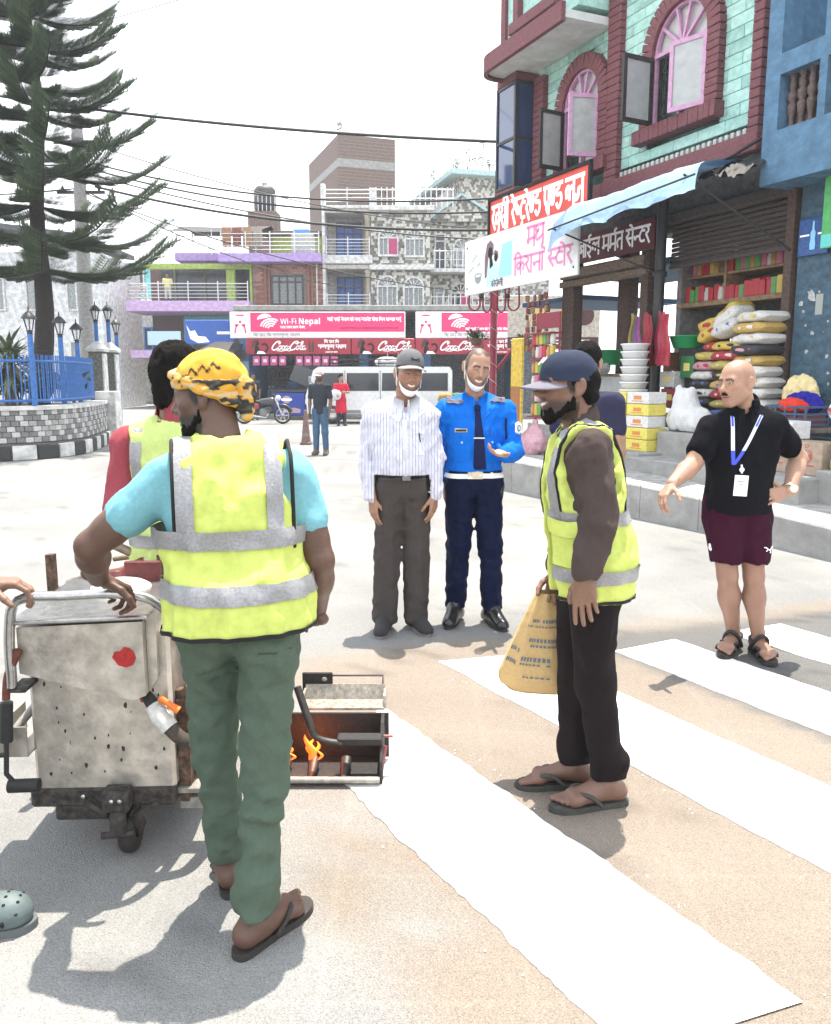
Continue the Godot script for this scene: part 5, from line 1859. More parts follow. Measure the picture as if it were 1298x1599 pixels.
# ---------------------------------------------------------------- the mint building and the shops under it
func fthing(n: String,label: String,cat: String,at:=Vector3.ZERO,group:="",turn:=.0) -> Node3D:
	var o:=thing(n,label,cat,Vector3.ZERO,.0,group)
	o.transform=facade()*Transform3D(Basis(Vector3.UP,turn),at)
	return o
func arch_outline(w: float,y0: float,y1: float,n:=16) -> Array:
	var r:=w*.5
	var out:=[Vector2(-r,y0)]
	for i in n+1:
		var a:=PI-PI*i/n
		out.append(Vector2(cos(a)*r,y1-r+sin(a)*r))
	out.append(Vector2(r,y0))
	return out
func arched_window(b: Node3D,wall_mat: Material,x0: float,x1: float,yb: float,yt: float,open_l: float,open_r: float,frame: Material) -> Node3D:
	var cx:=(x0+x1)*.5
	var w:=x1-x0
	var win:=Node3D.new()
	win.name="window"
	b.add_child(win,true)
	win.position=Vector3(cx,0,0)
	var brick:=known("maroon_brick")
	var line:=arch_outline(w-.2,yb+.22,yt-.1,20)
	var seg:=[]
	var total:=.0
	var pts:=[]
	for i in line.size()-1:
		var d: float=line[i].distance_to(line[i+1])
		var n:=maxi(1,int(round(d/.095)))
		for j in n: pts.append(line[i].lerp(line[i+1],float(j)/n))
	pts.append(line[-1])
	var i:=0
	while i<pts.size()-1:
		var p: Vector2=pts[i]; var q: Vector2=pts[i+1]
		var mid:=(p+q)*.5
		var t:=(q-p).normalized()
		var mb:=MB.new()
		mb.cbox(Vector3.ZERO,Vector3(p.distance_to(q)-.006,.24,.2),.008)
		var o:=put("brick",mb,brick,win)
		o.transform=Transform3D(Basis(Vector3(t.x,t.y,0),Vector3(-t.y,t.x,0),Vector3(0,0,1)),Vector3(mid.x,mid.y,.02+.004*(i % 3)))
		i+=1
	for j in int(w/.1)+2:
		var mb:=MB.new()
		mb.cbox(Vector3.ZERO,Vector3(.095,.2,.26),.008)
		var o:=put("sill_brick",mb,brick,win)
		o.position=Vector3(-w*.5-.06+j*.101,yb+.1,.05+.003*(j % 2))
	var iw:=w-.44
	var y0:=yb+.2; var y1:=yt-.22
	var fr:=MB.new()
	var il:=arch_outline(iw,y0,y1,16)
	for k in il.size()-1:
		fr.bar(Vector3(il[k].x,il[k].y,.03),Vector3(il[k+1].x,il[k+1].y,.03),.07,.06,Vector3(0,0,1))
	var spring:=y1-iw*.5
	fr.bar(Vector3(-iw*.5,spring,.035),Vector3(iw*.5,spring,.035),.055,.07,Vector3(0,0,1))
	fr.bar(Vector3(0,y0,.038),Vector3(0,spring,.038),.055,.07,Vector3(0,0,1))
	for a in [40.,75.,105.,140.]:
		var d:=Vector2.from_angle(deg_to_rad(a))*iw*.49
		fr.bar(Vector3(0,spring,.032),Vector3(d.x,spring+d.y,.032),.04,.05,Vector3(0,0,1))
	put("frame",fr,frame,win)
	var gl:=MB.new()
	var poly:=PackedVector2Array()
	for q in il: if q.y>=spring-.01: poly.append(q)
	gl.prism(poly,-.027,-.02)
	gl.box(Vector3(iw*.25,(y0+spring)*.5,-.023),Vector3(iw*.5,spring-y0,.008))
	put("glass",gl,rough_mat("frosted_pane",Color(.5,.5,.49),.25,2.,.92,.05),win)
	var gr:=MB.new()
	for gx in [-.4,-.28,-.16]:
		gr.tube([Vector3(gx*iw,y0,.06),Vector3(gx*iw,spring,.06)],.008,6)
	for yy in [.2,.5,.8]:
		var c:=Vector2(-.26*iw,lerpf(y0,spring,yy))
		var pl:=[]
		for q in arc(c,.075,.1,0,360,14): pl.append(Vector3(q.x,q.y,.062))
		gr.tube(pl,.008,5)
		pl=[]
		for q in arc(c,.04,.05,0,300,10): pl.append(Vector3(q.x,q.y,.062))
		gr.tube(pl,.007,5)
	put("grille",gr,known("black_iron"),win)
	for s in [-1.,1.]:
		var lf:=Node3D.new()
		lf.name="casement"
		win.add_child(lf,true)
		lf.position=Vector3(s*iw*.5,0,.09)
		lf.rotation.y=open_l if s<0 else open_r
		var lw:=iw*.5
		var mm:=MB.new()
		var hh:=spring-y0-.04
		var my:=(spring+y0)*.5
		for e in [.0,1.]:
			mm.box(Vector3(-s*lw*e-s*.028*(1 if e<.5 else -1),my,.0),Vector3(.06,hh,.045))
			mm.box(Vector3(-s*lw*.5,my+(hh*.5-.03)*(e*2-1),.0),Vector3(lw-.11,.06,.043))
		put("leaf_frame",mm,known("dark_window_wood") if s<0 else frame,lf)
		mm=MB.new()
		mm.box(Vector3(-s*lw*.5,my,0),Vector3(lw-.1,hh-.1,.01))
		put("leaf_pane",mm,rough_mat("dusty_pane",Color(.42,.43,.42),.3,1.5,.85,.1),lf)
	return win
func build_mint_building() -> void:
	var b:=fthing("mint_building","mint green brick building with maroon trim and arched windows above the grocery","building")
	var mint:=[rough_mat("mint_brick",Color(.42,.70,.61),.8,.9,.78,.4),rough_mat("mint_brick_pale",Color(.46,.72,.64),.8,.7,.8,.4),rough_mat("mint_brick_worn",Color(.39,.66,.58),.8,1.1,.7,.4)]
	var maroon:=rough_mat("maroon_brick",Color(.21,.065,.075),.75,.5,.7,.4)
	var pink:=rough_mat("pink_frame",Color(.60,.33,.50),.6,.6,.8,.2)
	mat("black_iron",Color(.015,.015,.016),.5)
	rough_mat("dark_window_wood",Color(.035,.024,.022),.6,.5,.7,.2)
	var grout:=rough_mat("mint_mortar",Color(.2,.40,.34),.9,.6,.75,.2)
	var m:=MB.new()
	m.box(Vector3(-5.85,6.7,-2.25),Vector3(5.2,4.7,3.7))
	m.box(Vector3(-3.28,6.7,-.22),Vector3(.06,4.7,.36))
	m.box(Vector3(-8.42,5.9,-.22),Vector3(.06,3.,.36))
	m.box(Vector3(-5.85,4.4,-.22),Vector3(5.2,.2,.36))
	var wall:=put("wall",m,grout,b)
	var ch:=.157; var bl:=.5
	var wins:=[[-7.9,-6.38,4.9,6.8],[-5.6,-3.97,5.,6.95]]
	var count:=0
	for r in 22:
		var y:=4.78+r*ch
		var x:=-8.42-(.25 if r % 2 else .0)
		while x<-3.3:
			var xa:=maxf(x,-8.42); var xb:=minf(x+bl,-3.3)
			var pieces:=[[xa,xb]]
			for w in wins:
				if y+ch>w[2] and y<w[3]+.02:
					var half: float=(w[1]-w[0])*.5
					var cx: float=(w[1]+w[0])*.5
					var rise: float=y+ch*.5-(w[3]-half)
					var hw:=half if rise<.0 else sqrt(maxf(.0,half*half-rise*rise))
					hw=maxf(.0,hw-.06)
					var nxt:=[]
					for p in pieces:
						if p[1]<=cx-hw or p[0]>=cx+hw: nxt.append(p)
						else:
							if p[0]<cx-hw: nxt.append([p[0],cx-hw])
							if p[1]>cx+hw: nxt.append([cx+hw,p[1]])
					pieces=nxt
			for p in pieces:
				var wdt: float=p[1]-p[0]-.007
				if wdt<.04: continue
				var mb:=MB.new()
				mb.cbox(Vector3((p[0]+p[1])*.5,y+ch*.5,-.022),Vector3(wdt,ch-.007,.05),.006)
				put("brick",mb,mint[(r*7+int(x*13.)+100) % 3],wall)
				count+=1
			x+=bl
	m=MB.new()
	var j:=0
	while -8.4+j*.105<-3.4:
		if j % 1==0 and not (-7.9+0<-8.4+j*.105 and -8.4+j*.105<-6.35):
			var db:=MB.new()
			db.cbox(Vector3(-8.36+j*.105,4.7,.02),Vector3(.06,.07,.05),.006)
			put("dentil",db,rough_mat("pale_dentil",Color(.6,.62,.58),.8,.5,.75,.2),wall)
		j+=1
	for s in [[-8.57,2.15],[-6.42,3.2]]:
		m=MB.new()
		m.cbox(Vector3(s[0]+s[1]*.5,4.52,.06),Vector3(s[1]-.004,.24,.14),.015)
		put("band",m,maroon,b)
	for x in [-8.41,-6.26,-3.33]:
		var nb:=0
		for r in 30:
			var y:=4.65+r*.112
			if x==-8.41 and y>6.85: break
			m=MB.new()
			m.cbox(Vector3(x+.002*(r % 2),y,.045),Vector3(.31 if x<-4 else .18,.105,.13+.004*(r % 3)),.008)
			put("pilaster_brick",m,maroon,b)
	arched_window(b,maroon,-7.85,-6.4,4.86,6.77,-1.45,1.35,pink)
	arched_window(b,maroon,-5.55,-4.,5.,6.93,-1.5,.32,pink)
	m=MB.new()
	var out:=PackedVector2Array([Vector2(-6.44,.0),Vector2(-6.44,.9),Vector2(-8.7,.9)])
	for q in arc(Vector2(-8.75,.55),.42,.35,90,180,6): out.append(q)
	out.append(Vector2(-9.17,-.6)); out.append(Vector2(-8.6,-.6)); out.append(Vector2(-8.6,.0))
	m.prism(out,6.98,7.1,Transform3D(Basis(Vector3.RIGHT,Vector3.BACK,Vector3.UP),Vector3.ZERO))
	put("eave",m,rough_mat("white_soffit",Color(.62,.62,.6),.9,2.5,.86,.2),b)
	m=MB.new()
	for i in out.size()-4:
		var p:=out[i+1]; var q:=out[i+2]
		if i+2>=out.size()-2: break
		m.bar(Vector3(p.x,7.06,p.y+.02),Vector3(q.x,7.06,q.y+.02),.08,.28)
	put("eave_edge",m,maroon,b)
	m=MB.new()
	m.box(Vector3(-7.55,8.3,.3),Vector3(2.2,2.2,.7))
	var up:=put("upper_storey",m,mint[0],b)
	m=MB.new()
	m.cbox(Vector3(-8.66,8.3,.4),Vector3(.16,2.2,.62),.01)
	put("corner_trim",m,maroon,up)
	m=MB.new()
	for s in [-1.,1.]: m.cbox(Vector3(-7.6+s*.56,8.2,.66),Vector3(.16,1.5,.2),.01)
	m.cbox(Vector3(-7.6,7.44,.68),Vector3(1.4,.18,.26),.01)
	put("window_trim",m,maroon,up)
	m=MB.new()
	m.cbox(Vector3(-9.,4.9,.17),Vector3(.72,.22,.54),.02)
	var bay:=put("bay_window",m,maroon,b)
	m=MB.new()
	m.cbox(Vector3(-9.,6.9,.17),Vector3(.7,.14,.52),.02)
	put("bay_head",m,maroon,bay)
	m=MB.new()
	for x in [-9.33,-8.68]:
		for z in [.02,.4]: m.box(Vector3(x,5.92,z),Vector3(.055,1.83,.055))
	for y in [5.05,5.86,6.8]:
		m.box(Vector3(-9.005,y,.4),Vector3(.59,.05,.05))
		m.box(Vector3(-8.68,y,.21),Vector3(.05,.05,.32))
	put("bay_frame",m,known("black_iron"),bay)
	var bg:=mat("blue_glass",Color(.02,.045,.12),.04,.0)
	bg.metallic_specular=1.
	for y in [[5.08,5.83],[5.89,6.77]]:
		m=MB.new()
		m.box(Vector3(-9.005,(y[0]+y[1])*.5,.4),Vector3(.59,y[1]-y[0],.012))
		put("pane",m,bg,bay)
		m=MB.new()
		m.box(Vector3(-8.68,(y[0]+y[1])*.5,.21),Vector3(.012,y[1]-y[0],.32))
		put("pane",m,bg,bay)
	var brown:=rough_mat("brown_post",Color(.11,.065,.05),.8,.5,.6,.4)
	m=MB.new()
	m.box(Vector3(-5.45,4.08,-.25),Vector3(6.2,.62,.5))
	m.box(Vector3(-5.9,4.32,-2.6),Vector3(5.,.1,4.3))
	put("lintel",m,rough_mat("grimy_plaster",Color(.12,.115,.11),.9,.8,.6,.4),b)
	for q in [[-7.18,.34,.1],[-6.45,.3,-.5],[-5.19,.18,.1],[-2.55,.12,.1]]:
		m=MB.new()
		m.cbox(Vector3(q[0],2.2,q[2]),Vector3(q[1],3.3,.2),.01)
		put("post",m,brown,b)
	m=MB.new()
	m.tube([Vector3(-4.72,.6,.3),Vector3(-4.72,4.1,.3)],.075,12)
	m.lathe([Vector2(.1,0),Vector2(.1,.06),Vector2(.075,.09)],12,Transform3D(Basis.IDENTITY,Vector3(-4.72,3.,.3)))
	put("drain_pipe",m,rough_mat("black_pipe",Color(.02,.022,.026),.5,.6,.7,.2),b)
	m=MB.new()
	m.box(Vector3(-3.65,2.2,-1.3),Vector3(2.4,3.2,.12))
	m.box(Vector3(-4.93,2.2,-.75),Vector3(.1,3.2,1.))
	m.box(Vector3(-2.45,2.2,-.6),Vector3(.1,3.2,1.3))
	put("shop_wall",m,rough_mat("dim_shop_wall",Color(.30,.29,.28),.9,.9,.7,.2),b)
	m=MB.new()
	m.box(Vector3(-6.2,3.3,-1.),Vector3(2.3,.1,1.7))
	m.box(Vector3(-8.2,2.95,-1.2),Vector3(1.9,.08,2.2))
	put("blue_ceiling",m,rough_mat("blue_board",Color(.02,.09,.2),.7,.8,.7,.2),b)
	var rust:=rough_mat("shutter_brown",Color(.075,.055,.05),.6,.6,.6,.4)
	m=MB.new()
	m.cbox(Vector3(-6.25,3.3,.12),Vector3(2.2,.16,.3),.02)
	m.cbox(Vector3(-6.25,3.14,.16),Vector3(2.3,.1,.16),.015)
	put("shutter_box",m,rough_mat("shutter_tan",Color(.26,.19,.135),.7,.5,.55,.4),b)
	var sh:=MB.new()
	sh.cbox(Vector3(-3.68,3.82,.0),Vector3(2.2,.16,.3),.03)
	var shut:=put("roller_shutter",sh,rust,b)
	for i in 9:
		m=MB.new()
		var rows:=[]
		for q in 6:
			var a:=PI*q/5.
			rows.append([Vector3(-4.8,3.74-i*.064-q*.0122,.03+.02*sin(a)),Vector3(-2.6,3.74-i*.064-q*.0122,.03+.02*sin(a))])
		m.grid(rows)
		put("slat",m,rust,shut)
	m=MB.new()
	m.box(Vector3(-3.7,3.15,.04),Vector3(2.2,.05,.05))
	put("bottom_rail",m,rust,shut)
func build_signs() -> void:
	var s:=fthing("restaurant_signboard","red restaurant signboard with white lettering, tilting up under the bay window","signboard",Vector3(-7.17,4.36,.9))
	var m:=MB.new()
	m.cbox(Vector3(0,0,-.02),Vector3(3.04,.72,.04),.006)
	put("board",m,rough_mat("sign_red",Color(.75,.07,.045),.5,1.5,.85,.05),s)
	m=MB.new()
	for y in [-.36,.36]: m.box(Vector3(0,y,.0),Vector3(3.1,.05,.06))
	for x in [-1.53,1.53]: m.box(Vector3(x,0,.0),Vector3(.05,.67,.058))
	put("sign_frame",m,mat("sign_pale",Color(.75,.68,.64),.6),s)
	letters(s,"khusI reShTureNDa eNDa laja",Vector3(-1.42,-.2,.003),.42,2.8,mat("lettering_white",Color(.85,.82,.8),.6))
	s=fthing("grocery_signboard","white grocery signboard with pink lettering and a picture of a mother and child","signboard",Vector3(-7.27,3.55,1.2))
	m=MB.new()
	m.cbox(Vector3(0,0,-.02),Vector3(3.6,.96,.04),.006)
	var bd:=put("board",m,rough_mat("sign_white",Color(.8,.81,.8),.5,1.5,.9,.05),s)
	letters(s,"madhu",Vector3(.38,.1,.003),.3,.5,mat("lettering_pink",Color(.72,.22,.42),.6))
	letters(s,"kirAnA sTora",Vector3(-.02,-.3,.003),.27,1.68,mat("lettering_pink",Color.WHITE))
	letters(s,"koselI",Vector3(-.78,-.42,.006),.1,.4,mat("lettering_dark",Color(.16,.1,.12),.6))
	m=MB.new()
	m.prism(PackedVector2Array([Vector2(-.55,-.28),Vector2(-.1,-.28),Vector2(-.1,.28),Vector2(-.42,.26)]),.001,.004)
	put("print_scenery",m,mat("print_cyan",Color(.3,.6,.72),.7),bd)
	m=MB.new()
	m.prism(PackedVector2Array([Vector2(-1.02,-.25),Vector2(-1.03,.1),Vector2(-.95,.33),Vector2(-.83,.38),Vector2(-.72,.3),Vector2(-.74,.12),Vector2(-.9,.14),Vector2(-.95,-.22)]),.004,.007)
	m.prism(PackedVector2Array([Vector2(-.72,.13),Vector2(-.66,.2),Vector2(-.56,.16),Vector2(-.55,.04),Vector2(-.6,.1)]),.006,.009)
	put("print_hair",m,mat("lettering_dark",Color.BLACK),bd)
	m=MB.new()
	m.prism(PackedVector2Array(arc(Vector2(-.83,.17),.075,.1,0,340,16)),.005,.008)
	m.prism(PackedVector2Array(arc(Vector2(-.63,.07),.055,.07,0,340,16)),.007,.010)
	m.prism(PackedVector2Array([Vector2(-.86,.1),Vector2(-.78,.1),Vector2(-.72,-.05),Vector2(-.84,-.1)]),.003,.006)
	put("print_faces",m,mat("print_skin",Color(.62,.42,.36),.7),bd)
	m=MB.new()
	m.prism(PackedVector2Array([Vector2(-.98,-.4),Vector2(-.93,-.06),Vector2(-.76,.02),Vector2(-.6,-.04),Vector2(-.52,-.25),Vector2(-.56,-.4)]),.002,.005)
	put("print_dress",m,mat("print_teal",Color(.45,.68,.7),.7),bd)
	m=MB.new()
	m.prism(PackedVector2Array(arc(Vector2(-1.28,-.2),.12,.11,180,360,10)),.001,.004)
	m.stroke(arc(Vector2(-1.28,-.17),.13,.035,0,360,16),.02,.004)
	m.stroke([Vector2(-1.5,.1),Vector2(-1.32,.2)],.02,.003)
	m.stroke([Vector2(-1.3,.0),Vector2(-1.22,.04)],.025,.003)
	m.stroke([Vector2(-1.62,-.08),Vector2(-1.46,.0)],.018,.003)
	put("print_pot",m,mat("print_grey",Color(.25,.28,.28),.7),bd)
	m=MB.new()
	for q in [[-1.7,.36],[1.7,.36],[1.7,-.36],[-1.7,-.36]]: m.ball(Vector3(q[0],q[1],.004),Vector3(.02,.02,.008),8)
	put("bolt",m,known("black_iron"),bd)
	s=fthing("repair_shop_signboard","dark red mobile repair signboard in the shade of the awning","signboard",Vector3(-5.95,3.64,.3))
	m=MB.new()
	m.cbox(Vector3(0,0,-.02),Vector3(2.15,.44,.05),.006)
	put("board",m,rough_mat("sign_maroon",Color(.11,.012,.018),.5,1.5,.8,.05),s)
	letters(s,"mobAIla marmata senTara",Vector3(-1.02,-.13,.006),.25,2.,mat("lettering_white",Color.WHITE))
	s=fthing("awning","crumpled pale blue plastic awning over the shop front","awning",Vector3.ZERO)
	var rows:=[]
	for i in 15:
		var v:=i/14.
		var row:=[]
		for j in 46:
			var u:=j/45.
			var x:=lerpf(lerpf(-6.1,-5.65,v),lerpf(-3.2,-2.55,v),u)
			var z:=lerpf(.12,1.36,minf(v/.6,1.))+.26*smoothstep(.5,1.,v)
			var y:=lerpf(4.3,4.,minf(v/.6,1.))-.42*smoothstep(.55,1.,v)+.1*u*v
			y+=crumple.get_noise_2d(x*.8,v*2.)*.05+.012*sin(x*7.+v*4.)*v
			z+=.03*sin(x*9.+2.*crumple.get_noise_1d(x*2.))*v
			if u<.12: y-=(.12-u)*1.6*v
			row.append(Vector3(x,y,z))
		rows.append(row)
	m=MB.new()
	m.grid(rows)
	var tarp:=rough_mat("blue_tarp",Color(.26,.42,.60),.5,.9,.8,.3)
	tarp.backlight_enabled=true
	tarp.backlight=Color(.25,.3,.36)
	put("sheet",m,tarp,s)
	rows=[]
	for i in 11:
		var v:=i/10.
		var row:=[]
		for j in 26:
			var u:=j/25.
			var x:=lerpf(-3.3,-2.62,u) if v>.4 else lerpf(-3.3,-2.62,u)
			row.append(Vector3(x+.2*v*v,lerpf(4.32,3.95,v)+.07*crumple.get_noise_2d(u*3.,v*3.)-.12*u*v,lerpf(.14,1.15,v)))
		rows.append(row)
	m=MB.new()
	m.grid(rows)
	put("folded_end",m,rough_mat("dark_tarp",Color(.06,.058,.06),.7,.9,.6,.4),s)
	m=MB.new()
	m.tube([Vector3(-2.95,3.92,1.5),Vector3(-2.5,3.05,.15)],.014,6)
	m.tube([Vector3(-5.62,3.72,1.55),Vector3(-4.75,3.05,.32)],.014,6)
	m.tube([Vector3(-5.66,3.7,1.6),Vector3(-2.65,3.85,1.6)],.013,6)
	put("rod",m,known("black_iron"),s)
	m=MB.new()
	m.tube([Vector3(-4.2,4.33,.16),Vector3(-3.4,4.36,.3),Vector3(-2.7,4.5,.32)],.016,6)
	m.tube([Vector3(-3.9,4.31,.16),Vector3(-3.3,4.42,.26),Vector3(-2.6,4.56,.25)],.012,6)
	put("cable",m,mat("grey_cable",Color(.3,.3,.3),.7),s)
func build_blue_building() -> void:
	var b:=fthing("blue_building","blue rendered building with baluster panels at the right edge","building")
	var blue:=rough_mat("blue_render",Color(.10,.215,.34),.85,1.6,.72,.35)
	var blue2:=rough_mat("blue_pillar_paint",Color(.06,.13,.19),.7,.9,.6,.35)
	var m:=MB.new()
	m.box(Vector3(-2.565,5.7,.45),Vector3(.21,3.8,.3))
	m.box(Vector3(.5,4.09,.45),Vector3(5.92,.58,.3))
	m.box(Vector3(.5,5.09,.45),Vector3(5.92,.22,.3))
	var x:=-1.92
	for i in 6:
		m.box(Vector3(x+.05,4.68,.45),Vector3(.1,.6,.3))
		x+=.62
	m.box(Vector3(-1.83,6.4,.45),Vector3(.12,2.4,.28))
	m.box(Vector3(.5,7.4,.45),Vector3(5.92,.3,.3))
	m.box(Vector3(.5,3.9,-1.),Vector3(6.3,.2,2.6))
	put("wall",m,blue,b)
	m=MB.new()
	m.box(Vector3(-2.62,5.9,-.3),Vector3(.08,3.4,1.18))
	m.box(Vector3(.5,5.6,-.9),Vector3(6.2,3.6,.1))
	put("back_wall",m,blue,b)
	var stone:=rough_mat("bronze_baluster",Color(.16,.11,.1),.7,.4,.6,.4)
	x=-2.46
	for p in 3:
		for i in 4:
			m=MB.new()
			m.lathe([Vector2(.05,0),Vector2(.05,.04),Vector2(.03,.06),Vector2(.028,.12),Vector2(.045,.18),Vector2(.055,.26),Vector2(.03,.3),Vector2(.055,.33),Vector2(.055,.4),Vector2(.03,.42),Vector2(.045,.48),Vector2(.028,.54),Vector2(.05,.6)],10,Transform3D(Basis.IDENTITY,Vector3(x+.07+i*.135,4.38,.46)))
			put("baluster",m,stone,b)
		m=MB.new()
		m.box(Vector3(x+.27,4.66,.4),Vector3(.54,.6,.02))
		put("panel_back",m,stone,b)
		x+=.62
	m=MB.new()
	m.cbox(Vector3(-1.98,2.,-.05),Vector3(.95,3.7,.4),.02)
	put("pillar",m,blue2,b)
	m=MB.new()
	m.cbox(Vector3(-1.15,2.,-.2),Vector3(.3,3.7,.3),.02)
	put("pillar",m,blue2,b)
	m=MB.new()
	var rng:=RandomNumberGenerator.new()
	rng.seed=31
	for i in 26:
		var c:=Vector2(rng.randf_range(-2.38,-1.6),rng.randf_range(1.25,2.6))
		var poly:=PackedVector2Array()
		var r:=rng.randf_range(.005,.03) if i>2 else .07
		for k in 7: poly.append(c+Vector2.from_angle(TAU*k/7.)*r*rng.randf_range(.5,1.3))
		m.prism(poly,.151,.154)
	put("flaked_patch",m,rough_mat("bare_plaster",Color(.55,.57,.56),.9,.5,.7,.2),b)
	m=MB.new()
	m.cbox(Vector3(-2.08,2.42,.155),Vector3(.1,.24,.012),.003)
	put("meter_plate",m,mat("meter_grey",Color(.28,.3,.28),.6),b)
	var s:=fthing("drink_poster","blue poster of a bottle on the blue pillar","poster",Vector3(-2.2,3.2,.2))
	m=MB.new()
	m.cbox(Vector3(0,0,-.02),Vector3(.42,.42,.03),.004)
	put("board",m,rough_mat("poster_blue",Color(.015,.1,.36),.4,.4,.6,.05),s)
	m=MB.new()
	var prof:=PackedVector2Array([Vector2(-.012,.17),Vector2(.012,.17),Vector2(.014,.08),Vector2(.036,.04),Vector2(.03,-.03),Vector2(.04,-.09),Vector2(.034,-.15),Vector2(-.034,-.15),Vector2(-.04,-.09),Vector2(-.03,-.03),Vector2(-.036,.04),Vector2(-.014,.08)])
	m.prism(prof,-.004,.002)
	put("bottle_print",m,mat("poster_pale_blue",Color(.22,.5,.75),.4),s)
	m=MB.new()
	m.box(Vector3(-.12,.02,-.002),Vector3(.13,.02,.004))
	m.box(Vector3(.12,.02,-.002),Vector3(.11,.02,.004))
	put("poster_lettering",m,mat("lettering_white",Color.WHITE),s)
	s=fthing("green_signboard","green edge of a signboard cut off by the right side of the picture","signboard",Vector3(-1.5,3.4,.3))
	m=MB.new()
	m.prism(PackedVector2Array([Vector2(-.48,-.38),Vector2(.9,-.38),Vector2(.9,.42),Vector2(-.48,.42)]),-.03,.02)
	put("board",m,rough_mat("sign_green",Color(.08,.42,.12),.5,.6,.8,.05),s)
	m=MB.new()
	m.box(Vector3(.2,-.3,.022),Vector3(1.36,.14,.006))
	put("sign_band",m,mat("sign_teal",Color(.1,.5,.45),.5),s)
# ---------------------------------------------------------------- lettering drawn with a pen
var glyphs:={
	"k": [.74,.36,"0.36,0.62 0.15,0.72 0.03,0.52 0.14,0.32 0.36,0.5|0.36,0.55 0.55,0.68 0.66,0.5 0.58,0.26"],
	"kh": [.98,.86,"0.06,1 0.22,0.86 0.2,0.72 0.08,0.62 0.12,0.42 0.38,0.08|0.86,0.58 0.62,0.7 0.46,0.5 0.56,0.3 0.86,0.46"],
	"s": [.78,.66,"0.05,1 0.22,0.9 0.24,0.74 0.06,0.62 0.1,0.5 0.44,0.08|0.22,0.5 0.66,0.5"],
	"r": [.46,-1.,"0.06,1 0.28,0.88 0.3,0.68 0.1,0.56 0.16,0.44 0.42,0.04"],
	"Sh": [.72,.6,"0.1,1 0.1,0.6 0.25,0.42 0.6,0.45|0.12,0.78 0.56,0.5"],
	"T": [.6,-1.,"0.3,1 0.3,0.78|0.55,0.76 0.22,0.76 0.06,0.48 0.2,0.2 0.54,0.2"],
	"N": [.72,.62,"0.1,1 0.1,0.45 0.22,0.33 0.36,0.45 0.36,1"],
	"D": [.6,-1.,"0.3,1 0.3,0.86 0.08,0.75 0.14,0.6 0.46,0.6 0.54,0.36 0.3,0.12 0.08,0.28"],
	"e": [.66,.52,"0.52,0.5 0.3,0.36 0.12,0.55 0.12,1|0.52,0.45 0.3,0.25 0.5,0.02"],
	"l": [.86,.76,"0.12,0.36 0.05,0.62 0.24,0.75 0.38,0.55 0.38,0.28|0.38,0.55 0.56,0.72 0.76,0.62"],
	"j": [.82,.7,"0.7,0.55 0.36,0.58 0.32,0.3 0.14,0.2 0.04,0.38"],
	"m": [.76,.66,"0.12,1 0.14,0.45 0.03,0.32 0.12,0.22 0.22,0.38 0.66,0.42"],
	"dh": [.8,.7,"0.15,0.97 0.03,0.82 0.2,0.68 0.3,0.78|0.24,0.7 0.06,0.5 0.2,0.26 0.7,0.46"],
	"n": [.7,.6,"0.06,0.52 0.16,0.36 0.26,0.5 0.6,0.5"],
	"t": [.7,.6,"0.6,0.62 0.25,0.62 0.1,0.42 0.2,0.14"],
	"b": [.72,.62,"0.62,0.6 0.3,0.74 0.08,0.52 0.25,0.3 0.62,0.45|0.2,0.66 0.42,0.36"],
	"I": [.62,-1.,"0.35,1 0.35,0.86 0.08,0.72 0.3,0.58 0.5,0.42 0.3,0.2 0.1,0.26 0.26,0.06 0.46,-0.1|0.3,1 0.2,1.2 0.46,1.28"],
	"ph": [.95,.5,"0.5,0.6 0.28,0.68 0.12,0.5 0.12,0.9 0.12,1|0.5,0.55 0.7,0.68 0.82,0.5 0.74,0.26"],
	"w": [.72,.62,"0.62,0.6 0.3,0.74 0.08,0.52 0.25,0.3 0.62,0.45"],
	"v": [.72,.62,"0.62,0.6 0.3,0.74 0.08,0.52 0.25,0.3 0.62,0.45"],
	"y": [.74,.64,"0.1,1 0.2,0.75 0.08,0.5 0.3,0.35 0.64,0.45"],
	"g": [.7,.58,"0.12,1 0.14,0.55 0.05,0.45 0.16,0.36"],
	"p": [.7,.6,"0.1,1 0.1,0.55 0.25,0.4 0.6,0.45"],
}
func pen(s: String) -> Array:
	var out:=[]
	for part in s.split("|"):
		var pts:=[]
		for q in part.split(" "):
			var c:=q.split(",")
			pts.append(Vector2(float(c[0]),float(c[1])))
		out.append(pts)
	return out
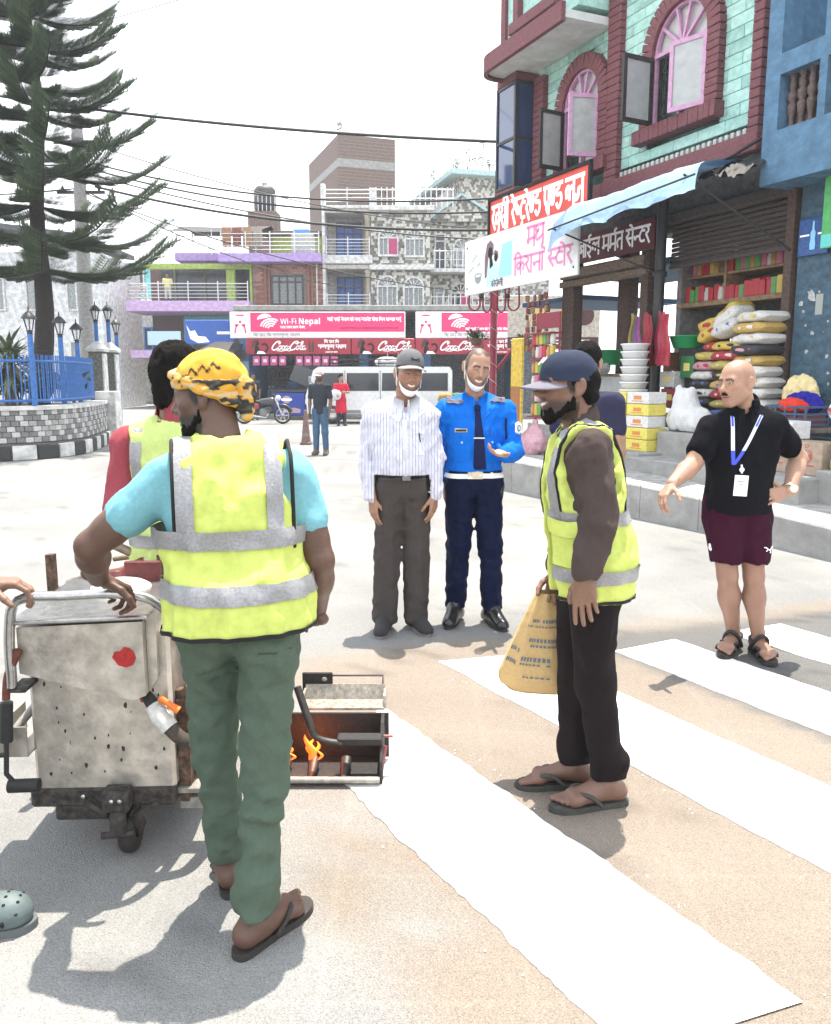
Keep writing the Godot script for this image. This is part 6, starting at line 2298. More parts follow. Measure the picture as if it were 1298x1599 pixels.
func letters(parent: Node3D,text: String,at: Vector3,h: float,width: float,m: Material,wt:=.15) -> void:
	var strokes:=[]
	var x:=.0
	for word in text.split(" "):
		var start:=x
		var i:=0
		var last_bar:=.0
		var reph:=false
		while i<word.length():
			var ch:=word.substr(i,2) if glyphs.has(word.substr(i,2)) else word.substr(i,1)
			i+=ch.length()
			if not glyphs.has(ch): continue
			var g: Array=glyphs[ch]
			var nx:=word.substr(i,1)
			var vowel:=nx if nx in ["a","A","i","I","u","e","o"] else ""
			if ch=="e" or ch=="I": vowel="a" if nx=="a" else ""
			elif vowel=="" and i<word.length() and ch=="r":
				reph=true
				continue
			var half: bool=vowel=="" and i<word.length() and ch != "e" and ch != "I"
			if vowel != "" : i+=1
			if vowel=="i":
				strokes.append([Vector2(x+.12,1),Vector2(x+.12,0)])
				strokes.append(curve([Vector2(x+.12,1),Vector2(x+.16,1.22),Vector2(x+.45,1.28),Vector2(x+.62,1.)],4))
				x+=.26
			var w: float=g[0]
			for st in pen(g[2]):
				var pp:=[]
				for q in st: pp.append(q+Vector2(x,0))
				strokes.append(curve(pp,4))
			var bar: float=g[1]
			if bar>=.0 and not half: strokes.append([Vector2(x+bar,1),Vector2(x+bar,0)])
			if half and bar>.0: w=bar-.06
			last_bar=x+(bar if bar>=.0 else w*.5)
			if reph:
				strokes.append(curve([Vector2(last_bar,1),Vector2(last_bar-.12,1.2),Vector2(last_bar+.1,1.28)],4))
				reph=false
			x+=w
			match vowel:
				"A","I","o":
					strokes.append([Vector2(x+.12,1),Vector2(x+.12,0)])
					last_bar=x+.12
					if vowel=="I": strokes.append(curve([Vector2(x+.12,1),Vector2(x+.04,1.24),Vector2(x-.3,1.24),Vector2(x-.38,1.04)],4))
					if vowel=="o": strokes.append(curve([Vector2(x+.12,1),Vector2(x-.05,1.2),Vector2(x-.22,1.26)],3))
					x+=.26
				"e": strokes.append(curve([Vector2(last_bar,1),Vector2(last_bar-.15,1.2),Vector2(last_bar-.32,1.26)],3))
				"u": strokes.append(curve([Vector2(last_bar,.02),Vector2(last_bar-.12,-.06),Vector2(last_bar-.06,-.2),Vector2(last_bar+.1,-.2),Vector2(last_bar+.18,-.32)],3))
		strokes.append([Vector2(start-.02,1),Vector2(x+.02,1)])
		x+=.35
	x-=.35
	var b:=MB.new()
	var sc:=Vector2(width/x,h)
	for s in strokes:
		var pp:=[]
		for q in s: pp.append(q*sc)
		b.stroke(pp,h*wt,.003,Transform3D(Basis.IDENTITY,at))
	put("lettering",b,m,parent)
func latin(parent: Node3D,text: String,at: Vector3,h: float,m: Material,bold:=false,turn:=.0) -> void:
	var t:=TextMesh.new()
	t.text=text
	var f:=SystemFont.new()
	f.font_names=PackedStringArray(["Droid Sans"])
	f.font_weight=700 if bold else 400
	t.font=f
	t.font_size=48
	t.pixel_size=h/36.
	t.depth=.004
	t.horizontal_alignment=HORIZONTAL_ALIGNMENT_LEFT
	var o:=put("lettering",t,m,parent)
	o.position=at
	o.rotation.y=turn
func cola_script(parent: Node3D,at: Vector3,h: float,m: Material) -> void:
	var s:=[]
	for x in [.0,2.18]:
		s.append(["1.0,0.72 1.02,0.92 0.82,1.0 0.5,0.86 0.22,0.45 0.2,0.1 0.42,-0.03 0.7,0.06 0.95,0.3",x,1.35])
		s.append(["1.0,0.72 0.9,0.66 0.86,0.8 1.0,0.95",x,.8])
	for q in [[1.08,.24],[3.24,.24]]:
		s.append(["0.17,0.05 0.1,0.22 0,0.22 -0.14,0.1 -0.15,-0.1 -0.02,-0.22 0.12,-0.12 0.17,0.05 0.14,0.2 0.3,0.18",q[0],1.,q[1]])
	s.append(["0.14,0.14 0.02,0.22 -0.12,0.1 -0.15,-0.1 -0.02,-0.22 0.16,-0.1",1.5,1.,.24])
	for q in [[1.86,.24],[3.98,.24]]:
		s.append(["0.15,0.18 0,0.22 -0.14,0.1 -0.15,-0.1 -0.04,-0.22 0.1,-0.08 0.17,0.2 0.13,-0.14 0.2,-0.22 0.32,-0.08",q[0],1.,q[1]])
	s.append(["3.52,0.12 3.72,0.6 3.78,0.95 3.66,0.98 3.6,0.6 3.6,0.12 3.7,0.0 3.82,0.12",.0,1.])
	s.append(["2.16,0.36 2.34,0.4",.0,1.2])
	s.append(["2.62,-0.02 2.3,-0.14 1.9,-0.06 1.4,-0.16 0.8,-0.1",.0,.7])
	s.append(["2.7,0.86 3.1,0.72 3.5,0.86 3.85,0.8",.0,.7])
	var b:=MB.new()
	for q in s:
		var pts:=[]
		for p in pen(q[0])[0]:
			var y: float=p.y+(q[3] if q.size()>3 else .0)
			pts.append(Vector2(p.x+q[1]+y*.22,y)*h)
		b.stroke(curve(pts,4),h*.105*q[2],.004,Transform3D(Basis.IDENTITY,at))
	put("lettering",b,m,parent)
func small_print(parent: Node3D,at: Vector3,w: float,h: float,m: Material,sd: int) -> void:
	var rng:=RandomNumberGenerator.new()
	rng.seed=sd
	var b:=MB.new()
	var x:=.0
	while x<w:
		var ln:=rng.randf_range(h*1.2,h*3.4)
		if x+ln>w: break
		b.stroke([Vector2(x,h),Vector2(x+ln,h)],h*.16,.003,Transform3D(Basis.IDENTITY,at))
		var k:=x+h*.25
		while k<x+ln:
			b.stroke([Vector2(k,h),Vector2(k,0)],h*.17,.003,Transform3D(Basis.IDENTITY,at))
			var lp:=[]
			for q in arc(Vector2(k-h*.2,h*rng.randf_range(.35,.6)),h*.18,h*.2,30,300,6): lp.append(q)
			b.stroke(lp,h*.14,.003,Transform3D(Basis.IDENTITY,at))
			k+=h*rng.randf_range(.5,.75)
		x+=ln+h*.4
	put("lettering",b,m,parent)
# ---------------------------------------------------------------- across the square
func slab(b: Node3D,n: String,lo: Vector3,hi: Vector3,m: Material) -> MeshInstance3D:
	var mb:=MB.new()
	mb.cbox((lo+hi)*.5,hi-lo,minf(.02,(hi.x-lo.x)*.2))
	return put(n,mb,m,b)
func railing(b: Node3D,a: Vector3,c: Vector3,h: float,bars: int,posts: int,m: Material) -> void:
	var mb:=MB.new()
	for i in bars: mb.tube([a+Vector3(0,h*(1.-float(i)/bars),0),c+Vector3(0,h*(1.-float(i)/bars),0)],.028 if i==0 else .018,6)
	var r:=put("railing",mb,m,b)
	for i in posts+1:
		mb=MB.new()
		var p:=a.lerp(c,float(i)/posts)
		mb.tube([p,p+Vector3(0,h+.12,0)],.03,6)
		put("railing_post",mb,m,r)
func sash_window(b: Node3D,c: Vector3,w: float,h: float,n: int,frame: Material,pane: Material,transom:=.0) -> void:
	var win:=Node3D.new()
	win.name="window"
	b.add_child(win,true)
	win.position=c
	var mb:=MB.new()
	for s in [-1.,1.]:
		mb.box(Vector3(s*(w*.5-.04),0,.02),Vector3(.08,h,.1))
		mb.box(Vector3(0,s*(h*.5-.04),.02),Vector3(w-.162,.08,.098))
	for i in range(1,n): mb.box(Vector3(-w*.5+w*i/n,0,.015),Vector3(.07,h-.162,.08))
	if transom>.0: mb.box(Vector3(0,h*.5-transom,.012),Vector3(w-.162,.07,.07))
	put("frame",mb,frame,win)
	for i in n:
		mb=MB.new()
		mb.box(Vector3(-w*.5+w*(i+.5)/n,0,-.02),Vector3(w/n-.08,h-.17,.02))
		put("pane",mb,pane,win)
func fan_window(b: Node3D,c: Vector3,w: float,h: float,frame: Material,pane: Material,shutter: Material=null) -> void:
	var win:=Node3D.new()
	win.name="window"
	b.add_child(win,true)
	win.position=c
	var o:=arch_outline(w,-h*.5,h*.5,14)
	var mb:=MB.new()
	for i in o.size()-1: mb.bar(Vector3(o[i].x,o[i].y,.03),Vector3(o[i+1].x,o[i+1].y,.03),.09,.1,Vector3(0,0,1))
	var sp:=h*.5-w*.5
	mb.bar(Vector3(-w*.5,sp,.03),Vector3(w*.5,sp,.03),.08,.08,Vector3(0,0,1))
	mb.bar(Vector3(-w*.55,-h*.5,.05),Vector3(w*.55,-h*.5,.05),.1,.14,Vector3(0,0,1))
	mb.bar(Vector3(0,-h*.5,.03),Vector3(0,sp,.03),.07,.07,Vector3(0,0,1))
	for s in [-1.,1.]:
		mb.bar(Vector3(s*w*.25-.0,-h*.5,.028),Vector3(s*w*.25,sp,.028),.03,.05,Vector3(0,0,1))
	for a in [30.,60.,90.,120.,150.]:
		var d:=Vector2.from_angle(deg_to_rad(a))*w*.48
		mb.bar(Vector3(0,sp,.028),Vector3(d.x,sp+d.y,.028),.045,.05,Vector3(0,0,1))
	put("frame",mb,frame,win)
	mb=MB.new()
	mb.prism(PackedVector2Array(o),-.06,-.03)
	put("pane",mb,pane,win)
	if shutter:
		mb=MB.new()
		mb.cbox(Vector3(w*.27,(sp-h*.5)*.5,.09),Vector3(w*.44,sp+h*.5-.1,.04),.01)
		put("shutter",mb,shutter,win)
func check_tex() -> Texture2D:
	if texs.has("check"): return texs["check"]
	var im:=Image.create(256,256,false,Image.FORMAT_RGB8)
	var rng:=RandomNumberGenerator.new()
	rng.seed=12
	im.fill(Color(.72,.72,.7))
	for y in 16:
		for x in 16:
			var off:=8 if y % 2 else 0
			var light:=rng.randf()<.5
			var c:=rng.randf_range(.88,1.) if light else rng.randf_range(.42,.62)
			im.fill_rect(Rect2i((x*16+off) % 256,y*16,15,15),Color(c,c*.99,c*.96))
	texs["check"]=ImageTexture.create_from_image(im)
	return texs["check"]
func build_row() -> void:
	var pinkm:=rough_mat("lilac_paint",Color(.55,.38,.62),.85,1.6,.8,.2)
	var purple:=rough_mat("purple_paint",Color(.42,.29,.60),.85,1.6,.8,.2)
	var white:=rough_mat("old_white_paint",Color(.68,.68,.66),.85,1.8,.72,.2)
	var steel:=mat("steel_rail",Color(.55,.55,.56),.35,.6)
	var dark:=rough_mat("dark_glazing",Color(.035,.04,.055),.2,2.,.6,.05)
	var brickm:=[rough_mat("red_brick",Color(.36,.17,.12),.9,.8,.7,.4),rough_mat("red_brick_dark",Color(.28,.12,.09),.9,.6,.7,.4),rough_mat("red_brick_pale",Color(.44,.25,.19),.9,.7,.7,.4)]
	var lime:=rough_mat("lime_paint",Color(.36,.48,.10),.85,1.5,.75,.2)
	var b:=thing("brick_house","brick house with lilac balcony slabs and steel railings behind the pink banner","building",Vector3(0,0,-44))
	slab(b,"wall",Vector3(-14.2,0,-8.),Vector3(-4.85,7.3,-2.),rough_mat("brown_brick_wall",Color(.19,.12,.1),.9,.6,.6,.4))
	slab(b,"back_glazing",Vector3(-13.6,5.4,-2.),Vector3(-8.6,7.25,-1.9),dark)
	for x in [-12.9,-11.3,-9.7]: slab(b,"mullion",Vector3(x,5.4,-1.9),Vector3(x+.12,7.25,-1.8),rough_mat("dull_olive",Color(.16,.19,.1),.8,.9,.7,.2))
	slab(b,"column",Vector3(-9.75,5.4,-.55),Vector3(-9.3,7.3,-.2),lime)
	slab(b,"side_wall",Vector3(-8.5,5.,-2.),Vector3(-8.38,7.3,.0),lime)
	slab(b,"beam",Vector3(-14.2,7.05,-.35),Vector3(-8.42,7.33,-.1),lime)
	var w:=slab(b,"brick_front",Vector3(-8.37,.0,-2.1),Vector3(-4.8,7.28,-.1),rough_mat("brick_mortar",Color(.30,.25,.22),.9,.5,.7,.2))
	var rng:=RandomNumberGenerator.new()
	rng.seed=4
	var shapes:=[]
	for sx in [.29,.14]:
		var mb:=MB.new()
		mb.cbox(Vector3.ZERO,Vector3(sx-.012,.108,.06),.006)
		shapes.append(mb.done())
	var made:=0
	var extra:=MB.new()
	for r in 21:
		var y:=4.86+r*.118
		var x:=-8.36+(.0 if r % 2 else .15)
		while x<-4.84:
			if not (x+.27>-7.42 and x<-5.74 and y>5.22 and y<6.78):
				if made<298:
					var o:=put("brick",shapes[0],brickm[rng.randi() % 3],w)
					o.position=Vector3(x+.145,y,-.085+rng.randf()*.006)
				else: extra.cbox(Vector3(x+.145,y,-.085),Vector3(.278,.108,.06),.006)
				made+=1
			x+=.29
	if made>298:
		var ex:=put("brickwork",extra,brickm[0],w)
		ex.set_meta("kind","stuff")
	for x in [-7.75,-5.55]:
		slab(b,"brick_pier",Vector3(x,4.8,-.1),Vector3(x+.12,7.25,.06),brickm[1])
		slab(b,"brick_pier",Vector3(x+.2,4.8,-.1),Vector3(x+.3,7.25,.05),brickm[1])
	sash_window(b,Vector3(-6.58,6.,-.04),1.66,1.5,4,mat("black_window",Color(.02,.022,.024),.5),rough_mat("curtained_pane",Color(.4,.42,.42),.3,.5,.3,.05),.35)
	var mb:=MB.new()
	mb.tube([Vector3(-5.05,4.8,.03),Vector3(-5.05,7.3,.03)],.04,8)
	put("drain_pipe",mb,white,b)
	slab(b,"balcony_slab",Vector3(-14.6,4.86,-2.),Vector3(-8.36,5.38,1.),pinkm)
	slab(b,"balcony_slab",Vector3(-9.9,7.3,-2.),Vector3(-4.74,7.72,.8),purple)
	slab(b,"balcony_slab",Vector3(-12.4,7.5,-3.2),Vector3(-9.2,7.9,-.4),purple)
	railing(b,Vector3(-14.45,5.38,.85),Vector3(-8.45,5.38,.85),.85,5,4,steel)
	railing(b,Vector3(-14.45,5.38,.85),Vector3(-14.45,5.38,-1.9),.85,5,2,steel)
	railing(b,Vector3(-9.75,7.72,.65),Vector3(-4.85,7.72,.65),.95,5,4,steel)
	railing(b,Vector3(-12.3,7.9,-.5),Vector3(-9.8,7.9,-.5),.85,4,3,steel)
	slab(b,"roof_room",Vector3(-7.7,7.7,-5.),Vector3(-5.,9.05,-2.2),lime)
	slab(b,"roof_room_cap",Vector3(-8.1,9.05,-5.2),Vector3(-4.8,9.25,-1.9),rough_mat("rusty_sheet",Color(.16,.12,.1),.9,.9,.6,.4))
	mb=MB.new()
	mb.grid([[Vector3(-12.6,8.85,.3),Vector3(-10.5,8.8,.4),Vector3(-8.,8.85,.3)],[Vector3(-12.2,9.42,-1.6),Vector3(-10.3,9.36,-1.6),Vector3(-7.6,9.42,-1.6)],[Vector3(-12.2,9.3,-4.),Vector3(-10.3,9.3,-4.),Vector3(-7.6,9.3,-4.)]],false,true)
	put("tarpaulin",mb,rough_mat("dark_tarp",Color.BLACK,.7,.9),b)
	mb=MB.new()
	for q in [[-12.3,.2],[-10.3,.3],[-8.1,.2]]: mb.tube([Vector3(q[0],7.7,q[1]),Vector3(q[0],8.9,q[1])],.03,6)
	put("tarpaulin_pole",mb,steel,b)
	for i in 4:
		var c:=thing("hanging_cloth",["orange patterned cloth drying on the roof terrace, leftmost","rust red cloth drying between two orange cloths","orange chequered cloth drying on the roof terrace rail","pale cloth drying by the lime roof room"][i],"cloth",Vector3(-9.7+i*.52,8.,-43.4),.0,"washing on the roof terrace")
		mb=MB.new()
		var rows:=[]
		for v in 5:
			var row:=[]
			for u in 9: row.append(Vector3(u*.058,1.-v*.24,.05*sin(u*1.7+i)*v*.25))
			rows.append(row)
		mb.grid(rows)
		put("cloth",mb,rough_mat(["cloth_orange","cloth_rust","cloth_check","cloth_pale"][i],[Color(.6,.28,.12),Color(.4,.12,.08),Color(.62,.36,.2),Color(.6,.5,.42)][i],.9,.3,.4,.2),c)
	var t:=thing("water_tank","white wrapped water tank with a blue lid on the roof terrace","water tank",Vector3(-5.7,7.72,-43.9))
	mb=MB.new()
	mb.cbox(Vector3(0,.5,0),Vector3(1.1,1.,.8),.06)
	put("tank",mb,rough_mat("white_wrap",Color(.62,.64,.62),.7,.5,.6,.4),t)
	mb=MB.new()
	mb.cbox(Vector3(-.05,1.13,0),Vector3(.8,.22,.6),.04)
	put("lid",mb,mat("blue_lid",Color(.05,.2,.6),.5),t)
	slab(b,"teal_column",Vector3(-12.4,0,-1.9),Vector3(-12.,4.86,-1.5),rough_mat("teal_paint",Color(.12,.42,.46),.8,1.2,.75,.2))
	slab(b,"teal_beam",Vector3(-12.,4.5,-1.9),Vector3(-8.4,4.84,-1.5),known("teal_paint"))
	mb=MB.new()
	for i in 8: mb.cbox(Vector3(-11.3+i*.28,2.2+i*.3,-.9),Vector3(.34,.1,1.),.01)
	put("stair",mb,rough_mat("concrete",Color(.33,.325,.31),.9,1.4),b)
	slab(b,"side_balcony",Vector3(-14.6,2.55,-1.9),Vector3(-12.5,2.95,.6),pinkm)
	slab(b,"side_sign",Vector3(-13.7,3.2,.5),Vector3(-12.,3.9,.6),mat("sign_pale_blue",Color(.4,.55,.7),.6))
	b=thing("cream_house","narrow cream house with two balconies and blue doors","building",Vector3(0,0,-44))
	var cream:=rough_mat("cream_plaster",Color(.55,.52,.48),.9,1.6,.7,.3)
	slab(b,"wall",Vector3(-4.75,0,-7.),Vector3(-2.3,10.,-1.6),cream)
	for y in [4.55,7.3]:
		slab(b,"balcony_slab",Vector3(-4.75,y,-1.6),Vector3(-2.2,y+.42,.1),white)
		sash_window(b,Vector3(-3.5,y+1.4,-1.55),1.35,1.75,3,mat("navy_door_frame",Color(.02,.04,.12),.5),rough_mat("blue_door_panel",Color(.05,.15,.5),.5,.6,.7,.1),.55)
		railing(b,Vector3(-4.55,y+.4,.0),Vector3(-2.35,y+.4,.0),.8,5,2,steel)
		mb=MB.new()
		mb.lathe([Vector2(.16,0),Vector2(.16,.1),Vector2(.11,.16),Vector2(.11,1.7),Vector2(.17,1.78),Vector2(.13,1.85),Vector2(.2,2.),Vector2(.14,2.1),Vector2(.22,2.3)],12,Transform3D(Basis.IDENTITY,Vector3(-2.45,y+.4,-.2)))
		put("column",mb,rough_mat("ochre_column",Color(.42,.36,.28),.8,.8,.7,.2),b)
		slab(b,"lintel",Vector3(-4.75,y+2.5,-1.6),Vector3(-2.2,y+2.72,.0),cream)
	slab(b,"left_pier",Vector3(-4.75,4.6,-1.6),Vector3(-4.6,10.2,.05),white)
	slab(b,"parapet",Vector3(-4.75,10.,-1.7),Vector3(-2.2,10.15,.1),white)
	railing(b,Vector3(-4.6,10.15,.0),Vector3(-2.3,10.15,.0),.75,4,2,steel)
	slab(b,"roof_pier",Vector3(-4.8,10.15,-.3),Vector3(-4.55,11.2,.0),white)
	slab(b,"roof_pier",Vector3(-2.3,10.15,-.3),Vector3(-2.,11.,.0),white)
	b=thing("checked_stone_house","grey and white checked stone house with fan-topped arched windows","building",Vector3(0,0,-44))
	var chk:=rough_mat("check_stone",Color(.55,.55,.53),.9,2.6,.8,.3)
	chk.albedo_texture=check_tex()
	chk.uv1_scale=Vector3.ONE/2.4
	slab(b,"wall",Vector3(-2.3,0,-7.),Vector3(.75,10.,-.2),chk)
	slab(b,"wall",Vector3(.75,0,-7.),Vector3(4.6,9.6,-1.6),chk)
	slab(b,"string_course",Vector3(-2.35,7.,-.2),Vector3(.95,7.25,.1),white)
	slab(b,"string_course",Vector3(.75,6.95,-1.6),Vector3(4.7,7.15,-.5),white)
	slab(b,"cornice",Vector3(-2.35,9.9,-.3),Vector3(.95,10.12,.15),white)
	var pale:=rough_mat("pale_pane",Color(.35,.38,.38),.25,.8,.6,.05)
	var mag:=mat("magenta_shutter",Color(.35,.03,.12),.6)
	fan_window(b,Vector3(-1.45,5.95,-.16),1.,1.5,white,pale)
	fan_window(b,Vector3(-.1,5.9,-.16),1.,1.5,white,pale)
	fan_window(b,Vector3(-1.4,8.4,-.16),.95,1.35,white,pale,mag)
	fan_window(b,Vector3(-.05,8.35,-.16),.95,1.35,white,pale)
	fan_window(b,Vector3(2.4,5.75,-1.56),1.,1.5,white,dark,mag)
	fan_window(b,Vector3(2.55,8.1,-1.56),1.1,1.4,white,pale)
	sash_window(b,Vector3(1.25,5.6,-1.56),.6,1.6,1,white,pale,.4)
	sash_window(b,Vector3(1.3,8.1,-1.56),.6,1.9,1,white,dark,.4)
	railing(b,Vector3(.8,4.9,-.5),Vector3(4.5,4.9,-.5),.8,2,12,steel)
	railing(b,Vector3(.95,7.15,-.5),Vector3(4.5,7.15,-.5),.85,2,12,steel)
	mb=MB.new()
	mb.prism(PackedVector2Array([Vector2(.7,9.6),Vector2(4.4,9.6),Vector2(2.4,10.9)]),-1.7,-1.3)
	put("gable",mb,chk,b)
	mb=MB.new()
	mb.bar(Vector3(.4,9.5,-1.3),Vector3(2.4,10.95,-1.3),.4,.12)
	mb.bar(Vector3(4.7,9.5,-1.3),Vector3(2.4,10.95,-1.3),.4,.12)
	put("gable_trim",mb,rough_mat("pale_teal_trim",Color(.42,.58,.6),.8,1.,.8,.2),b)
	railing(b,Vector3(-2.,10.1,-.2),Vector3(1.9,10.1,-.2),.85,2,14,steel)
	b=thing("brick_stair_tower","bare grey brick tower rising behind the cream house","building",Vector3(-4.75,0,-54),.35)
	var grey:=rough_mat("grey_brick",Color(.24,.165,.135),.95,.9,.6,.5)
	slab(b,"wall",Vector3(0,0,-8),Vector3(3.7,16.3,0),grey)
	slab(b,"concrete_band",Vector3(-.02,14.4,-8.02),Vector3(3.72,14.9,.02),rough_mat("concrete",Color.BLACK,.9,1.4))
	for i in 3: slab(b,"vent",Vector3(2.3+i*.35,12.9,.0),Vector3(2.5+i*.35,13.15,.012),mat("room_dark",Color.BLACK))
	mb=MB.new()
	for i in 36:
		var y:=9.+i*.2
		mb.box(Vector3(1.85,y,.004),Vector3(3.68,.03,.02))
	put("course_line",mb,rough_mat("brick_mortar",Color.BLACK,.9,.5),b)
	b=thing("chimney_block","small dark brick block with a tank on top, behind the lime roof room","building",Vector3(-9.2,0,-52))
	slab(b,"wall",Vector3(-.85,0,-1.5),Vector3(.9,11.4,0),grey)
	mb=MB.new()
	mb.lathe([Vector2(.0,0),Vector2(.62,0),Vector2(.66,.3),Vector2(.66,1.3),Vector2(.5,1.5),Vector2(.15,1.6),Vector2(.15,1.75),Vector2(0,1.75)],18,Transform3D(Basis.IDENTITY,Vector3(.1,11.4,-.7)))
	put("tank",mb,mat("black_tank",Color(.02,.02,.022),.6),b)
	mb=MB.new()
	for i in 7: mb.tube([Vector3(-.7+i*.25,11.4,0),Vector3(-.7+i*.25,12.3,0)],.025,5)
	mb.tube([Vector3(-.8,12.3,0),Vector3(.85,12.3,0)],.03,5)
	put("roof_rail",mb,steel,b)
	b=thing("roof_garden_house","pale blue topped house with plants along its roof, half behind the right building","building",Vector3(2.75,0,-52),.26)
	slab(b,"wall",Vector3(.0,0,-9.5),Vector3(6,13.5,-.5),chk)
	slab(b,"wing",Vector3(-.3,0,-9.),Vector3(.0,13.,-2.),white)
	slab(b,"eave",Vector3(-.7,13.45,-9.8),Vector3(6.4,13.75,.2),rough_mat("pale_teal_trim",Color.BLACK,.8,1.))
	railing(b,Vector3(-.6,13.75,.1),Vector3(6.3,13.75,.1),.8,2,14,steel)
	railing(b,Vector3(-.6,13.75,-9.6),Vector3(-.6,13.75,.1),.8,2,18,steel)
	for i in 7:
		var pl:=thing("potted_plant",["bushy plant at the left end of the blue roof rail","second plant along the blue roof rail from the left","tall thin plant on the blue roof, third from the left","low plant on the blue roof, fourth from the left","plant on the blue roof beside the aerial","plant on the blue roof near the right building, sixth from the left","last plant on the blue roof before the right building"][i],"plant",[Vector3(.5,13.75,-60.),Vector3(1.2,13.75,-57.5),Vector3(1.8,13.75,-55.2),Vector3(2.45,13.75,-53.),Vector3(3.1,13.75,-52.6),Vector3(3.8,13.75,-52.8),Vector3(4.5,13.75,-53.)][i],.0,"plants along the roof rail")
		leaf_bush(pl,.35+.1*(i % 3),.8+.25*((i*2) % 3),90,i)
	b=thing("roof_aerial","spindly aerial standing above the blue roof","aerial",Vector3(4.1,13.75,-53.2))
	mb=MB.new()
	mb.tube([Vector3.ZERO,Vector3(0,1.9,0)],.025,5)
	for i in 4: mb.tube([Vector3(-.4+i*.05,1.5+i*.1,0),Vector3(.4-i*.05,1.5+i*.1,.1)],.014,4)
	put("mast",mb,mat("grey_cable",Color.BLACK),b)
	b=thing("potted_plant","small shrub growing on top of the bare brick tower","plant",Vector3(-4.75,16.3,-54.6))
	leaf_bush(b,.35,.9,70,40)
	b=thing("turquoise_house","turquoise house far down the side street","building",Vector3(-18.6,0,-58))
	slab(b,"wall",Vector3(-2.4,0,-6),Vector3(.9,9.2,0),rough_mat("turquoise_paint",Color(.2,.58,.58),.85,1.8,.75,.2))
	slab(b,"balcony_slab",Vector3(-2.4,6.4,0),Vector3(.9,6.7,1.2),white)
	railing(b,Vector3(-2.3,6.7,1.1),Vector3(.8,6.7,1.1),.9,4,4,steel)
	sash_window(b,Vector3(-.3,7.9,.05),1.2,1.6,2,white,dark)
	sash_window(b,Vector3(-1.4,4.4,.05),1.1,1.5,2,white,dark)
	slab(b,"awning",Vector3(-2.6,5.3,0),Vector3(1.,5.45,1.4),pinkm)
	b=thing("street_house","low pale house with a small blue window down the side street","building",Vector3(-16.3,0,-52))
	slab(b,"wall",Vector3(-2.,0,-5),Vector3(1.2,5.6,0),white)
	sash_window(b,Vector3(.2,3.9,.05),1.,1.4,2,mat("blue_lid",Color.BLACK),dark)
	slab(b,"canopy",Vector3(-2.2,2.7,0),Vector3(1.3,2.85,1.3),rough_mat("rusty_sheet",Color.BLACK,.9,.9))
	b=thing("white_house","pale grey house behind the conifer with a dark sloping roof","building",Vector3(-19.,0,-42))
	slab(b,"wall",Vector3(-9,0,-6),Vector3(3.6,7.6,0),rough_mat("pale_grey_wall",Color(.74,.75,.76),.9,2.4,.7,.3))
	for i in 3: sash_window(b,Vector3(-1.6+i*2.,5.6,.05),1.,1.6,2,white,pale)
	for i in 3: sash_window(b,Vector3(-1.6+i*2.,2.6,.05),1.,1.5,2,white,pale)
	mb=MB.new()
	mb.prism(PackedVector2Array([Vector2(-9.5,9.9),Vector2(3.2,8.3),Vector2(3.2,8.05),Vector2(-9.5,9.6)]),-6.5,1.)
	put("roof",mb,rough_mat("slate_sheet",Color(.1,.1,.11),.8,1.2,.6,.3),b)
func leaf_bush(parent: Node3D,r: float,h: float,n: int,sd: int,m: Material=null,size:=.11) -> void:
	var rng:=RandomNumberGenerator.new()
	rng.seed=100+sd
	var st:=MB.new()
	for i in 4:
		var a:=rng.randf()*TAU
		st.tube([Vector3(0,0,0),Vector3(cos(a)*r*.3,h*.5,sin(a)*r*.3),Vector3(cos(a)*r*.6,h*.9,sin(a)*r*.6)],[.018,.012,.006],5)
	put("stem",st,mat("twig_brown",Color(.09,.06,.04),.9),parent)
	var b:=MB.new()
	for i in n:
		var c:=Vector3(rng.randfn(0,.45)*r,h*(.35+.65*rng.randf()),rng.randfn(0,.45)*r)
		var d:=Vector3(rng.randf_range(-1,1),rng.randf_range(-.3,1),rng.randf_range(-1,1)).normalized()
		var s:=d.cross(Vector3(rng.randf()-.5,rng.randf()-.5,rng.randf()-.5)).normalized()
		var l:=size*rng.randf_range(.7,1.4)
		b.quad(c-s*l*.3,c+d*l*.5-s*l*.05,c+s*l*.3+d*l*.4,c+d*l*-.1)
		b.tri(c-s*l*.28,c+s*l*.28,c+d*l*1.3)
	put("foliage",b,m if m else rough_mat("leaf_green",Color(.05,.12,.035),.6,.5,.5,.0),parent)
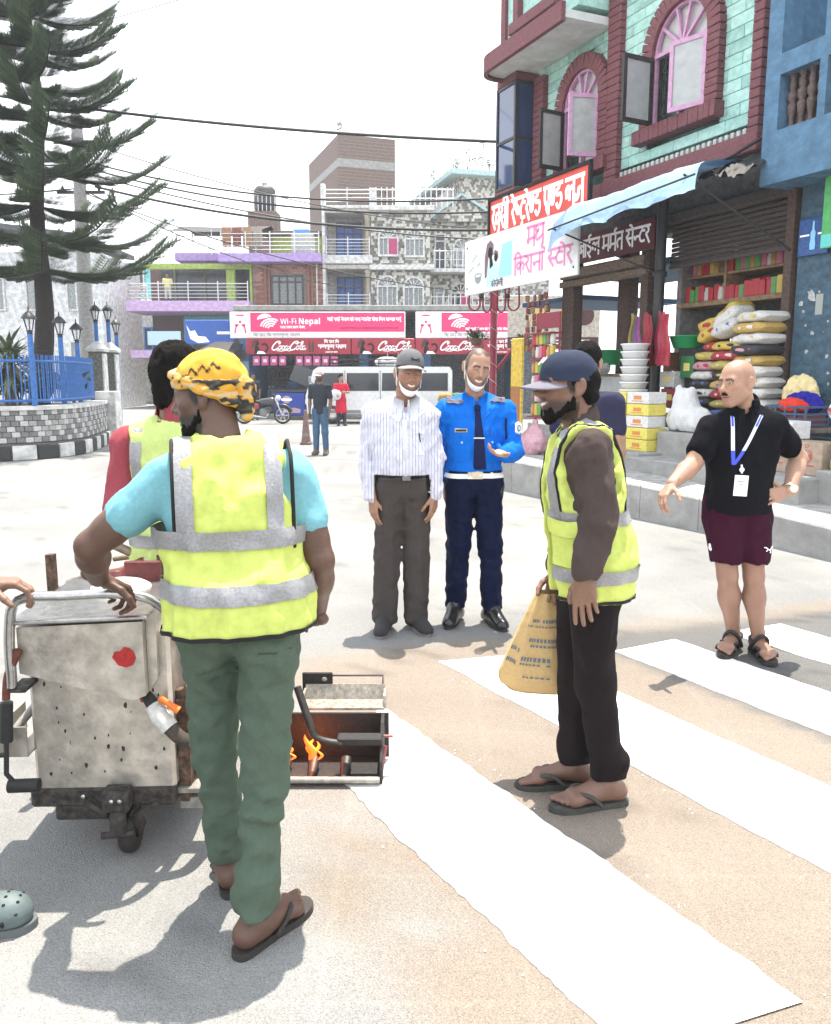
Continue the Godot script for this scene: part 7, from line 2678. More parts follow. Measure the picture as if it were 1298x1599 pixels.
func build_shopfronts() -> void:
	var b:=thing("shop_row","row of dark open shops with blue piers under the red and pink banners","building",Vector3(0,0,-33))
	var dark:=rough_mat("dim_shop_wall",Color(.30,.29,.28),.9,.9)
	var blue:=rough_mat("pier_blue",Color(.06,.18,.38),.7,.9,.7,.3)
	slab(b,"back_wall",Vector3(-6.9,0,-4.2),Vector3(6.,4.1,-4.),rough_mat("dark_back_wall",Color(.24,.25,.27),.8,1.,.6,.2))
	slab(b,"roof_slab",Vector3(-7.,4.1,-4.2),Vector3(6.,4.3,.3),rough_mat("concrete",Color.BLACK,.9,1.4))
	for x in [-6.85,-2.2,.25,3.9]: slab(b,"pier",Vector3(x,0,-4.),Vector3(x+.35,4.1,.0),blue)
	slab(b,"step",Vector3(-7.2,0,-.2),Vector3(6.,.16,.5),rough_mat("concrete",Color.BLACK,.9,1.4))
	slab(b,"counter",Vector3(-6.,.16,-1.6),Vector3(-2.6,1.1,-1.1),rough_mat("dull_teal_counter",Color(.06,.1,.13),.6,.8,.7,.2))
	slab(b,"shelf",Vector3(-6.2,1.5,-3.9),Vector3(-2.4,1.54,-3.4),dark)
	slab(b,"shelf",Vector3(-6.2,2.,-3.9),Vector3(-2.4,2.04,-3.4),dark)
	var rng:=RandomNumberGenerator.new()
	rng.seed=61
	for k in 2:
		var mb:=MB.new()
		for i in 26:
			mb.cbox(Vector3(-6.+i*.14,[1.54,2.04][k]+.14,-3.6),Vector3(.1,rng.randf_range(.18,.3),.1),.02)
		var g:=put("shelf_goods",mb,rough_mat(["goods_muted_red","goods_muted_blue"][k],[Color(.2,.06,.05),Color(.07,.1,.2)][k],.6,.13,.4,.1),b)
		g.set_meta("kind","stuff")
	slab(b,"shop_panel",Vector3(-4.9,1.5,-3.3),Vector3(-4.,2.3,-3.2),rough_mat("pale_shop_panel",Color(.35,.4,.4),.8,.6,.6,.1))  # plain pale slab in front of the back shelves, no lamp of its own
	var white:=mat("lettering_white",Color.WHITE)
	var pink:=rough_mat("banner_pink",Color(.78,.035,.17),.55,1.5,.88,.05)
	var wb:=rough_mat("banner_white",Color(.8,.8,.8),.55,1.5,.9,.05)
	for i in 2:
		var x0: float=[-6.98,.0][i]; var wd: float=[6.6,3.7][i]
		var s:=thing("internet_banner",["long pink and white internet banner left above the cola boards","shorter pink internet banner half hidden behind the lamp post"][i],"signboard",Vector3(x0,3.03,-32.),.0,"internet banners")
		slab(s,"board",Vector3(0,0,-.08),Vector3(wd,.97,0),wb)
		var px: float=[.78,.98][i]
		slab(s,"pink_panel",Vector3(px,.24,-.01),Vector3(wd-.04,.95,.012),pink)
		var mb:=MB.new()
		for r in 4:
			var rr:=.1+r*.085
			mb.stroke(arc(Vector2(px+.78,.36),rr*1.15,rr,55,165,10),.05,.004,Transform3D(Basis.IDENTITY,Vector3(0,0,.014)))
		mb.prism(PackedVector2Array(arc(Vector2(px+.55,.66),.3,.24,35,175,12)),.013,.017)
		put("logo_waves",mb,white,s)
		if i==0:
			latin(s,"Wi-Fi",Vector3(px+1.12,.62,.016),.21,white)
			latin(s,"Nepal",Vector3(px+1.8,.62,.016),.22,white,true)
			letters(s,"marasa tarala sarala nepala",Vector3(px+1.12,.36,.016),.085,.92,white,.22)
			letters(s,"wAI phAI nepAla ko nayA inTaraneTa sevA lina sampaka garnu",Vector3(px+2.9,.64,.016),.11,2.75,white,.24)
			small_print(s,Vector3(px+3.4,.34,.016),2.2,.06,mat("banner_dark_pink",Color(.4,.02,.1),.6),5)
		else:
			letters(s,"wAI phAI nepAla ko nayA inTaraneTa sevA",Vector3(px+.9,.3,.016),.08,1.6,white,.24)
		letters(s,"bi ema bi phalaphula pasala",Vector3(px+.1,.07,.006),.1,1.75,mat("lettering_grey",Color(.3,.3,.32),.6),.16)
		mb=MB.new()
		for sd in [-1.,1.]:
			mb.stroke(curve([Vector2(.39+sd*.2,.2),Vector2(.39+sd*.16,.4),Vector2(.39+sd*.07,.5)],4),.05,.004,Transform3D(Basis.IDENTITY,Vector3(0,0,.002)))
			mb.prism(PackedVector2Array(arc(Vector2(.39+sd*.15,.48),.045,.05,0,330,10)),.002,.006)
		mb.prism(PackedVector2Array(arc(Vector2(.39,.6),.05,.05,0,330,10)),.002,.006)
		mb.stroke([Vector2(.26,.84),Vector2(.52,.84)],.05,.003,Transform3D(Basis.IDENTITY,Vector3(0,0,.002)))
		put("emblem",mb,pink,s)
	var red:=rough_mat("cola_red",Color(.34,.012,.035),.5,1.5,.85,.05)
	for i in 3:
		var x0: float=[-6.38,-2.4,.0][i]; var wd: float=[3.96,2.38,3.8][i]
		var s:=thing("cola_signboard",["red cola signboard at the left end of the shop row","red cola signboard in the middle, above the van","red cola signboard on the right, behind the officer's head"][i],"signboard",Vector3(x0,2.43,-31.9),.0,"cola signboards")
		slab(s,"board",Vector3(0,0,-.08),Vector3(wd-.01,.59,0),red)
		cola_script(s,Vector3([.92,.94,.88][i],.17,.004),.31,white)
		var mb:=MB.new()
		mb.prism(PackedVector2Array(arc(Vector2(.42,.42),.085,.1,0,340,14)),.003,.006)
		mb.prism(PackedVector2Array([Vector2(.3,.03),Vector2(.34,.3),Vector2(.42,.36),Vector2(.5,.2),Vector2(.62,.03)]),.001,.004)
		mb.stroke(curve([Vector2(.7,.06),Vector2(.82,.22),Vector2(.74,.38),Vector2(.62,.36)],4),.075,.004)
		put("print_skin",mb,mat("print_skin",Color.BLACK),s)
		mb=MB.new()
		mb.prism(PackedVector2Array([Vector2(.2,.2),Vector2(.24,.46),Vector2(.36,.57),Vector2(.46,.52),Vector2(.4,.44),Vector2(.33,.3)]),.004,.008)
		put("print_hair",mb,mat("print_brown",Color(.05,.02,.02),.6),s)
		mb=MB.new()
		mb.prism(PackedVector2Array([Vector2(.4,.02),Vector2(.46,.13),Vector2(.66,.1),Vector2(.75,.02)]),.004,.007)
		put("print_shirt",mb,white,s)
		if i != 1:
			mb=MB.new()
			for k in 2: mb.prism(PackedVector2Array([Vector2(2.36+k*.12,.08),Vector2(2.44+k*.12,.08),Vector2(2.44+k*.12,.34),Vector2(2.41+k*.12,.52),Vector2(2.39+k*.12,.52),Vector2(2.36+k*.12,.34)]),.001,.005)
			put("bottle_print",mb,mat("print_brown",Color.BLACK),s)
			letters(s,"bi ema bi",Vector3(2.95,.42,.004),.1,.55,white,.2)
			letters(s,"phalaphula pasala",Vector3(2.72,.22,.004),.13,1.05,white,.2)
			small_print(s,Vector3(3.,.06,.004),.55,.05,white,9)
	var fb:=thing("food_signboard","brown and cream food signboard with plates, behind the red lamp post","signboard",Vector3(2.6,2.35,-24.))
	slab(fb,"board",Vector3(0,0,-.06),Vector3(2.6,1.5,0),rough_mat("sign_cream",Color(.62,.55,.47),.6,.9,.7,.05))
	slab(fb,"brown_band",Vector3(.0,.02,-.05),Vector3(2.58,.36,.008),rough_mat("sign_brown",Color(.1,.03,.03),.5,.9,.7,.05))
	letters(fb,"nepAlI miTA nAsTA gara",Vector3(.1,.1,.01),.16,2.2,white,.16)
	var mb:=MB.new()
	for q in [[.95,.85,.3],[1.75,.95,.34]]: mb.prism(PackedVector2Array(arc(Vector2(q[0],q[1]),q[2],q[2],0,350,22)),.001,.005)
	put("plate_print",mb,mat("print_plate",Color(.6,.4,.12),.6),fb)
	mb=MB.new()
	mb.prism(PackedVector2Array(arc(Vector2(2.15,.95),.28,.28,0,350,22)),.006,.009)
	put("badge_print",mb,mat("sign_brown",Color.BLACK),fb)
	for q in [[4.4,1.75,.0],[6.6,1.75,.1]]: slab(fb,"support_post",Vector3(q[0]-4.3,-2.35,-.1),Vector3(q[0]-4.2,.0,-.02),mat("grey_cable",Color.BLACK))
	var bs:=thing("blue_signboard","blue signboard with a white splash at the left of the pink banner","signboard",Vector3(-9.05,2.85,-33.4))
	slab(bs,"board",Vector3(0,0,-.06),Vector3(1.95,.95,0),rough_mat("signboard_blue",Color(.02,.1,.42),.5,1.,.85,.05))
	mb=MB.new()
	mb.prism(PackedVector2Array([Vector2(.06,.75),Vector2(.2,.5),Vector2(.38,.55),Vector2(.5,.32),Vector2(.8,.3),Vector2(.95,.1),Vector2(.5,.06),Vector2(.2,.22)]),.001,.006)
	mb.box(Vector3(1.5,.45,.004),Vector3(.5,.1,.008))
	put("print",mb,white,bs)
	bs=thing("corner_awning","dark sloping sheet awning under the blue signboard","awning",Vector3(-7.6,2.2,-32.2))
	mb=MB.new()
	mb.grid([[Vector3(-.7,.35,.2),Vector3(.1,.25,.3),Vector3(.9,.05,.3)],[Vector3(-.2,.75,-.9),Vector3(.4,.75,-.9),Vector3(.9,.7,-.9)]],false,true)
	put("sheet",mb,rough_mat("dark_tarp",Color.BLACK,.7,.9),bs)
	mb=MB.new()
	for x in [-.65,.85]: mb.tube([Vector3(x,-2.2,.2),Vector3(x,.3 if x<0 else .05,.2)],.03,6)
	put("pole",mb,mat("steel_rail",Color.BLACK),bs)
	bs=thing("satellite_dish","pale satellite dish at the left end of the cola boards","satellite dish",Vector3(-6.55,2.35,-31.7))
	mb=MB.new()
	mb.lathe([Vector2(.0,.0),Vector2(.12,.02),Vector2(.24,.09),Vector2(.25,.1),Vector2(.23,.1),Vector2(.0,.02)],18,Transform3D(Basis(Vector3.RIGHT,1.2),Vector3.ZERO))
	mb.tube([Vector3(0,0,.02),Vector3(0,.05,.3)],.012,5)
	mb.tube([Vector3.ZERO,Vector3(0,-.1,-.15)],.02,5)
	put("dish",mb,mat("sign_pale",Color.BLACK),bs)
	bs=thing("pier_poster","tall pale blue poster covering the left pier of the shop row","poster",Vector3(-6.66,1.25,-32.97))
	slab(bs,"sheet",Vector3(-.16,-.95,-.01),Vector3(.16,.95,.01),rough_mat("poster_sky",Color(.35,.5,.66),.6,.25,.55,.05))
	for i in 9:
		var f:=thing("pink_flag","small pink printed flag, %s on the string over the left shop" % ["first","second","third","fourth","fifth","sixth","seventh","eighth","last"][i],"flag",Vector3(-6.+i*.33+(.3 if i>3 else .0),2.02,-31.9+.02*(i % 2)),.0,"pink flags over the left shop")
		mb=MB.new()
		mb.grid([[Vector3(-.13,.34-.02*sin(i*.7),0),Vector3(0,.34,.012),Vector3(.13,.34,0)],[Vector3(-.13,0,.03),Vector3(0,.0,.0),Vector3(.13,.01,.04)]])
		put("flag",mb,rough_mat("flag_pink",Color(.6,.1,.28),.8,.3,.7,.1),f)
		mb=MB.new()
		mb.box(Vector3(.0,.17,.03),Vector3(.14,.12,.006))
		put("print",mb,mat("flag_print",Color(.7,.5,.55),.8),f)
	var cb:=thing("cooler_box","blue printed ice cream cooler in front of the left shop","cooler",Vector3(-4.7,.16,-31.6))
	slab(cb,"body",Vector3(-.55,.0,-.35),Vector3(.55,.86,.35),rough_mat("cooler_blue",Color(.01,.05,.4),.4,.7,.75,.05))
	slab(cb,"lid",Vector3(-.58,.86,-.37),Vector3(.58,.92,.37),mat("sign_pale",Color.BLACK))
	mb=MB.new()
	mb.prism(PackedVector2Array(arc(Vector2(-.1,.6),.16,.14,0,350,16)),.35,.355)
	mb.prism(PackedVector2Array([Vector2(-.3,.12),Vector2(.4,.1),Vector2(.42,.24),Vector2(.2,.3),Vector2(-.2,.26)]),.35,.356)
	put("print",mb,mat("cooler_print",Color(.45,.3,.32),.5),cb)
	slab(cb,"print_band",Vector3(-.3,.56,.352),Vector3(.1,.64,.36),white)
func build_vehicles() -> void:
	var v:=thing("microbus","white microbus with a roof rack parked across the square behind the woman in red","van",Vector3(-1.25,0,-29.5))
	var body:=rough_mat("bus_white",Color(.72,.73,.73),.35,1.2,.9,.03)
	var dk:=mat("bus_glass",Color(.03,.035,.04),.08)
	var prof:=PackedVector2Array([Vector2(-2.45,.35),Vector2(-2.5,.95),Vector2(-2.42,1.2),Vector2(-2.22,1.82),Vector2(-2.05,1.93),Vector2(2.4,1.93),Vector2(2.5,1.8),Vector2(2.5,.35)])
	var m:=MB.new()
	m.prism(prof,-.85,.85)
	put("body",m,body,v)
	for q in [[-2.1,-1.2],[-1.1,.0],[.1,1.1],[1.25,2.35]]:
		m=MB.new()
		var x0: float=q[0]; var x1: float=q[1]
		m.prism(PackedVector2Array([Vector2(x0-(.18 if x0<-2 else .0),1.12),Vector2(x1,1.12),Vector2(x1,1.72),Vector2(x0+.02,1.72)]),.84,.862)
		put("window",m,dk,v)
	m=MB.new()
	m.bar(Vector3(-2.475,1.22,0),Vector3(-2.25,1.78,0),1.5,.02,Vector3(0,0,1))
	put("windscreen",m,dk,v)
	for x in [-1.15,.05]:
		m=MB.new()
		m.box(Vector3(x,1.1,.855),Vector3(.015,1.4,.012))
		put("door_seam",m,mat("room_dark",Color.BLACK),v)
	m=MB.new()
	m.box(Vector3(0,.42,.852),Vector3(4.6,.1,.02))
	put("side_trim",m,mat("trim_grey",Color(.2,.2,.2),.6),v)
	for x in [-1.6,1.5]:
		var wh:=Node3D.new()
		wh.name="wheel"
		v.add_child(wh,true)
		for s in [-1.,1.]:
			var xf:=Transform3D(Basis(Vector3.RIGHT,PI/2),Vector3(x,.32,s*.78))
			m=MB.new()
			m.lathe([Vector2(.19,-.09),Vector2(.3,-.09),Vector2(.32,-.05),Vector2(.32,.05),Vector2(.3,.09),Vector2(.19,.09)],20,xf)
			put("tyre",m,rubber(),wh)
			m=MB.new()
			m.lathe([Vector2(0,-.05),Vector2(.19,-.07),Vector2(.19,.07),Vector2(.08,.05),Vector2(0,.06)],16,xf)
			put("rim",m,mat("steel_rail",Color.BLACK),wh)
	m=MB.new()
	m.cbox(Vector3(-2.49,.75,.62),Vector3(.08,.2,.3),.03)
	put("headlight",m,mat("lamp_clear",Color(.6,.6,.6),.1),v)
	var mr:=MB.new()
	mr.tube([Vector3(-2.15,1.3,.85),Vector3(-2.3,1.45,1.05)],.015,5)
	mr.cbox(Vector3(-2.32,1.5,1.06),Vector3(.08,.22,.14),.02)
	put("mirror",mr,mat("trim_grey",Color.BLACK),v)
	m=MB.new()
	for z in [-.7,.7]:
		for y in [2.05,2.18]: m.tube([Vector3(-1.7,y,z),Vector3(.9,y,z)],.02,6)
	for x in [-1.7,-.85,.0,.9]:
		m.tube([Vector3(x,1.93,-.7),Vector3(x,2.18,-.7),Vector3(x,2.18,.7),Vector3(x,1.93,.7)],.018,6)
	put("roof_rack",m,mat("sign_pale",Color.BLACK),v)
	var bn:=thing("bundle","grey cloth bundle tied on the microbus roof rack","bundle",Vector3(-1.,2.,-29.1))
	var f:=Field.new(Vector3(-.5,-.1,-.4),Vector3(.5,.4,.4),.03)
	f.ell(Vector3(0,.1,0),Vector3(.4,.17,.3),.1)
	f.ell(Vector3(.22,.08,.05),Vector3(.22,.14,.22),.1)
	f.fold(crumple,.04,Basis.from_scale(Vector3(4,4,4)))
	put("cloth",net(f),cloth_mat("white_sackcloth",Color(.6,.6,.6)),bn)
	v=thing("motorcycle","dark motorcycle with a red side panel parked before the left shop","motorcycle",Vector3(-5.2,0,-28.6))
	var chrome:=mat("chrome",Color(.5,.5,.5),.2,.9)
	var blk:=mat("bike_black",Color(.02,.02,.022),.4)
	for x in [-.66,.66]:
		var wh:=Node3D.new()
		wh.name="wheel"
		v.add_child(wh,true)
		var xf:=Transform3D(Basis(Vector3.RIGHT,PI/2),Vector3(x,.3,0))
		m=MB.new()
		m.lathe([Vector2(.235,-.04),Vector2(.28,-.045),Vector2(.3,0),Vector2(.28,.045),Vector2(.235,.04)],24,xf)
		put("tyre",m,rubber(),wh)
		m=MB.new()
		m.lathe([Vector2(.215,-.03),Vector2(.238,-.035),Vector2(.238,.035),Vector2(.215,.03)],24,xf)
		m.lathe([Vector2(0,-.06),Vector2(.06,-.05),Vector2(.06,.05),Vector2(0,.06)],10,xf)
		for i in 6:
			var a:=TAU*i/6.
			m.bar(Vector3(x,.3,0),Vector3(x+cos(a)*.22,.3+sin(a)*.22,0),.03,.03,Vector3(0,0,1))
		put("rim",m,chrome,wh)
	m=MB.new()
	m.tube(arc3(Vector3(.66,.3,.0),.34,20,130),.05,6)
	m.tube(arc3(Vector3(-.66,.3,.0),.35,60,150),.06,6)
	put("mudguard",m,blk,v)
	m=MB.new()
	for z in [-.09,.09]: m.tube([Vector3(.66,.3,z),Vector3(.42,.88,z)],.026,6)
	put("fork",m,chrome,v)
	m=MB.new()
	m.tube([Vector3(.42,.85,0),Vector3(.1,.45,0),Vector3(-.25,.35,0),Vector3(-.66,.3,.06)],.035,6)
	m.tube([Vector3(.4,.8,0),Vector3(-.15,.62,0),Vector3(-.7,.68,0)],.03,6)
	put("frame",m,blk,v)
	f=Field.new(Vector3(-.4,.2,-.2),Vector3(.4,1.,.2),.025)
	f.cap(Vector3(.3,.78,0),Vector3(-.05,.76,0),.13,.1,.03,Vector3(0,0,1),1.2)
	put("fuel_tank",net(f),mat("bike_grey",Color(.06,.06,.07),.25),v)
	f=Field.new(Vector3(-.85,.5,-.2),Vector3(.1,.95,.2),.025)
	f.cap(Vector3(-.02,.74,0),Vector3(-.75,.82,0),.08,.07,.03,Vector3(0,1,0),1.5)
	put("seat",net(f),rough_mat("bike_seat",Color(.025,.022,.022),.6,.4,.7,.2),v)
	m=MB.new()
	m.cbox(Vector3(-.3,.6,.09),Vector3(.36,.2,.05),.03)
	put("side_panel",m,mat("bike_red",Color(.25,.03,.04),.3),v)
	m=MB.new()
	m.cbox(Vector3(.05,.38,0),Vector3(.34,.3,.22),.06)
	for i in 5: m.cbox(Vector3(.18,.44+i*.03,0),Vector3(.2,.012,.26),.003)
	put("engine",m,mat("engine_metal",Color(.2,.2,.2),.4,.7),v)
	m=MB.new()
	m.tube([Vector3(.2,.35,.12),Vector3(.1,.22,.14),Vector3(-.3,.28,.15),Vector3(-.95,.42,.15)],[.025,.025,.04,.05],8)
	put("exhaust",m,chrome,v)
	m=MB.new()
	m.tube([Vector3(.28,1.02,-.36),Vector3(.4,.98,-.1),Vector3(.4,.98,.1),Vector3(.28,1.02,.36)],.016,6)
	for s in [-1.,1.]:
		m.tube([Vector3(.34,1.,s*.25),Vector3(.3,1.2,s*.32)],.008,5)
		m.ball(Vector3(.3,1.24,s*.33),Vector3(.02,.05,.07),8)
	put("handlebar",m,blk,v)
	m=MB.new()
	m.ball(Vector3(.52,.88,0),Vector3(.1,.1,.1),12)
	put("headlight",m,mat("lamp_clear",Color.BLACK),v)
	v=thing("traffic_cone","tall faded red brown cone standing alone in the square","traffic cone",Vector3(-2.6,0,-19.8))
	m=MB.new()
	m.lathe([Vector2(.0,.82),Vector2(.03,.82),Vector2(.035,.8),Vector2(.115,.06)],18)
	put("cone",m,rough_mat("faded_cone",Color(.26,.16,.14),.8,.4,.6,.3),v)
	m=MB.new()
	m.cbox(Vector3(0,.03,0),Vector3(.27,.06,.27),.015)
	put("base",m,known("faded_cone"),v)
	m=MB.new()
	m.lathe([Vector2(.078,.4),Vector2(.1,.2)],18)
	put("worn_band",m,rough_mat("worn_white_band",Color(.36,.29,.27),.8,.2,.5,.3),v)
func arc3(c: Vector3,r: float,a0: float,a1: float) -> Array:
	var out:=[]
	for i in 9:
		var a:=deg_to_rad(lerpf(a0,a1,i/8.))
		out.append(c+Vector3(cos(a),sin(a),0)*r)
	return out
func build_left() -> void:
	var p:=thing("planter_wall","curved planter wall faced in grey and white stones with a black and white kerb","wall",Vector3.ZERO)
	var line:=curve([Vector2(-13.,-15.2),Vector2(-10.5,-15.3),Vector2(-8.4,-15.6),Vector2(-7.35,-16.2),Vector2(-7.,-17.2),Vector2(-7.15,-18.6),Vector2(-7.55,-20.4)],6)
	var stone:=[rough_mat("stone_white",Color(.62,.61,.59),.85,.3,.7,.4),rough_mat("stone_grey",Color(.22,.22,.22),.85,.3,.7,.4),rough_mat("stone_mid",Color(.42,.41,.4),.85,.3,.7,.4)]
	var white:=rough_mat("old_white_paint",Color.BLACK,.85,1.8)
	var at:=func(s: float) -> Array:
		var left:=s
		for i in line.size()-1:
			var d: float=line[i].distance_to(line[i+1])
			if left<=d: return [line[i].lerp(line[i+1],left/d),(line[i+1]-line[i]).normalized()]
			left-=d
		return [line[-1],(line[-1]-line[-2]).normalized()]
	var total:=.0
	for i in line.size()-1: total+=line[i].distance_to(line[i+1])
	var m:=MB.new()
	var rows:=[]
	for q in [[.0,.0],[.0,.98],[.1,.98]]:
		var row:=[]
		for i in line.size():
			var t: Vector2=(line[mini(i+1,line.size()-1)]-line[maxi(i-1,0)]).normalized()
			var n:=Vector2(t.y,-t.x)
			row.append(Vector3(line[i].x+n.x*q[0],q[1],line[i].y+n.y*q[0]))
		rows.append(row)
	m.grid(rows,false,true)
	put("core",m,rough_mat("dark_mortar",Color(.14,.14,.14),.95,.4,.7,.3),p)
	var shape:=MB.new()
	shape.cbox(Vector3.ZERO,Vector3(.148,.098,.05),.01)
	var sm:=shape.done()
	var rng:=RandomNumberGenerator.new()
	rng.seed=21
	var made:=0
	for r in 6:
		var s:=3.2+(.078 if r % 2 else .0)
		while s<total-.12 and made<300:
			var q: Array=at.call(s)
			var t: Vector2=q[1]
			var n:=Vector2(-t.y,t.x)
			var o:=put("stone",sm,stone[0 if (int(s/.156)+r) % 3==0 else (1 if rng.randf()<.7 else 2)] if r<5 else stone[(int(s/.156)) % 2],p)
			o.transform=Transform3D(Basis(Vector3(t.x,0,t.y),Vector3.UP,Vector3(-t.y,0,t.x)),Vector3(q[0].x+n.x*(.01+rng.randf()*.008),.385+r*.105,q[0].y+n.y*.01))
			made+=1
			s+=.156
	for k in 2:
		rows=[]
		for q in [[[.07,.955],[.07,1.03],[-.35,1.03]],[[.05,.0],[.05,.3],[.0,.325]]][k]:
			var row:=[]
			for i in line.size():
				var t: Vector2=(line[mini(i+1,line.size()-1)]-line[maxi(i-1,0)]).normalized()
				var n:=Vector2(-t.y,t.x)
				row.append(Vector3(line[i].x+n.x*q[0],q[1],line[i].y+n.y*q[0]))
			rows.append(row)
		m=MB.new()
		m.grid([rows[0],rows[1]],false,true)
		m.grid([rows[1],rows[2]],false,true)
		put("coping" if k==0 else "kerb_core",m,white if k==0 else known("dark_mortar"),p)
	var kb:=MB.new()
	kb.cbox(Vector3.ZERO,Vector3(.435,.28,.09),.015)
	var km:=kb.done()
	var blackp:=rough_mat("kerb_black",Color(.045,.045,.045),.85,.4,.7,.3)
	var s2:=2.5
	var i2:=0
	while s2<total:
		var q: Array=at.call(s2)
		var t: Vector2=q[1]
		var n:=Vector2(-t.y,t.x)
		var o:=put("kerb_block",km,white if i2 % 2 else blackp,p)
		o.transform=Transform3D(Basis(Vector3(t.x,0,t.y),Vector3.UP,Vector3(-t.y,0,t.x)),Vector3(q[0].x+n.x*.06,.145,q[0].y+n.y*.06))
		s2+=.44
		i2+=1
	m=MB.new()
	m.cbox(Vector3(-7.55,.62,-20.6),Vector3(.5,1.25,.35),.02)
	put("end_pier",m,white,p)
	var bed:=struct("planter_soil",MB.new().quad(Vector3(-16,.96,-15.4),Vector3(-8.4,.96,-15.8),Vector3(-7.5,.96,-20.5),Vector3(-16,.96,-22)),rough_mat("soil",Color(.07,.05,.035),.95,.5,.6,.6))
	var blue:=rough_mat("fence_blue",Color(.03,.16,.48),.6,.8,.75,.2)
	var fence:=thing("blue_fence","bright blue railing standing on the planter wall","fence",Vector3.ZERO)
	var fl:=func(s: float) -> Vector3:
		var q: Array=at.call(s)
		var t: Vector2=q[1]
		return Vector3(q[0].x+t.y*.2,1.03,q[0].y-t.x*.2)
	for y in [.1,.86]:
		m=MB.new()
		var pts:=[]
		var s:=2.5
		while s<total-.2:
			pts.append(fl.call(s)+Vector3(0,y,0))
			s+=.3
		m.tube(pts,.03,6)
		put("rail",m,blue,fence)
	var s3:=2.6
	while s3<total-.25:
		m=MB.new()
		var a: Vector3=fl.call(s3)
		m.tube([a+Vector3(0,.05,0),a+Vector3(0,.98,0)],.013,6)
		put("baluster",m,blue,fence)
		s3+=.135 if s3<5.6 else .07
	for i in 2:
		var g:=thing("gate_pier",["weathered stone gate pier, the left of two beside the blue fence","weathered stone gate pier, the right of two beside the blue fence"][i],"pillar",Vector3([-7.85,-7.8][i],0,[-20.9,-21.6][i]),.0,"gate piers")
		m=MB.new()
		m.cbox(Vector3(0,1.1,0),Vector3(.34,2.2,.34),.02)
		put("shaft",m,rough_mat("pier_stone",Color(.2,.195,.18),.9,.5,.5,.5),g)
		m=MB.new()
		m.lathe([Vector2(.30,2.2),Vector2(.30,2.27),Vector2(.0,2.5)],4,Transform3D(Basis(Vector3.UP,PI/4),Vector3.ZERO),false)
		put("cap",m,white,g)
		m=MB.new()
		m.cbox(Vector3(.18,1.1,.03),Vector3(.04,2.1,.26),.005)
		put("edge_stripe",m,white,g)
	var lamp0: Node3D=null
	var spots:=[[-7.35,-16.2,1.03,"nearest"],[-7.32,-17.5,1.03,"second nearest"],[-7.5,-18.8,1.03,"third nearest"],[-7.85,-20.9,2.35,"on the left gate pier"],[-7.8,-21.6,2.35,"on the right gate pier"],[-8.1,-23.,.0,"standing beyond the gate piers"]]
	for i in spots.size():
		var q: Array=spots[i]
		var label: String="blue post lantern with a black pointed lamp, "+(q[3] if i>2 else q[3]+" on the planter wall")
		var o:=thing("post_lantern",label,"street lamp",Vector3(q[0],q[2],q[1]),.0,"post lanterns along the blue fence")
		var hgt: float=[1.36,1.36,1.3,.55,.6,2.7][i]
		m=MB.new()
		m.tube([Vector3.ZERO,Vector3(0,hgt,0)],.05,10)
		put("post",m,blue,o)
		m=MB.new()
		m.lathe([Vector2(.06,0),Vector2(.05,.04),Vector2(.075,.06),Vector2(.03,.08)],8,Transform3D(Basis.IDENTITY,Vector3(0,hgt,0)))
		for k in 6:
			var a:=TAU*k/6.
			m.tube([Vector3(cos(a)*.055,hgt+.08,sin(a)*.055),Vector3(cos(a)*.105,hgt+.29,sin(a)*.105)],.009,5)
		m.lathe([Vector2(.145,.29),Vector2(.14,.31),Vector2(.09,.37),Vector2(.05,.41),Vector2(.015,.43),Vector2(.012,.5),Vector2(.0,.53)],12,Transform3D(Basis.IDENTITY,Vector3(0,hgt,0)))
		put("lantern_frame",m,known("black_iron"),o)
		m=MB.new()
		m.lathe([Vector2(.048,.08),Vector2(.095,.285)],6,Transform3D(Basis.IDENTITY,Vector3(0,hgt,0)))
		put("lantern_glass",m,glass("lantern_pane",Color(.8,.85,.88),.3),o)
	var ag:=thing("spiky_plant","large spiky leaved plant behind the fence at the left edge","plant",Vector3(-8.35,.95,-17.3))
	m=MB.new()
	m.tube([Vector3(0,0,0),Vector3(.05,1.1,0)],[.12,.09],8)
	put("stem",m,mat("twig_brown",Color.BLACK),ag)
	m=MB.new()
	for i in 110:
		var a:=rng.randf()*TAU
		var up:=rng.randf_range(-.9,1.3)
		var c:=Vector3(.05,.7+rng.randf()*.55,0)
		var d:=Vector3(cos(a),up,sin(a)).normalized()
		var ln:=rng.randf_range(.55,.85)
		var side:=d.cross(Vector3.UP).normalized()*.045
		var tip:=c+d*ln+Vector3(0,-.14*ln,0)
		var mid:=c+d*ln*.5
		m.quad(c-side*.6,c+side*.6,mid+side,mid-side)
		m.tri(mid-side,mid+side,tip)
	put("leaves",m,rough_mat("spiky_leaf",Color(.16,.20,.09),.55,.6,.6,.0),ag)
	for i in 6:
		var q:=thing("shrub","leafy shrub behind the blue railing, number %s from the left" % ["one","two","three","four","five","six"][i],"shrub",Vector3(-9.6+i*.36,.95,-16.4-i*.55),.0,"shrubs behind the blue railing")
		leaf_bush(q,.45,.75,150,60+i,rough_mat("shrub_green",Color(.07,.13,.05),.6,.5,.5,.0),.13)
	var po:=thing("utility_pole","pale concrete utility pole behind the conifer","utility pole",Vector3(-9.3,0,-24.))
	m=MB.new()
	m.tube([Vector3.ZERO,Vector3(.1,8.6,0)],[.24,.15],12)
	put("pole",m,rough_mat("pole_concrete",Color(.38,.37,.36),.9,.6,.7,.3),po)
	m=MB.new()
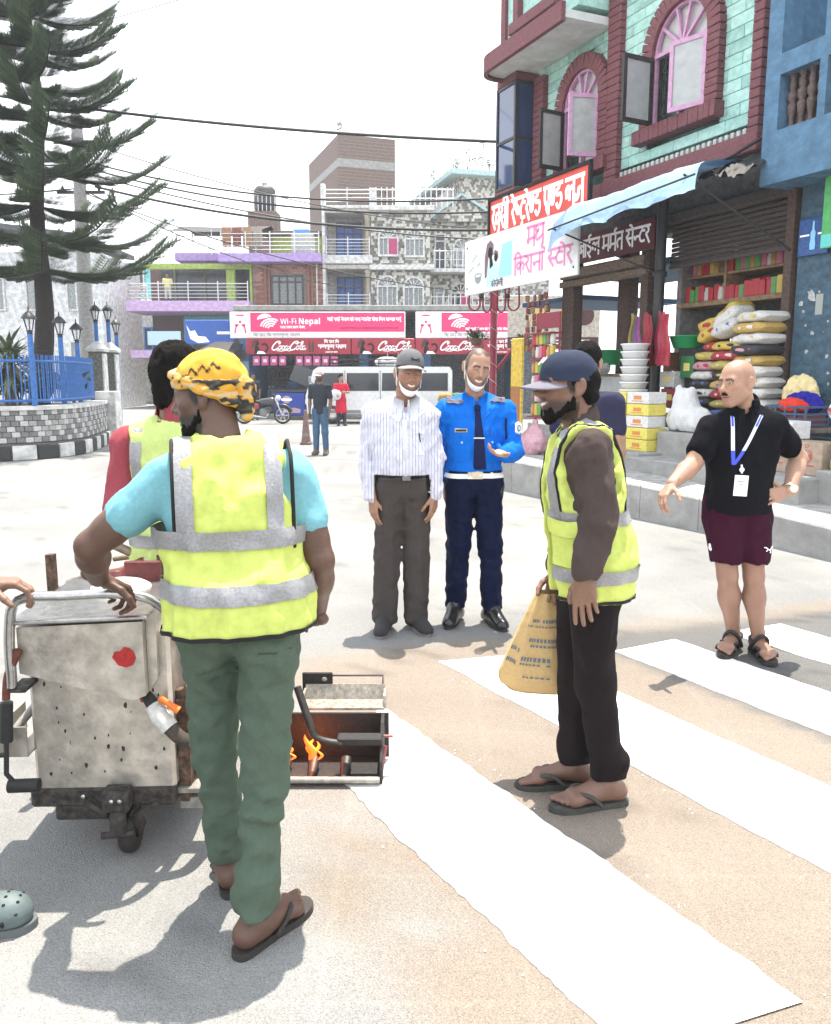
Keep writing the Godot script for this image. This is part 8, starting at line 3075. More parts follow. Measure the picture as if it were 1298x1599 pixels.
	for y in [7.9,7.2,6.6]:
		m.box(Vector3(.1,y,0),Vector3(1.3,.08,.08))
		for x in [-.5,.0,.5]: m.lathe([Vector2(.03,0),Vector2(.05,.05),Vector2(.02,.14),Vector2(0,.15)],8,Transform3D(Basis.IDENTITY,Vector3(.1+x,y+.04,0)))
	put("crossarm",m,known("black_iron"),po)
	var wires:=[[Vector3(-13,8.9,-22),Vector3(1.9,5.95,-16.6),.25,.022],[Vector3(-8.8,7.35,-24),Vector3(3.6,5.6,-19.),.55,.016],[Vector3(-9.2,7.3,-24),Vector3(3.8,5.3,-19.),.6,.016],[Vector3(-9.4,7.2,-24),Vector3(9,5.9,-26),.9,.014],[Vector3(-8.8,6.75,-24),Vector3(3.7,4.9,-19.4),.45,.022],[Vector3(-9.2,6.7,-24),Vector3(-3.,6.,-43),.5,.013],[Vector3(-9.,7.9,-24),Vector3(9,6.6,-30),.9,.011],[Vector3(-13,10.8,-26),Vector3(3.,14.2,-24),.2,.008],[Vector3(-16,6.3,-22),Vector3(-9.3,6.7,-24),.2,.014],[Vector3(-16,7.6,-22),Vector3(-9.3,7.3,-24),.2,.014],[Vector3(-9.3,6.65,-24),Vector3(2.5,4.6,-31.),.5,.012]]
	for i in wires.size():
		var q: Array=wires[i]
		var w:=thing("overhead_wire","black overhead wire, "+["the highest one crossing the whole sky to the bay window","upper of the pair running from the pole to the corner building","lower of the pair running from the pole to the corner building","thin one reaching past the checked house on the right","thick low one crossing in front of the cream balconies","one from the pole to the cream house","thin topmost one from the pole across the brick tower","faint one climbing out of the top of the picture","lowest one left of the conifer","upper one left of the conifer","one from the pole down to the shop row"][i],"wire",q[0],.0,"overhead wires")
		var pts:=[]
		for k in 21:
			var t:=k/20.
			pts.append((q[1]-q[0])*t+Vector3(0,-4.*t*(1.-t)*q[2],0))
		m=MB.new()
		m.tube(pts,q[3]*1.55,5)
		put("wire",m,mat("wire_black",Color(.015,.015,.015),.6),w)
	build_conifer()
func build_conifer() -> void:
	var t:=thing("conifer","tall layered conifer with upswept branch tips behind the blue fence","tree",Vector3(-8.6,.9,-19.2))
	var rng:=RandomNumberGenerator.new()
	rng.seed=91
	var m:=MB.new()
	var tr:=[]
	var rr:=[]
	for i in 15:
		var y:=i*.72
		tr.append(Vector3(.02*y+.06*sin(i*.9)+(.22*smoothstep(.0,3.,y)),y,.05*cos(i)))
		rr.append(lerpf(.24,.04,i/14.))
	m.tube(tr,rr,12)
	var trunk:=put("trunk",m,rough_mat("conifer_bark",Color(.045,.036,.03),.95,.35,.5,.8),t)
	var limbs:=MB.new()
	var mm:=MultiMesh.new()
	mm.transform_format=MultiMesh.TRANSFORM_3D
	mm.use_colors=true
	var sp:=MB.new()
	for i in 15:
		var s:=i/15.
		for k in 3:
			var a:=rng.randf_range(-1.3,1.3)
			var c:=Vector3(s*.3,0,0)
			var d:=Vector3(.75,cos(a)*.8,sin(a)*.8).normalized()*rng.randf_range(.09,.16)
			sp.tri(c+Vector3(0,0,.005),c-Vector3(.012,0,.005),c+d)
	mm.mesh=sp.done()
	var xfs:=[]
	var y:=3.1
	var w:=0
	while y<9.7:
		var nb:=5
		var len0:=lerpf(3.,.95,clampf((y-3.1)/7.6,0,1))*rng.randf_range(.9,1.08)
		for b in nb:
			var a:=TAU*b/nb+w*.55+rng.randf_range(-.2,.2)
			var dir:=Vector3(cos(a),0,sin(a))
			var ln:=len0*rng.randf_range(.8,1.12)
			var base: Vector3=tr[mini(13,int(y/.72))].lerp(tr[mini(14,int(y/.72)+1)],fposmod(y/.72,1.))+Vector3(0,rng.randf_range(-.12,.12),0)
			var pts:=[]
			for k in 9:
				var s:=k/8.
				pts.append(base+dir*ln*s+Vector3(0,ln*(.05*s-.1*sin(s*PI*.75)*(1. if y<6 else .6)+.2*pow(s,3.5)),0))
			limbs.tube(pts,[.035,.032,.028,.024,.02,.016,.013,.01,.006],5)
			for k in range(3,34):
				var s:=k/33.
				var i0:=mini(7,int(s*8.))
				var p: Vector3=pts[i0].lerp(pts[i0+1],s*8.-i0)
				var fw: Vector3=(pts[i0+1]-pts[i0]).normalized()
				var sd:=fw.cross(Vector3.UP).normalized()
				var sl:=ln*.19*(1.-.7*s)+.12
				for g in [-1.,1.]:
					var cur:=p
					var d: Vector3=(fw*.8+sd*g*.9+Vector3(0,-.22 if y<5 else .05,0)).normalized()
					var n:=int(sl/.2)+1
					for q in n:
						var up:=Vector3(rng.randf_range(-.15,.15),1,rng.randf_range(-.15,.15))
						var z:=d.cross(up).normalized()
						var bs:=Basis(d,z.cross(d)*(1. if q<n-1 else 1.3),z)*rng.randf_range(.85,1.2)
						xfs.append(Transform3D(bs,cur))
						cur+=d*.19
						d=(d+Vector3(0,.07,0)+fw*.12).normalized()
		y+=.64*rng.randf_range(.9,1.12)
		w+=1
	mm.instance_count=xfs.size()
	for i in xfs.size():
		mm.set_instance_transform(i,xfs[i])
		var g:=rng.randf()
		mm.set_instance_color(i,Color(.026,.05,.024).lerp(Color(.07,.11,.04),g*g))
	put("limb",limbs,known("conifer_bark"),t)
	var mi:=MultiMeshInstance3D.new()
	mi.name="crown"
	mi.multimesh=mm
	mi.material_override=vcol("needle_green",.7)
	mi.set_meta("kind","stuff")
	t.add_child(mi,true)
# ---------------------------------------------------------------- goods of the shops
func cushion(hw: float,hh: float,hd: float,sd: int,puff:=.5) -> ArrayMesh:
	var rng:=RandomNumberGenerator.new()
	rng.seed=500+sd
	var rows:=[]
	var nu:=18
	var ph:=rng.randf()*6.
	for i in 13:
		var u:=lerpf(-1,1,i/12.)
		var e:=pow(maxf(.0,1.-pow(absf(u),5.)),puff)
		var row:=[]
		for j in nu:
			var a:=TAU*j/nu
			var cy:=pow(absf(sin(a)),.7)*signf(sin(a)); var cz:=pow(absf(cos(a)),.7)*signf(cos(a))
			var wob:=1.+.05*sin(u*7.+a*3.+ph)+.04*sin(a*5.+ph*2.)
			row.append(Vector3(u*hw,cy*hh*e*wob,cz*hd*(.55+.45*e)*wob))
		rows.append(row)
	var m:=MB.new()
	m.grid(rows,true,true)
	return m.done()
func lying_sack(label: String,at: Vector3,s: Vector3,c: Color,i: int,band: Color,group: String,turn:=.0) -> Node3D:
	var o:=fthing("rice_sack",label,"sack",at,group,turn)
	put("sack",cushion(s.x,s.y,s.z,i % 4),rough_mat("sack_%d" % [hash(c) % 99999],c,.7,.25,.75,.4),o)
	var m:=MB.new()
	var rows:=[]
	for k in 2:
		var row:=[]
		for j in 9:
			var a:=lerpf(-.5,.7,j/8.)
			row.append(Vector3([-.42,.5][k]*s.x,sin(a)*s.y*.99,cos(a)*s.z*.93+.012))
		rows.append(row)
	m.grid(rows,false,false)
	put("print_band",m,rough_mat("print_%d" % [hash(band) % 99999],band,.7,.12,.85,.1),o)
	return o
func build_goods() -> void:
	var rng:=RandomNumberGenerator.new()
	rng.seed=14
	var wood:=rough_mat("shelf_wood",Color(.42,.27,.15),.7,.8,.6,.3)
	var sh:=fthing("shelf_rack","wooden shelf rack filled with jars and packets under the roller shutter","shelf")
	var m: MB
	for q in [[2.62,.07,-.45],[3.02,.035,-.55],[2.2,.03,-.95],[1.8,.03,-.95]]:
		m=MB.new()
		m.cbox(Vector3(-3.78,q[0],q[2]),Vector3(2.4,q[1],.42),.006)
		put("shelf_board",m,wood,sh)
	for x in [-4.1]:
		m=MB.new()
		m.cbox(Vector3(x,2.9,-.5),Vector3(.05,.6,.36),.006)
		put("upright",m,wood,sh)
	var kinds:=[["red_packet",Color(.6,.02,.04)],["white_jar",Color(.75,.72,.66)],["green_packet",Color(.12,.42,.1)],["amber_jar",Color(.55,.32,.1)],["pink_packet",Color(.7,.18,.32)],["brown_jar",Color(.26,.14,.09)],["yellow_packet",Color(.75,.55,.08)]]
	var protos:=[]
	for k in kinds.size():
		m=MB.new()
		if k % 2==0:
			m.cbox(Vector3(0,.095,0),Vector3(.085,.19,.06),.01)
			m.box(Vector3(0,.11,.031),Vector3(.06,.06,.004))
		else:
			m.lathe([Vector2(0,0),Vector2(.042,0),Vector2(.046,.02),Vector2(.046,.12),Vector2(.034,.145),Vector2(.036,.15),Vector2(.036,.175),Vector2(0,.178)],10)
		protos.append([m.done(),rough_mat("goods_"+kinds[k][0],kinds[k][1],.4,.07,.7,.1)])
	var rows:=[[2.655,-.42,-4.88,-4.14,"on the lower plank, left half",0],[2.655,-.42,-4.06,-2.66,"on the lower plank, right half",0],[3.04,-.5,-4.88,-4.14,"on the top plank, left half",1],[3.04,-.5,-4.06,-2.66,"on the top plank, right half",2],[2.215,-.85,-4.8,-2.7,"on the dim back shelf",3],[1.815,-.85,-4.8,-3.6,"on the lowest back shelf",3],[3.04,-.42,-4.84,-2.72,"in the front row of the top plank",4],[2.655,-.33,-4.84,-2.72,"in the front row of the lower plank",0]]
	var nth:=["first","second","third","fourth","fifth","sixth","seventh","eighth","ninth","tenth","eleventh","twelfth","thirteenth","fourteenth","fifteenth","sixteenth","seventeenth","eighteenth","nineteenth","twentieth","last but three","last but two","last but one","last"]
	for r in rows:
		var x: float=r[2]
		var n:=0
		while x<r[3]:
			var k:=rng.randi() % 7
			if r[5]==1: k=[1,1,4,4,0,3,1][k]
			if r[5]==2: k=[5,5,1,3,5,3,5][k]
			if r[5]==0: k=[0,0,1,0,2,1,6][k]
			var o:=fthing(kinds[k][0],"%s, %s from the left %s" % [kinds[k][0].replace("_"," "),nth[n],r[4]],"jar" if k % 2 else "packet",Vector3(x+.05,r[0],r[1]+rng.randf_range(-.02,.03)),"goods "+r[4])
			put("pack",protos[k][0],protos[k][1],o)
			o.scale=Vector3.ONE*rng.randf_range(.95,1.3)
			x+=.093
			n+=1
	var cols:=[Color(.66,.48,.08),Color(.62,.6,.56),Color(.42,.03,.05),Color(.03,.03,.035),Color(.55,.36,.1),Color(.66,.64,.6),Color(.5,.42,.12),Color(.1,.14,.45),Color(.6,.3,.35),Color(.7,.68,.64)]
	var names:=["yellow","off-white","dark red","black","ochre","white","olive yellow","blue","pink","bright white"]
	var ords:=["bottom","second","third","fourth","fifth","sixth","seventh","eighth","ninth","tenth"]
	var mid:=[9,7,6,2,4,3,6,2,0]
	for i in mid.size():
		lying_sack("%s sack, %s from the ground in the middle pile of the doorway" % [names[mid[i]],ords[i]],Vector3(-3.18+rng.randf_range(-.03,.03),.98+i*.125,.25+rng.randf_range(-.03,.03)),Vector3(.31,.068,.24),cols[mid[i]],i,cols[(mid[i]+3) % 10],"sacks piled in the shop doorway",rng.randf_range(-.12,.12))
	var rgt:=[5,9,5,9,5,4,3,9,4,5]
	for i in rgt.size():
		lying_sack("%s sack, %s from the bottom of the pile against the blue pillar" % [names[rgt[i]],ords[i]],Vector3(-2.72+rng.randf_range(-.02,.02),1.12+i*.132,.38+rng.randf_range(-.03,.03)),Vector3(.27,.072,.24),cols[rgt[i]],i+3,cols[(rgt[i]+5) % 10],"sacks piled against the blue pillar",rng.randf_range(-.15,.15))
	var lft:=[[3,-3.72,1.25],[9,-3.7,1.37],[3,-3.74,1.49],[5,-3.72,1.6],[8,-3.68,1.73],[6,-3.66,1.86],[2,-3.5,1.98]]
	for i in lft.size():
		var q: Array=lft[i]
		lying_sack("%s sack, %s from the bottom of the left pile behind the bald man's head" % [names[q[0]],ords[i]],Vector3(q[1],q[2],.2),Vector3(.22,.065,.2),cols[q[0]],i,cols[(q[0]+4) % 10],"sacks piled behind the bald man",rng.randf_range(-.1,.1))
	var top:=[[0,-3.62,2.16,.2,.35],[0,-3.72,2.28,.1,.2],[5,-3.2,2.2,.35,.3],[9,-3.25,2.33,.3,.5],[0,-3.5,2.4,.05,.6]]
	for i in top.size():
		var q: Array=top[i]
		var o:=lying_sack(["yellow sack slumped across the left end of the pile","small yellow sack on top of the left pile","white sack tilted on top of the middle pile","bright white sack tipped up beside the yellow ones","large ochre yellow sack at the very top of the heap"][i],Vector3(q[1],q[2],q[3]),Vector3(.24,.095,.2),cols[q[0]],i,cols[(q[0]+2) % 10],"sacks heaped on top")
		o.rotate_object_local(Vector3(0,0,1),q[4])
	var tins:=[["green_carton","green carton with a yellow patch at the left of the sack piles",Vector3(-4.02,1.72,.25),Vector3(.26,.3,.2),Color(.03,.2,.06)],["green_carton","lower green carton beside the leftmost sacks",Vector3(-3.98,1.15,.3),Vector3(.22,.32,.2),Color(.03,.17,.06)],["white_carton","white carton with a small dark mark under the green basin",Vector3(-4.3,1.55,.35),Vector3(.3,.22,.2),Color(.62,.62,.6)],["red_carton","red and yellow carton under the white carton",Vector3(-4.25,1.3,.35),Vector3(.32,.24,.2),Color(.3,.04,.04)],["yellow_carton","yellow snack carton low beside the white sack",Vector3(-4.05,.99,.5),Vector3(.34,.2,.2),Color(.55,.38,.1)],["brown_carton","brown carton standing below the hanging red clothes",Vector3(-4.45,1.8,.25),Vector3(.12,.26,.2),Color(.25,.1,.05)]]
	for q in tins:
		var o:=fthing(q[0],q[1],"carton",q[2],"cartons beside the sacks")
		m=MB.new()
		m.cbox(Vector3.ZERO,q[3],.008)
		put("box",m,rough_mat("card_"+q[0],q[4],.7,.3,.7,.1),o)
		m=MB.new()
		m.box(Vector3(.0,.0,q[3].z*.5+.001),Vector3(q[3].x*.45,q[3].y*.35,.003))
		put("label",m,mat("carton_label",Color(.6,.5,.15),.7),o)
	for q in [[Vector3(-6.38,1.78,.0),"bright green plastic basin on the counter of the left shop",.36],[Vector3(-4.15,1.98,.25),"green plastic basin beside the hanging red clothes",.25]]:
		var o:=fthing("plastic_basin",q[1],"basin",q[0],"green basins")
		m=MB.new()
		var r: float=q[2]
		m.lathe([Vector2(0,.0),Vector2(r*.72,.0),Vector2(r*.95,r*.62),Vector2(r*1.03,r*.62),Vector2(r*1.03,r*.66),Vector2(r*.93,r*.65),Vector2(r*.7,.02),Vector2(0,.02)],24)
		put("bowl",m,mat("basin_green",Color(.02,.35,.12),.35),o)
	var ym:=rough_mat("yellow_card",Color(.72,.62,.12),.6,.5,.85,.1)
	var wm:=rough_mat("white_card",Color(.68,.68,.66),.6,.5,.85,.1)
	var k:=0
	for r in 5:
		for c in 3:
			var wide:=c==2
			var white:=wide and (r==2 or r==4)
			var o:=fthing("snack_box","%s box, row %s from the bottom, %s of the tall stack" % ["white fronted" if white else "yellow",["one","two","three","four","five"][r],["left column","middle column","wide right column"][c]],"box",Vector3([-4.36,-4.2,-3.88][c],.605+r*.157,1.25),"boxes stacked on the step",rng.randf_range(-.03,.03))
			m=MB.new()
			m.cbox(Vector3(0,.076,-.12),Vector3(.44 if wide else .15,.15,.3),.006)
			put("box",m,wm if white else ym,o)
			m=MB.new()
			m.box(Vector3(.0,.08,.031),Vector3(.16 if wide else .05,.05,.003))
			m.box(Vector3(.0,.035,.031),Vector3(.24 if wide else .08,.012,.003))
			put("print",m,mat("box_print_orange" if wide else "box_print_olive",Color(.55,.2,.05) if wide else Color(.45,.36,.06),.7),o)
			k+=1
	for r in 4:
		var o:=fthing("snack_box","pale yellow box, %s in the short stack left of the tall one" % ["bottom","second","third","top"][r],"box",Vector3(-4.6,.605+r*.157,1.05),"boxes stacked on the step")
		m=MB.new()
		m.cbox(Vector3(0,.076,-.1),Vector3(.22,.15,.26),.006)
		put("box",m,wm if r==2 else ym,o)
	var o:=fthing("woven_sack","full white woven sack slumped on the step beside the yellow boxes","sack",Vector3(-3.35,.88,.85))
	var f:=Field.new(Vector3(-.42,0,-.3),Vector3(.42,.66,.3),.018)
	f.cap(Vector3(-.14,.16,0),Vector3(.16,.14,0),.2,.18,.08)
	f.cap(Vector3(-.05,.2,0),Vector3(-.12,.42,0),.2,.14,.08)
	f.cap(Vector3(-.12,.4,0),Vector3(-.2,.55,.02),.13,.05,.06)
	f.cap(Vector3(-.05,.4,0),Vector3(.03,.52,.02),.12,.06,.06)
	f.cut(Vector3(0,.01,0),Vector3.DOWN)
	f.fold(fold_noise,.02,Basis.from_euler(Vector3(0,0,.5))*Basis.from_scale(Vector3(6,3,5)))
	put("sack",net(f),cloth_mat("white_sackcloth",Color(.6,.6,.6)),o)
	o=fthing("bucket_stack","tall stack of nested white plastic tubs beside the drain pipe","tubs",Vector3(-4.45,.61,.9))
	for i in 13:
		m=MB.new()
		m.lathe([Vector2(.0,.0),Vector2(.15,.0),Vector2(.185,.10),Vector2(.2,.105),Vector2(.2,.12),Vector2(.18,.122)],20,Transform3D(Basis.IDENTITY,Vector3(0,.05+i*.105,0)))
		put("tub",m,mat("white_plastic",Color(.72,.73,.74),.35),o)
	var hues:=[Color(.42,.01,.03),Color(.5,.02,.05),Color(.3,.01,.02),Color(.5,.03,.1),Color(.1,.18,.08),Color(.3,.05,.25),Color(.45,.3,.05)]
	for i in 9:
		var hi: int=[6,4,5,0,1,2,0,3,1][i]
		o=fthing("hanging_garment","%s shiny garment, %s from the left, hanging by the black pipe" % [["deep red","bright red","dark red","pink red","green","purple","mustard"][hi],ords[i] if i>0 else "first"],"garment",Vector3(-4.98+i*.1,1.78,.55+.03*(i % 3)),"garments hanging by the pipe")
		var rws:=[]
		for v in 9:
			var row:=[]
			for u in 8:
				var uu:=u/7.-.5
				row.append(Vector3(uu*lerpf(.05,.17,v/8.)+.02*sin(v*1.2+i),.72-v*.088-.03*(i % 3),.035*sin(u*2.2+i)*(.4+v*.1)))
			rws.append(row)
		m=MB.new()
		m.grid(rws)
		put("cloth",m,rough_mat("satin_%d" % hi,hues[hi],.35,.3,.7,.4),o)
		m=MB.new()
		m.tube([Vector3(0,.7,0),Vector3(0,.8,0)],.006,5)
		put("hook",m,known("black_iron"),o)
	o=fthing("plastic_crate","dark blue slatted plastic crate on a dark board by the blue pillar","crate",Vector3(-1.88,1.05,.62))
	m=MB.new()
	for y in [.0,.06,.12,.2]:
		for s in [-1.,1.]:
			m.box(Vector3(0,y,s*.17),Vector3(.56,.025,.015))
			m.box(Vector3(s*.28,y,0),Vector3(.015,.025,.34))
	for x in [-.28,-.14,.0,.14,.28]:
		for s in [-1.,1.]: m.box(Vector3(x,.1,s*.172),Vector3(.025,.22,.018))
	put("lattice",m,mat("crate_blue",Color(.03,.06,.12),.5),o)
	m=MB.new()
	m.box(Vector3(0,.05,0),Vector3(.54,.1,.32))
	put("contents",m,rough_mat("crate_red",Color(.25,.03,.03),.6,.08,.4,.1),o)
	for q in [["cloth_bundle","red cloth folded on top of the blue crate",Vector3(-1.9,1.27,.66),Vector3(.18,.08,.14),Color(.6,.05,.03)],["cloth_bundle","dark blue cloth folded behind the red one on the crate",Vector3(-1.86,1.3,.55),Vector3(.24,.12,.12),Color(.02,.02,.25)],["cream_bag","plump cream and orange bag behind the blue crate",Vector3(-2.02,1.38,.42),Vector3(.24,.24,.12),Color(.66,.55,.3)]]:
		o=fthing(q[0],q[1],"bag",q[2])
		f=Field.new(Vector3(-.36,-.36,-.25),Vector3(.36,.38,.25),.02)
		f.ell(Vector3.ZERO,q[3],.03)
		f.ell(Vector3(.05,-q[3].y*.4,0),q[3]*Vector3(.9,.6,1.),.05)
		f.fold(fold_noise,.03,Basis.from_euler(Vector3(0,0,.8))*Basis.from_scale(Vector3(10,5,7)))
		put("cloth",net(f),cloth_mat("cloth_%d" % (hash(q[4]) % 9999),q[4]),o)
	o=fthing("display_board","dark worn board carrying the blue crate","board",Vector3(-1.85,1.,.6))
	m=MB.new()
	m.cbox(Vector3(0,0,0),Vector3(1.,.05,.6),.01)
	for x in [-.4,.4]: m.box(Vector3(x,-.2,-.15),Vector3(.05,.38,.05))
	put("board",m,rough_mat("rusty_sheet",Color.BLACK,.9,.9),o)
	for q in [["left brown carton with red printed lettering on the step",-1.52],["right brown carton with red lettering, half behind the bald man's elbow",-1.12]]:
		o=fthing("brown_box",q[0],"carton",Vector3(q[1],.572,1.25),"brown cartons on the step")
		m=MB.new()
		m.cbox(Vector3(0,.17,-.13),Vector3(.38,.34,.34),.006)
		put("box",m,rough_mat("kraft_card",Color(.42,.32,.24),.85,.6,.8,.15),o)
		m=MB.new()
		var xf:=Transform3D(Basis.IDENTITY,Vector3(0,.2,.041))
		m.stroke(arc(Vector2(0,.0),.07,.065,100,420,14),.01,.002,xf)
		m.stroke(curve([Vector2(-.05,.03),Vector2(-.04,-.02),Vector2(-.05,-.04)],3),.012,.002,xf)
		m.stroke(curve([Vector2(-.01,.04),Vector2(-.04,.0),Vector2(.0,-.04)],3),.012,.002,xf)
		m.stroke(curve([Vector2(.01,.02),Vector2(.02,-.03),Vector2(.04,.02),Vector2(.055,-.03)],3),.012,.002,xf)
		m.stroke([Vector2(-.1,-.1),Vector2(.1,-.1)],.012,.002,xf)
		m.stroke(curve([Vector2(-.015,.12),Vector2(-.015,.09),Vector2(.015,.09),Vector2(.015,.12)],3),.008,.002,xf)
		put("print",m,mat("carton_red_ink",Color(.42,.06,.04),.8),o)
	o=fthing("white_box","white carton on top of the brown cartons, behind the bald man's arm","carton",Vector3(-1.55,.915,1.2))
	m=MB.new()
	m.cbox(Vector3(0,.1,-.13),Vector3(.3,.19,.28),.006)
	put("box",m,wm,o)
	latin(o,"nay",Vector3(-.02,.06,.012),.07,mat("pen_black",Color.BLACK),true)
	for q in [["striped_bag","green and white printed sack standing at the right edge of the step",-.72,Color(.14,.3,.15)],["striped_bag","red netted bag of goods lying above the green printed sack",-.8,Color(.3,.03,.05)]]:
		var up: bool=q[3].r>.2
		o=fthing(q[0],q[1],"sack",Vector3(q[2],.572 if not up else 1.12,1.15))
		f=Field.new(Vector3(-.3,0,-.22),Vector3(.3,.62,.22),.02)
		f.cap(Vector3(0,.14,0),Vector3(0,.36 if not up else .2,0),.17,.14,.05)
		f.cut(Vector3(0,.01,0),Vector3.DOWN)
		f.fold(fold_noise,.015,Basis.from_scale(Vector3(6,4,6)))
		var paint:=func(p: Vector3) -> Color:
			var t:=fposmod(p.y*9.,1.)
			return q[3] if t<.4 else (Color(.6,.6,.55) if t<.75 else Color(.5,.4,.05) if not up else Color(.3,.2,.2))
		put("sack",net(f,paint),vcol("printed_sack",.7),o)
	o=fthing("shop_counter","plain white counter inside the left shop","counter",Vector3(-6.25,.6,-.3))
	m=MB.new()
	m.cbox(Vector3(0,.5,0),Vector3(1.15,1.,.5),.015)
	put("body",m,rough_mat("counter_white",Color(.5,.52,.52),.5,1.,.85,.05),o)
	m=MB.new()
	m.cbox(Vector3(0,1.02,0),Vector3(1.2,.04,.54),.01)
	put("top",m,wood,o)
	o=fthing("carrier_bag","translucent carrier bag full of goods on the counter under the green basin","bag",Vector3(-6.32,1.62,.1))
	f=Field.new(Vector3(-.25,0,-.2),Vector3(.25,.4,.2),.02)
	f.ell(Vector3(0,.13,0),Vector3(.2,.16,.14),.03)
	f.cut(Vector3(0,.01,0),Vector3.DOWN)
	f.fold(fold_noise,.02,Basis.from_scale(Vector3(7,4,6)))
	put("bag",net(f),rough_mat("thin_plastic",Color(.42,.46,.4),.35,.3,.7,.2),o)
	var sach:=[Color(.35,.02,.02),Color(.5,.3,.06),Color(.2,.05,.03),Color(.45,.04,.05)]
	for i in 8:
		o=fthing("sachet_strip","strip of shiny snack sachets, %s of those hanging at the shop corner" % ["first","second","third","fourth","fifth","sixth","seventh","last"][i],"snack packets",Vector3(-7.95+i*.1,2.,.5+.08*(i % 2)),"sachet strips at the shop corner")
		for j in 9:
			m=MB.new()
			m.cbox(Vector3(.01*sin(i+j*1.3),.95-j*.108,.02*cos(j*2.+i)),Vector3(.09,.1,.03),.012,Basis(Vector3.UP,.5*sin(i*2.+j)))
			put("sachet",m,rough_mat("sachet_%d" % ((i+j*3) % 4),sach[(i+j*3) % 4],.3,.06,.4,.2),o)
	o=fthing("display_rack","red wire rack of small packets and jars beside the shop corner","rack",Vector3(-6.2,.605,1.2))
	m=MB.new()
	for x in [-.32,.32]: m.tube([Vector3(x,0,0),Vector3(x,1.95,0)],.02,6)
	for y in [.35,.8,1.25,1.65]: m.box(Vector3(0,y,.06),Vector3(.64,.025,.22))
	m.box(Vector3(0,1.85,0),Vector3(.66,.24,.03))
	put("rack_frame",m,mat("lamp_red",Color(.2,.01,.03),.5),o)
	for y in [.36,.58,.81,1.03,1.26,1.47]:
		for i in 6:
			var pk:=put("packet",protos[(i*3+int(y*10)) % 7][0],protos[(i*3+int(y*10)) % 7][1],o)
			pk.position=Vector3(-.26+i*.104,y+.01,.08)
	o=fthing("yellow_display_board","narrow yellow advertising board at the shop corner, behind the navy cap","board",Vector3(-5.7,.42,2.05))
	m=MB.new()
	m.cbox(Vector3(0,1.05,0),Vector3(.3,1.35,.05),.01)
	put("board",m,rough_mat("board_yellow",Color(.72,.5,.05),.5,.6,.7,.05),o)
	m=MB.new()
	m.box(Vector3(0,.75,.027),Vector3(.26,.55,.004))
	put("print",m,rough_mat("board_orange_print",Color(.6,.22,.05),.5,.08,.4,.0),o)
	o=fthing("pink_bag","pale pink translucent bag on the ground of the step behind the officer's arm","bag",Vector3(-5.6,.42,1.8))
	f=Field.new(Vector3(-.32,0,-.25),Vector3(.32,.6,.25),.022)
	f.ell(Vector3(0,.2,0),Vector3(.24,.23,.18),.03)
	f.cap(Vector3(0,.3,0),Vector3(.03,.5,0),.08,.04,.08)
	f.cut(Vector3(0,.01,0),Vector3.DOWN)
	f.fold(fold_noise,.025,Basis.from_scale(Vector3(6,4,6)))
	put("bag",net(f),rough_mat("pink_plastic",Color(.62,.35,.42),.5,.3,.8,.2),o)
	o=thing("red_lamp_post","dark red ornamental post with four hanging scrolls, wound with wire","lamp post",Vector3(1.56,0,-17.))
	o.scale=Vector3(1.3,1.19,1.3)
	m=MB.new()
	m.lathe([Vector2(.12,0),Vector2(.12,.1),Vector2(.07,.2),Vector2(.055,.4),Vector2(.055,3.3),Vector2(0,3.32)],12)
	put("post",m,known("lamp_red"),o)
	for i in 2:
		for s in [-1.,1.]:
			m=MB.new()
			var x: float=s*(.11 if i==0 else .3)
			var pl:=[Vector3(x-.06,3.1,.03)]
			for q in arc(Vector2(x,2.5+.03*i),.06 if i==0 else .085,.1,180,360,8): pl.append(Vector3(q.x,q.y,.03))
			pl.append(Vector3(x+.06,3.1,.03))
			m.tube(pl,.016,6)
			put("scroll",m,known("lamp_red"),o)
	m=MB.new()
	for y in [2.6,2.78]: m.tube([Vector3(-.3,y,.03),Vector3(.3,y,.03)],.012,6)
	put("cross_bar",m,known("lamp_red"),o)
	m=MB.new()
	for s in [-1.,1.]:
		for y in [2.66,2.84]: m.ball(Vector3(s*.2,y,.05),Vector3(.045,.045,.045),10)
	put("lamp_bulb_holder",m,known("black_iron"),o)
	m=MB.new()
	var coil:=[]
	for i in 60: coil.append(Vector3(cos(i*.7)*.063,.9+i*.032,sin(i*.7)*.063))
	m.tube(coil,.005,4)
	put("wire_winding",m,mat("pale_wire",Color(.5,.42,.4),.6),o)
	m=MB.new()
	m.tube([Vector3(.05,1.45,0),Vector3(.18,1.62,0),Vector3(.36,1.9,0)],.03,6)
	put("side_arm",m,known("lamp_red"),o)
	for i in 2:
		var pl:=fthing("flower_pot_plant",["leafy hanging plant with small red flowers just above the officer's head","dark leafy hanging plant beside the snack rack"][i],"plant",Vector3.ZERO)
		pl.transform=Transform3D(Basis.IDENTITY,[Vector3(1.2,2.2,-16.8),Vector3(2.15,2.1,-16.8)][i])
		leaf_bush(pl,.22,.3,160,80+i,known("shrub_green"),.06)
		m=MB.new()
		m.lathe([Vector2(0,0),Vector2(.09,0),Vector2(.13,.14),Vector2(.12,.14),Vector2(0,.12)],12)
		put("pot",m,mat("pot_brown",Color(.12,.06,.04),.8),pl)
		if i==0:
			m=MB.new()
			for q in 14: m.ball(Vector3(rng.randf_range(-.18,.18),rng.randf_range(.2,.38),rng.randf_range(-.05,.16)),Vector3.ONE*.014,6)
			put("blossom",m,mat("blossom_red",Color(.5,.04,.1),.6),pl)
